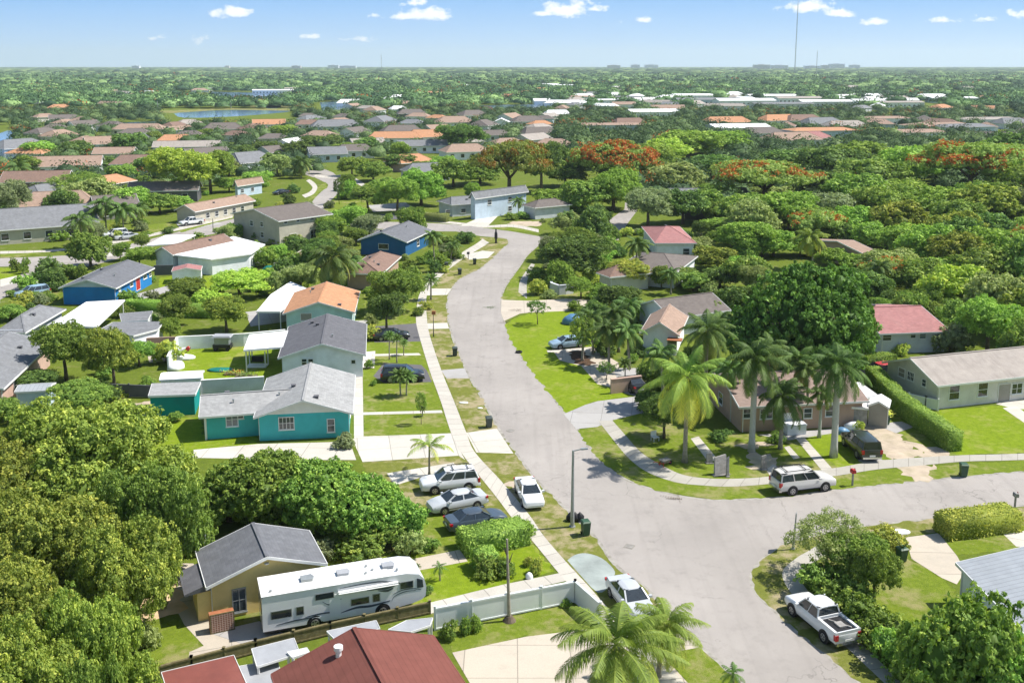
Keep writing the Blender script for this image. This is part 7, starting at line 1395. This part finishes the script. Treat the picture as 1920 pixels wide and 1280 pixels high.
m = MB(); m.box(-hl - .02, hl - 2.4, -W2 - .05, W2 + .05, 3.545, 3.60); m.build('roof', 'white', rv)
m = MB(); m.box(-hl + .1, hl - 1.6, -W2 + .1, W2 - .1, .32, .56); m.build('chassis', 'black', rv)
wheelset(rv, 1, .42, W2, xs=(-hl + 3.2, hl - 2.9))
for x in (-hl + 3.2, hl - 2.9):
    m = MB(); m.tube([(x, -W2 + .3, .45), (x, -W2 - .006, .45)], .5, 20); m.build('wheel_arch', 'black', rv)
y = -W2
def side_box(name, x0, x1, z0, z1, mat, out=.03, par=rv):
    m = MB(); m.box(x0, x1, y - out, y + .01, z0, z1); return m.build(name, mat, par)
for (x0, x1, z0, z1) in ((-hl + .55, -hl + 1.75, 1.55, 2.15), (-hl + 2.1, -hl + 2.5, 1.55, 2.2), (-hl + 3.3, -hl + 4.4, 2.55, 3.0), (hl - 4.9, hl - 3.8, 1.55, 2.05), (hl - 3.5, hl - 3.1, 1.55, 2.15), (hl - 1.7, hl - .9, 2.25, 2.8)):
    f_ = side_box('window', x0 - .05, x1 + .05, z0 - .05, z1 + .05, 'metal_g', .022); side_box('pane', x0, x1, z0, z1, 'glass', .036, f_)
m = MB(); m.hexa([(hl - .62, y - .03, 2.1), (hl - .2, y - .03, 2.1), (hl - .24, y - .03, 2.75), (hl - .62, y - .03, 2.95)], [(hl - .62, y + .01, 2.1), (hl - .2, y + .01, 2.1), (hl - .24, y + .01, 2.75), (hl - .62, y + .01, 2.95)]); m.build('side_windshield', 'glass', rv)
side_box('door', hl - 6.3, hl - 5.6, .8, 2.75, 'pvc', .02); 
m = MB(); m.tube([(-hl + 4.7, y - .14, 2.95), (hl - 1.9, y - .14, 3.0)], .10, 10); m.box(-hl + 4.7, hl - 1.9, y - .3, y - .01, 2.86, 2.9); m.build('awning_roll', 'white', rv)
m = MB(); m.box(hl - 7.4, hl - 6.6, y - .012, y + .01, .62, 1.05); m.box(-hl + 4.6, -hl + 5.8, y - .012, y + .01, .62, 1.05); m.build('locker_door', 'pvc', rv)
def swoosh(pts, wd):
    m = MB(); pts = smooth_line(pts, 4); n = len(pts)
    for i in range(n - 1):
        w0 = wd * math.sin(PI * (i + .05) / n) + .012; w1 = wd * math.sin(PI * (i + 1.05) / n) + .012; a, b = pts[i], pts[i + 1]
        m.hexa([(a[0], y - .014, a[1] - w0), (b[0], y - .014, b[1] - w1), (b[0], y - .014, b[1] + w1), (a[0], y - .014, a[1] + w0)], [(a[0], y + .005, a[1] - w0), (b[0], y + .005, b[1] - w1), (b[0], y + .005, b[1] + w1), (a[0], y + .005, a[1] + w0)])
    m.build('decal', 'cp_bluegrey', rv)
swoosh([(hl - 5.6, 3.2), (hl - 4.2, 3.26), (hl - 2.9, 3.18), (hl - 1.9, 2.85), (hl - 1.5, 2.7)], .05); swoosh([(hl - 3.9, 2.62), (hl - 3.2, 2.68), (hl - 2.6, 2.6), (hl - 2.0, 2.72)], .16); swoosh([(hl - 3.2, 2.45), (hl - 2.6, 2.3), (hl - 2.2, 2.45)], .09); swoosh([(-hl + 3.7, 2.3), (-hl + 4.1, 1.95), (-hl + 4.3, 2.2), (-hl + 4.9, 2.28)], .04)
swoosh([(hl - 5.6, 1.05), (hl - 4.6, 1.28), (hl - 3.6, 1.2), (hl - 2.4, 1.38)], .09); swoosh([(-hl + .8, .95), (-hl + 1.9, 1.08), (-hl + 3.2, 1.1)], .05); swoosh([(-hl + 2.6, 1.22), (-hl + 3.6, 1.3), (-hl + 4.7, 1.2)], .05); swoosh([(hl - 2.2, 1.9), (hl - 1.6, 2.12), (hl - .9, 2.1), (hl - .35, 1.9)], .03); swoosh([(hl - 2.3, 1.3), (hl - 2.1, 1.7), (hl - 1.4, 1.95), (hl - .7, 1.9)], .025)
for k, x in enumerate((-hl + 2.9, -hl + 5.2, hl - 2.3)):
    m = MB(); m.prism([(x - .45 + .1, -.3), (x + .35, -.35), (x + .5, 0), (x + .35, .35), (x - .35, .3)], 3.6, 3.82); m.build('roof_vent', 'tarp' if k else 'metal_g', rv)
m = MB()
for x, yy_ in ((hl - 3.8, -.5), (hl - 3.3, -.2), (hl - 3.6, .4), (hl - 1.8, -.7), (-hl + .6, -.8)): m.cyl((x, yy_, 3.6), .09, .14, 8)
m.build('roof_cap', 'metal_g', rv)
m = MB(); m.box(-hl - .03, -hl + .01, -.7, .7, 1.7, 2.6); m.build('rear_window', 'glass', rv)
rv.scale = (1, 1, .78)
for k_ in kids(rv):
    if k_.name.startswith('wheel'): k_.scale = (1, 1, 1 / .78)
# ================================================================ bins, boxes, posts
def bin_(px, py, h, mat, label, rz=0, open_=False, name='wheelie_bin'):
    p = P(px, py); o = thing(name, label, 'wheelie bin', (p.x, p.y, .02), rz); a, b = .24, .31; m = MB(); m.hexa([(-a, -a, .05), (a, -a, .05), (a, a, .05), (-a, a, .05)], [(-b, -b, h), (b, -b, h), (b, b * 1.1, h), (-b, b * 1.1, h)]); m.build('bin_body', mat, o)
    m = MB(); m.hexa([(-b - .03, -b - .05, h), (b + .03, -b - .05, h), (b + .03, b * 1.1 + .05, h), (-b - .03, b * 1.1 + .05, h)], [(-b * .85, -b * .8, h + .08), (b * .85, -b * .8, h + .08), (b * .85, b * 1.0, h + .09), (-b * .85, b * 1.0, h + .09)]); m.build('lid', mat, o)
    m = MB(); m.bar((-b, b * 1.1 + .08, h - .04), (b, b * 1.1 + .08, h - .04), .05); m.build('handle', 'black', o)
    for s in (-1, 1):
        m = MB(); m.tube([(s * .2, a + .06, .11), (s * .27, a + .06, .11)], .12, 12); m.build('wheel', 'tire', o)
    return o
bin_(1098, 1003, 1.1, 'binG', 'green wheelie bin on the kerb beside the grey lamp post', .3); bin_(917, 801, 1.0, 'binD', 'dark wheelie bin on the verge above the white driveway apron', .2); bin_(853, 667, 1.0, 'binD', 'dark wheelie bin alone halfway up the verge', .1); bin_(1806, 893, 1.1, 'binG', 'green wheelie bin on the kerb of the side street', -.1)
bin_(890, 496, 1.0, 'binD', 'dark wheelie bin nearest the black mailbox', .1); bin_(862, 515, 1.0, 'binD', 'grey wheelie bin below the sidewalk near the bend', .2); bin_(1690, 1052, 1.0, 'binG', 'green wheelie bin overflowing with clippings in the corner garden', .3); bin_(837, 504, 1.1, 'binD', 'dark bin behind the curved sidewalk', 0)
p = P(1690, 1052); m = MB(); rr = random.Random(2)
for k in range(16): a = rr.uniform(0, 6.3); m.bar((p.x, p.y, 1.05), (p.x + .35 * math.cos(a), p.y + .35 * math.sin(a), 1.3 + rr.random() * .2), .04)
tag(m.build('garden_clippings', 'lf_olive'), 'dry clippings sticking out of the corner garden bin', 'clippings')
p = P(1686, 1020); o = thing('garden_table', 'white oval garden table top behind the overflowing bin', 'table', (p.x, p.y, 0)); m = MB(); m.prism([(math.cos(a) * .75, math.sin(a) * .45) for a in [k * PI / 8 for k in range(16)]], .98, 1.04); m.build('table_top', 'white', o)
for a in (-.4, .4):
    m = MB(); m.box(a - .03, a + .03, -.03, .03, 0, .98); m.build('leg', 'metal_g', o)
p = P(1078, 976); m = MB(); rng_ = random.Random(4); o = thing('rubbish_bag', 'black rubbish bags piled behind the lamp post', 'rubbish bag', (p.x, p.y, 0))
for k in range(3):
    m = MB(); x = (k - 1) * .38; m.tube([(x, 0, 0), (x, .02, .12), (x + .03, 0, .38), (x, 0, .6), (x + .02, 0, .72)], [.22, .34, .33, .16, .05], 9); m.build('bag', 'black', o, smooth=True)
p = P(1661, 795); o = thing('flower_pot', 'tall green planter with bright yellow flowers at the head of the sandy drive', 'planter', (p.x, p.y, 0)); m = MB(); m.tube([(0, 0, 0), (0, 0, .95), (0, 0, 1.0)], [.32, .45, .48], 14); m.build('pot', 'binG', o)
r = np.random.default_rng(4); C = r.normal(0, .2, (260, 3)) * (1.5, 1.5, .8) + (0, 0, 1.15); V_, F_ = leaves_at(r, C, np.tile((0, 0, 1.), (260, 1)), .1); q = bpy.data.objects.new('flowers', mesh_np('flowers', V_, F_, ['flower_y'], r.random(260))); COL.objects.link(q); q.parent = o
def post_box(px, py, h, mat, boxm, label, name='mailbox', w_=.22, deep=.45, rz=0):
    p = P(px, py); o = thing(name, label, 'mailbox', (p.x, p.y, 0), rz); m = MB(); m.box(-.06, .06, -.06, .06, 0, h - .2); m.build('post', mat, o); m = MB(); pr = [(-w_ / 2, h - .2), (w_ / 2, h - .2), (w_ / 2, h + .02), (w_ * .3, h + .12), (-w_ * .3, h + .12), (-w_ / 2, h + .02)]
    n = len(pr); m.add([(x, -deep / 2, z) for x, z in pr] + [(x, deep / 2, z) for x, z in pr], [tuple(range(n)), tuple(range(n, 2 * n))[::-1]] + [(i, i + n, (i + 1) % n + n, (i + 1) % n) for i in range(n)]); m.build('box', boxm, o); m = MB(); m.box(w_ / 2, w_ / 2 + .02, -.02, .12, h, h + .18); m.build('flag', 'red', o)
post_box(1598, 910, 1.35, 'wood_g', 'red', 'red mailbox on a short grey post by the side street', w_=.34, rz=.2); post_box(1902, 957, 1.4, 'wood_g', 'wood_g', 'weathered wooden mailbox on a post above the yellow-green hedge', w_=.3); post_box(878, 486, 1.2, 'black', 'black', 'black mailbox on the verge by the bend', w_=.5, deep=.8)
def pole(px, py, top, r, mat, label, name, cat, arm=None, head=None, lean=0):
    p = P(px, py); h = zat(px, top, p.y); o = thing(name, label, cat, (p.x, p.y, 0)); m = MB(); m.tube([(0, 0, 0), (lean * .5, 0, h / 2), (lean, 0, h)], [r * 1.35, r, r * .7], 12); m.build('pole', mat, o)
    m = MB(); m.cyl((0, 0, 0), r * 2.1, .08, 12); m.build('base', mat, o)
    return o, h
o, h_ = pole(1073, 987, 844, .12, 'metal_g', 'tall grey street lamp post at the junction', 'street_lamp', 'street lamp'); m = MB(); m.bar((0, 0, h_ - .05), (.7, 0, h_ + .12), .07); m.build('arm', 'metal_g', o); m = MB(); m.hexa([(.6, -.12, h_ + .05), (1.15, -.1, h_ + .1), (1.15, .1, h_ + .1), (.6, .12, h_ + .05)], [(.6, -.12, h_ + .17), (1.1, -.08, h_ + .2), (1.1, .08, h_ + .2), (.6, .12, h_ + .17)]); m.build('lamp_head', 'metal_g', o)
o, h_ = pole(1487, 1029, 962, .07, 'metal_g', 'leaning grey post with a narrow street sign at the corner', 'street_sign', 'street sign', lean=.1); m = MB(); m.hexa([(-.02, -.35, h_ - .9), (.2, .3, h_ - .9), (.22, .3, h_ - .9), (0, -.35, h_ - .9)], [(-.02, -.35, h_ + .05), (.2, .3, h_ + .05), (.22, .3, h_ + .05), (0, -.35, h_ + .05)]); m.build('sign_blade', 'metal_g', o)
o, h_ = pole(813, 631, 588, .05, 'black', 'thin dark post on the verge with a red mailbox top', 'mailbox', 'mailbox'); m = MB(); m.box(-.2, .3, -.15, .15, h_ - .1, h_ + .35); m.build('box', 'terra', o)
o, h_ = pole(930, 456, 431, .16, 'black', 'black statue-like post on the tip of the grass island', 'statue', 'statue'); m = MB(); m.tube([(0, 0, h_ * .35), (0, 0, h_ * .75), (0, 0, h_ * .9), (0, 0, h_ + .2)], [.34, .3, .14, .16], 10); m.build('figure', 'black', o)
pole(143, 492, 452, .09, 'wood_g', 'slim leaning wooden pole beside the left street', 'utility_pole', 'pole', lean=-.5); pole(400, 435, 409, .1, 'wood_g', 'short wooden pole beside the upper street', 'utility_pole', 'pole')
o, h_ = pole(955, 1163, 1010, .09, 'bark_p', 'tall bare tree trunk standing before the white fence', 'dead_tree', 'bare trunk', lean=-.15); m = MB(); m.tube([(-.1, 0, h_ - 1.2), (-.35, 0, h_ - .6)], [.06, .03], 6); m.tube([(0, 0, h_ - 1.6), (.2, .1, h_ - 1.0)], [.05, .02], 6); m.build('limb', 'bark', o); m = MB(); m.tube([(0, 0, 0), (0, 0, .35)], [.45, .2], 9); m.build('root_flare', 'bark', o)
# fallen palm leaves in the gutter
for (px, py, n_, lab) in ((917, 577, 5, 'fallen green palm leaves lying on the road by the side driveway'), (946, 604, 4, 'brown palm debris at the kerb of the bright lawn'), (968, 582, 4, 'dry palm leaf lying across the side driveway'), (1268, 934, 3, 'small dark leaf pile at the corner kerb')):
    p = P(px, py); rr = random.Random(px); m = MB(); mt_ = 'lf_frond' if 'green' in lab else 'bark'
    for k in range(n_):
        a = rr.uniform(-.5, .5) + 1.4 * (k % 2); ox, oy = rr.uniform(-.5, .5), rr.uniform(-.5, .5); L = rr.uniform(.5, 1.0)
        for j in range(9):
            t = j / 8 - .5; cx_, cy_ = ox + math.cos(a) * L * t * 2, oy + math.sin(a) * L * t * 2; w_ = .22 * (1 - abs(t) * 1.4)
            m.add([(cx_ - .03, cy_ - .03, .03), (cx_ + .03, cy_, .03), (cx_ + .05 - math.sin(a) * w_, cy_ + math.cos(a) * w_, .06), (cx_ - math.sin(a) * w_, cy_ + math.cos(a) * w_, .06)], [(0, 1, 2, 3)]); m.add([(cx_ - .03, cy_ - .03, .03), (cx_ + .03, cy_, .03), (cx_ + .05 + math.sin(a) * w_, cy_ - math.cos(a) * w_, .06), (cx_ + math.sin(a) * w_, cy_ - math.cos(a) * w_, .06)], [(0, 3, 2, 1)])
    tag(m.build('fallen_leaves', mt_, None, (p.x, p.y, .01)), lab, 'fallen leaves')
# manhole covers
for (px, py, w_, lab, rd) in ((957, 807, .42, 'round manhole cover in the main street', True), (1180, 1024, .5, 'square drain cover in the road at the junction', False)):
    p = P(px, py); m = MB(); k = 20 if rd else 4; o = thing('manhole_cover', lab, 'manhole cover', (p.x, p.y, .0085), .3); m.prism([(math.cos(a) * w_, math.sin(a) * w_) for a in [2 * PI * i / k for i in range(k)]], 0, .012); m.build('collar', 'walk_d', o); m = MB(); m.prism([(math.cos(a) * w_ * .78, math.sin(a) * w_ * .78) for a in [2 * PI * i / k for i in range(k)]], .012, .018); m.build('lid', 'stone', o)
# yard things
def blob(px, py, sx_, sy_, sz, mat, label, name, cat, z0=0):
    p = P(px, py); m = MB(); rings = [(0, 1.0), (.35, 1.05), (.7, .85), (1, .35)]; rr = random.Random(int(px)); n = 14; vs = []
    for z, k in rings:
        for i in range(n): a = 2 * PI * i / n; q = k * (1 + rr.uniform(-.1, .1)); vs.append((math.cos(a) * sx_ * q, math.sin(a) * sy_ * q, z0 + z * sz))
    fs = [(r * n + i, r * n + (i + 1) % n, (r + 1) * n + (i + 1) % n, (r + 1) * n + i) for r in range(len(rings) - 1) for i in range(n)] + [tuple(range((len(rings) - 1) * n, len(rings) * n))]
    m.add(vs, fs); o = m.build(name, mat, None, (p.x, p.y, 0), smooth=True); return tag(o, label, cat)
blob(415, 694, 1.5, .8, .25, 'tarp_t', 'dark teal tarpaulin lying on the walled lawn', 'tarpaulin', 'tarpaulin'); blob(1075, 606, 1.5, 1.2, 1.3, 'tarp_b', 'boat under a blue-grey cover on the lawn', 'covered_boat', 'covered boat'); blob(1578, 812, .7, .5, .6, 'tarp_b', 'blue tarpaulin bundle left of the dark wagon', 'tarpaulin', 'tarpaulin'); blob(1600, 803, .9, .5, .7, 'tarp_w', 'white covered heap beside the duplex', 'covered_heap', 'heap')
blob(505, 512, 1.2, .8, 1.3, 'tarp_t', 'turquoise cover among bushes behind the fence', 'tarpaulin', 'tarpaulin'); blob(345, 672, 1.3, .8, .5, 'tarp_w', 'white covered heap in the corner of the walled lawn', 'covered_heap', 'heap'); blob(330, 690, .9, 1.4, .8, 'tarp_w', 'tall white sheet-covered heap at the garden wall', 'covered_heap', 'heap')
blob(858 + 11, 760 - 5, .5, .25, .12, 'white', 'white litter on the dry verge', 'litter', 'litter'); blob(900, 765, .28, .18, .1, 'white', 'small white litter scrap on the dry verge', 'litter', 'litter'); blob(992, 1084, .25, .2, .45, 'tarp_w', 'white garden ornament on the yellow bungalow lawn', 'garden_ornament', 'ornament') 
p = P(418, 656); o = thing('golf_cart', 'small dark covered cart against the white garden wall', 'cart', (p.x, p.y, 0)); m = MB(); m.box(-1.1, 1.1, -.6, .6, .35, .8); m.build('body', 'black', o); m = MB(); m.hexa([(-1.2, -.75, 1.75), (1.2, -.75, 1.75), (1.2, .75, 1.75), (-1.2, .75, 1.75)], [(-1.05, -.65, 1.95), (1.05, -.65, 1.95), (1.05, .65, 1.95), (-1.05, .65, 1.95)]); m.build('roof', 'tarp', o); m = MB(); m.box(-.9, .9, -.5, .5, .8, 1.74); m.build('cover', 'cp_grey', o)
for x in (-.75, .75):
    for s in (-1, 1):
        m = MB(); m.tube([(x, s * .5, .25), (x, s * .66, .25)], .25, 12); m.build('wheel', 'tire', o)
p = P(483, 686); o = thing('garden_swing', 'white framed garden swing seat under the patio cover', 'garden swing', (p.x, p.y, 0))
for x in (-1.1, 1.1):
    for yy_ in (-.7, .7):
        m = MB(); m.box(x - .06, x + .06, yy_ - .06, yy_ + .06, 0, 2.0); m.build('post', 'white', o)
m = MB(); m.box(-1.16, 1.16, -.76, .76, .0, .12); m.build('base', 'white', o); m = MB(); m.box(-.7, .7, -.25, .3, .55, .65); m.box(-.7, .7, .22, .32, .65, 1.15); m.build('seat', 'black', o)
p = P(335, 664); o = thing('hammock_stand', 'curved hammock stand with a red cushion on the walled lawn', 'hammock', (p.x, p.y, 0)); m = MB(); m.tube([(-1.5, 0, .9), (-1.2, 0, .4), (-.5, 0, .06), (.5, 0, .06), (1.2, 0, .4), (1.5, 0, .9)], .06, 8); m.build('stand', 'wood', o); m = MB(); m.tube([(-1.4, 0, .9), (0, 0, .5), (1.4, 0, .9)], [.05, .3, .05], 8); m.build('sling', 'tarp_w', o); m = MB(); m.tube([(1.2, -.2, .75), (1.2, .2, .75)], .25, 10); m.build('cushion', 'red', o)
for (px, py, mt, lab) in ((440, 702, 'lf_croton', 'purple and blue potted plants in the middle of the walled lawn'), (462, 706, 'mulch', 'row of dark potted seedlings on the walled lawn')):
    p = P(px, py); o = thing('potted_plants_tray', lab, 'potted plants', (p.x, p.y, 0)); r = np.random.default_rng(px); C = r.normal(0, 1, (300, 3)) * (.7, .3, .12) + (0, 0, .35); V_, F_ = leaves_at(r, C, np.tile((0, 0, 1.), (300, 1)), .1); m = MB(); m.box(-1.2, 1.2, -.4, .4, 0, .18); m.build('tray', 'wood', o); q = bpy.data.objects.new('foliage', mesh_np('foliage', V_, F_, ['lf_croton' if mt == 'lf_croton' else 'lf_dark'], r.random(300), (r.random(300) < .3).astype(float))); COL.objects.link(q); q.parent = o
p = P(418, 1184); ux = Vector((math.cos(YH.rz), math.sin(YH.rz), 0)); o = thing('lattice_box', 'pinkish lattice screen against the yellow bungalow', 'lattice screen', (p.x, p.y, 0), YH.rz); m = MB()
m.box(-.75, .75, -.04, 0, 0, .08); m.box(-.75, .75, -.04, 0, 1.22, 1.3); m.box(-.75, -.68, -.04, 0, .08, 1.22); m.box(.68, .75, -.04, 0, .08, 1.22); m.build('frame', 'wood', o); m = MB()
for k in range(9): m.box(-.68, .68, -.03, -.015, .12 + k * .125, .17 + k * .125); m.box(-.64 + k * .155, -.59 + k * .155, -.045, -.031, .08, 1.22)
m.build('lattice', 'w_pink', o); m = MB(); m.box(-.75, .75, .0, .6, 0, 1.2); m.build('box', 'terra', o)
# ornaments on the corner lawn
for (px, py, h, w_, lab, lean) in ((1352, 890, 1.7, 1.3, 'weathered grey slatted panel leaning on the corner lawn', .3), (1364, 893, 1.8, .25, 'grey wooden post beside the slatted panel', .05), (1432, 880, 1.3, .5, 'upright grey stone slab on the corner lawn', .1), (1330, 868, .9, .6, 'low rugged grey stone on the corner lawn', .1)):
    p = P(px, py); o = thing('garden_ornament', lab, 'garden ornament', (p.x, p.y, 0), lean); m = MB(); m.hexa([(-w_ / 2, -.15, 0), (w_ / 2, -.1, 0), (w_ / 2, .15, 0), (-w_ / 2, .15, 0)], [(-w_ * .4, -.02 + lean, h * .9), (w_ * .45, 0 + lean, h), (w_ * .4, .14 + lean, h), (-w_ * .38, .12 + lean, h * .9)]); m.build('slab', 'stone' if 'stone' in lab else 'wood_g', o); m = MB(); m.box(-w_ * .6, w_ * .6, -.25, .25, 0, .08); m.build('foot', 'stone', o)
p = P(1247, 873); o = thing('wheelbarrow', 'red wheelbarrow left on the curved sidewalk', 'wheelbarrow', (p.x, p.y, 0.02), .6); m = MB(); m.hexa([(-.35, -.2, .35), (.3, -.2, .3), (.3, .2, .3), (-.35, .2, .35)], [(-.55, -.33, .62), (.45, -.33, .6), (.45, .33, .6), (-.55, .33, .62)]); m.build('tray', 'stone', o); m = MB()
for s in (-1, 1): m.bar((.6, s * .06, .22), (-1.1, s * .3, .5), .05); m.bar((-.4, s * .22, .35), (-.45, s * .25, .0), .04)
m.build('frame', 'red', o); m = MB(); m.tube([(.62, -.05, .2), (.62, .05, .2)], .2, 12); m.build('wheel', 'tire', o)
p = P(1228, 826); o = thing('garden_chair', 'white broken garden chair on the grass by the coconut palm', 'chair', (p.x, p.y, 0), .4); m = MB(); m.box(-.3, .3, -.3, .3, .38, .43); m.build('seat', 'white', o); m = MB(); m.box(-.3, .3, .26, .31, .43, .9); m.build('backrest', 'white', o)
for a in (-1, 1):
    for b in (-1, 1):
        m = MB(); m.box(a * .27 - .02, a * .27 + .02, b * .26 - .02, b * .26 + .02, 0, .38); m.build('leg', 'white', o)
m = None
p = P(965, 700); 
o = thing('tyre', 'old tyre lying on the kerb of the bright lawn', 'tyre', (*P(973, 661)[:2], .0)); m = MB(); n = 16; vs = []
for k in range(n):
    a = 2 * PI * k / n
    for j in range(8): b = 2 * PI * j / 8; q = .33 + .11 * math.cos(b); vs.append((q * math.cos(a), q * math.sin(a), .12 + .11 * math.sin(b)))
m.add(vs, [(k * 8 + j, ((k + 1) % n) * 8 + j, ((k + 1) % n) * 8 + (j + 1) % 8, k * 8 + (j + 1) % 8) for k in range(n) for j in range(8)]); m.build('rubber_ring', 'tire', o, smooth=True)
# ================================================================ skyline
def mast(px, top, Y, r, label):
    X = (px - CX) / FPX * Y; h = CAM_H + (HOR - top) / FPX * Y; o = thing('radio_mast', label, 'radio mast', (X, Y, 0)); m = MB(); n = 30
    for k in range(3):
        a = 2 * PI * k / 3; m.bar((r * math.cos(a), r * math.sin(a), 0), (r * math.cos(a) * .8, r * math.sin(a) * .8, h), r * .35)
    for k in range(n):
        z0, z1 = h * k / n, h * (k + 1) / n
        for j in range(3):
            a, b = 2 * PI * j / 3, 2 * PI * (j + 1) / 3; m.bar((r * math.cos(a), r * math.sin(a), z0), (r * math.cos(b) * .95, r * math.sin(b) * .95, z1), r * .22)
    m.build('lattice_shaft', 'metal_g', o); m = MB(); m.cyl((0, 0, h), r * .25, h * .06, 6); m.build('antenna', 'metal_g', o)
mast(1482, 12, 3200, 1.5, 'very tall thin radio mast rising into the cloud'); mast(1522, 98, 3200, 1.0, 'short radio mast right of the tall one'); mast(719, 104, 3600, 1.0, 'faint radio mast on the skyline left of centre')
rr = random.Random(9)
for i, (x0, x1, top, bot) in enumerate(((1406, 1436, 120, 126), (1437, 1470, 121, 125), (1500, 1530, 122, 127), (1532, 1546, 121, 126), (1546, 1574, 118.5, 126), (1584, 1602, 120.5, 126), (1136, 1160, 121, 125), (1180, 1196, 120, 125), (258, 272, 122, 125), (553, 570, 122, 126), (620, 640, 121, 125), (640, 672, 122, 127), (430, 438, 122, 125), (1205, 1230, 120, 125))):
    Y = 6000 + 90 * i; X0, X1 = (x0 - CX) / FPX * Y, (x1 - CX) / FPX * Y; h = max(20, CAM_H + (HOR - top - 1.6) / FPX * Y); o = thing('distant_building', ('widest pale block', 'low pale block just before the tall mast', 'low white block after the tall mast', 'narrow block beside the short mast', 'tallest white block', 'end block right of the tallest', 'grey block above the far school', 'small block beside the grey one', 'tiny dark block above the far woods', 'brown block right of the small tower', 'low pale block near the faint mast', 'white hall next to the faint mast', 'tiny lone tower', 'grey hall right of the small block')[i] + ' on the skyline', 'building', ((X0 + X1) / 2, Y, 0), 0, 'buildings on the skyline'); W_ = X1 - X0; m = MB(); m.box(-W_ / 2, W_ / 2, 0, 30, 0, h); m.build('wall', 'w_white' if i % 3 else 'w_cream', o); m = MB(); m.box(-W_ * .2, W_ * .15, 5, 22, h, h + 3); m.build('roof', 'w_grey', o); m = MB()
    for z in range(4, int(h) - 2, 5): m.box(-W_ * .46, W_ * .46, -.3, .1, z, z + 2)
    m.build('window', 'pane', o)
# distant light poles by the lake
for i, (px, by, tp) in enumerate(((296, 207, 190), (433, 203, 189), (288, 205, 196))): pole(px, by, tp, .35, 'metal_g', ('tall pale light pole', 'middle light pole', 'short light pole')[i] + ' beside the far lake', 'light_pole', 'light pole')

# ================================================================ labels for the trees of the distance: each told by its nearest landmark
ORD = 'nearest second third fourth fifth sixth seventh eighth ninth tenth eleventh twelfth thirteenth fourteenth fifteenth sixteenth seventeenth eighteenth nineteenth twentieth'.split()
bk = {}
for t in TREES:
    o, x, y, R, mt, kind = t
    if o.get('label'): continue
    l = min(LAND, key=lambda q: (q[0] - x) ** 2 + ((q[1] - y) * .7) ** 2); dx, dy = x - l[0], y - l[1]
    rel = ('behind' if dy > 0 else 'before') if abs(dy) > abs(dx) else ('right of' if dx > 0 else 'left of'); word = 'bush' if kind == 'bush' else 'tree'
    bk.setdefault((COLW.get(mt, 'green'), word, rel, l[2]), []).append((dx * dx + dy * dy, o))
def nth(i):
    if i < 20: return ORD[i]
    return 'twenty-' + ORD[i - 20].replace('nearest', 'first')
for (o, x, y, cw) in EXTRA:
    l = min(LAND, key=lambda q: (q[0] - x) ** 2 + ((q[1] - y) * .7) ** 2); dx, dy = x - l[0], y - l[1]
    rel = ('behind' if dy > 0 else 'before') if abs(dy) > abs(dx) else ('right of' if dx > 0 else 'left of')
    bk.setdefault((cw + '-roofed', 'house', rel, l[2]), []).append((dx * dx + dy * dy, o))
for (cw, word, rel, lm), v in bk.items():
    v.sort(key=lambda q: q[0])
    for i, (_, o) in enumerate(v):
        lm_ = ' '.join(lm.split()[:8])
        o['label'] = (f'{cw} {word} {rel} the {lm_}' if len(v) == 1 else f'{nth(i)} {cw} {word} {rel} the {lm_}' if i else f'closest {cw} {word} {rel} the {lm_}')
        o['category'] = word
# ================================================================ air
hz = bpy.data.meshes.new('haze'); b = MB(); b.box(-14500, 14500, -450, 19500, -1, 300); hz.from_pydata(b.v, [], b.f); ho = bpy.data.objects.new('haze', hz); COL.objects.link(ho); ho['kind'] = 'stuff'
hm = bpy.data.materials.new('haze_air'); hm.use_nodes = True; n_ = hm.node_tree; n_.nodes.clear(); v_ = n_.nodes.new('ShaderNodeVolumePrincipled'); v_.inputs['Density'].default_value = 8e-5; v_.inputs['Color'].default_value = (.78, .88, 1, 1); v_.inputs['Anisotropy'].default_value = .2
o_ = n_.nodes.new('ShaderNodeOutputMaterial'); n_.links.new(v_.outputs[0], o_.inputs['Volume']); hz.materials.append(hm); hm.cycles.homogeneous_volume = True
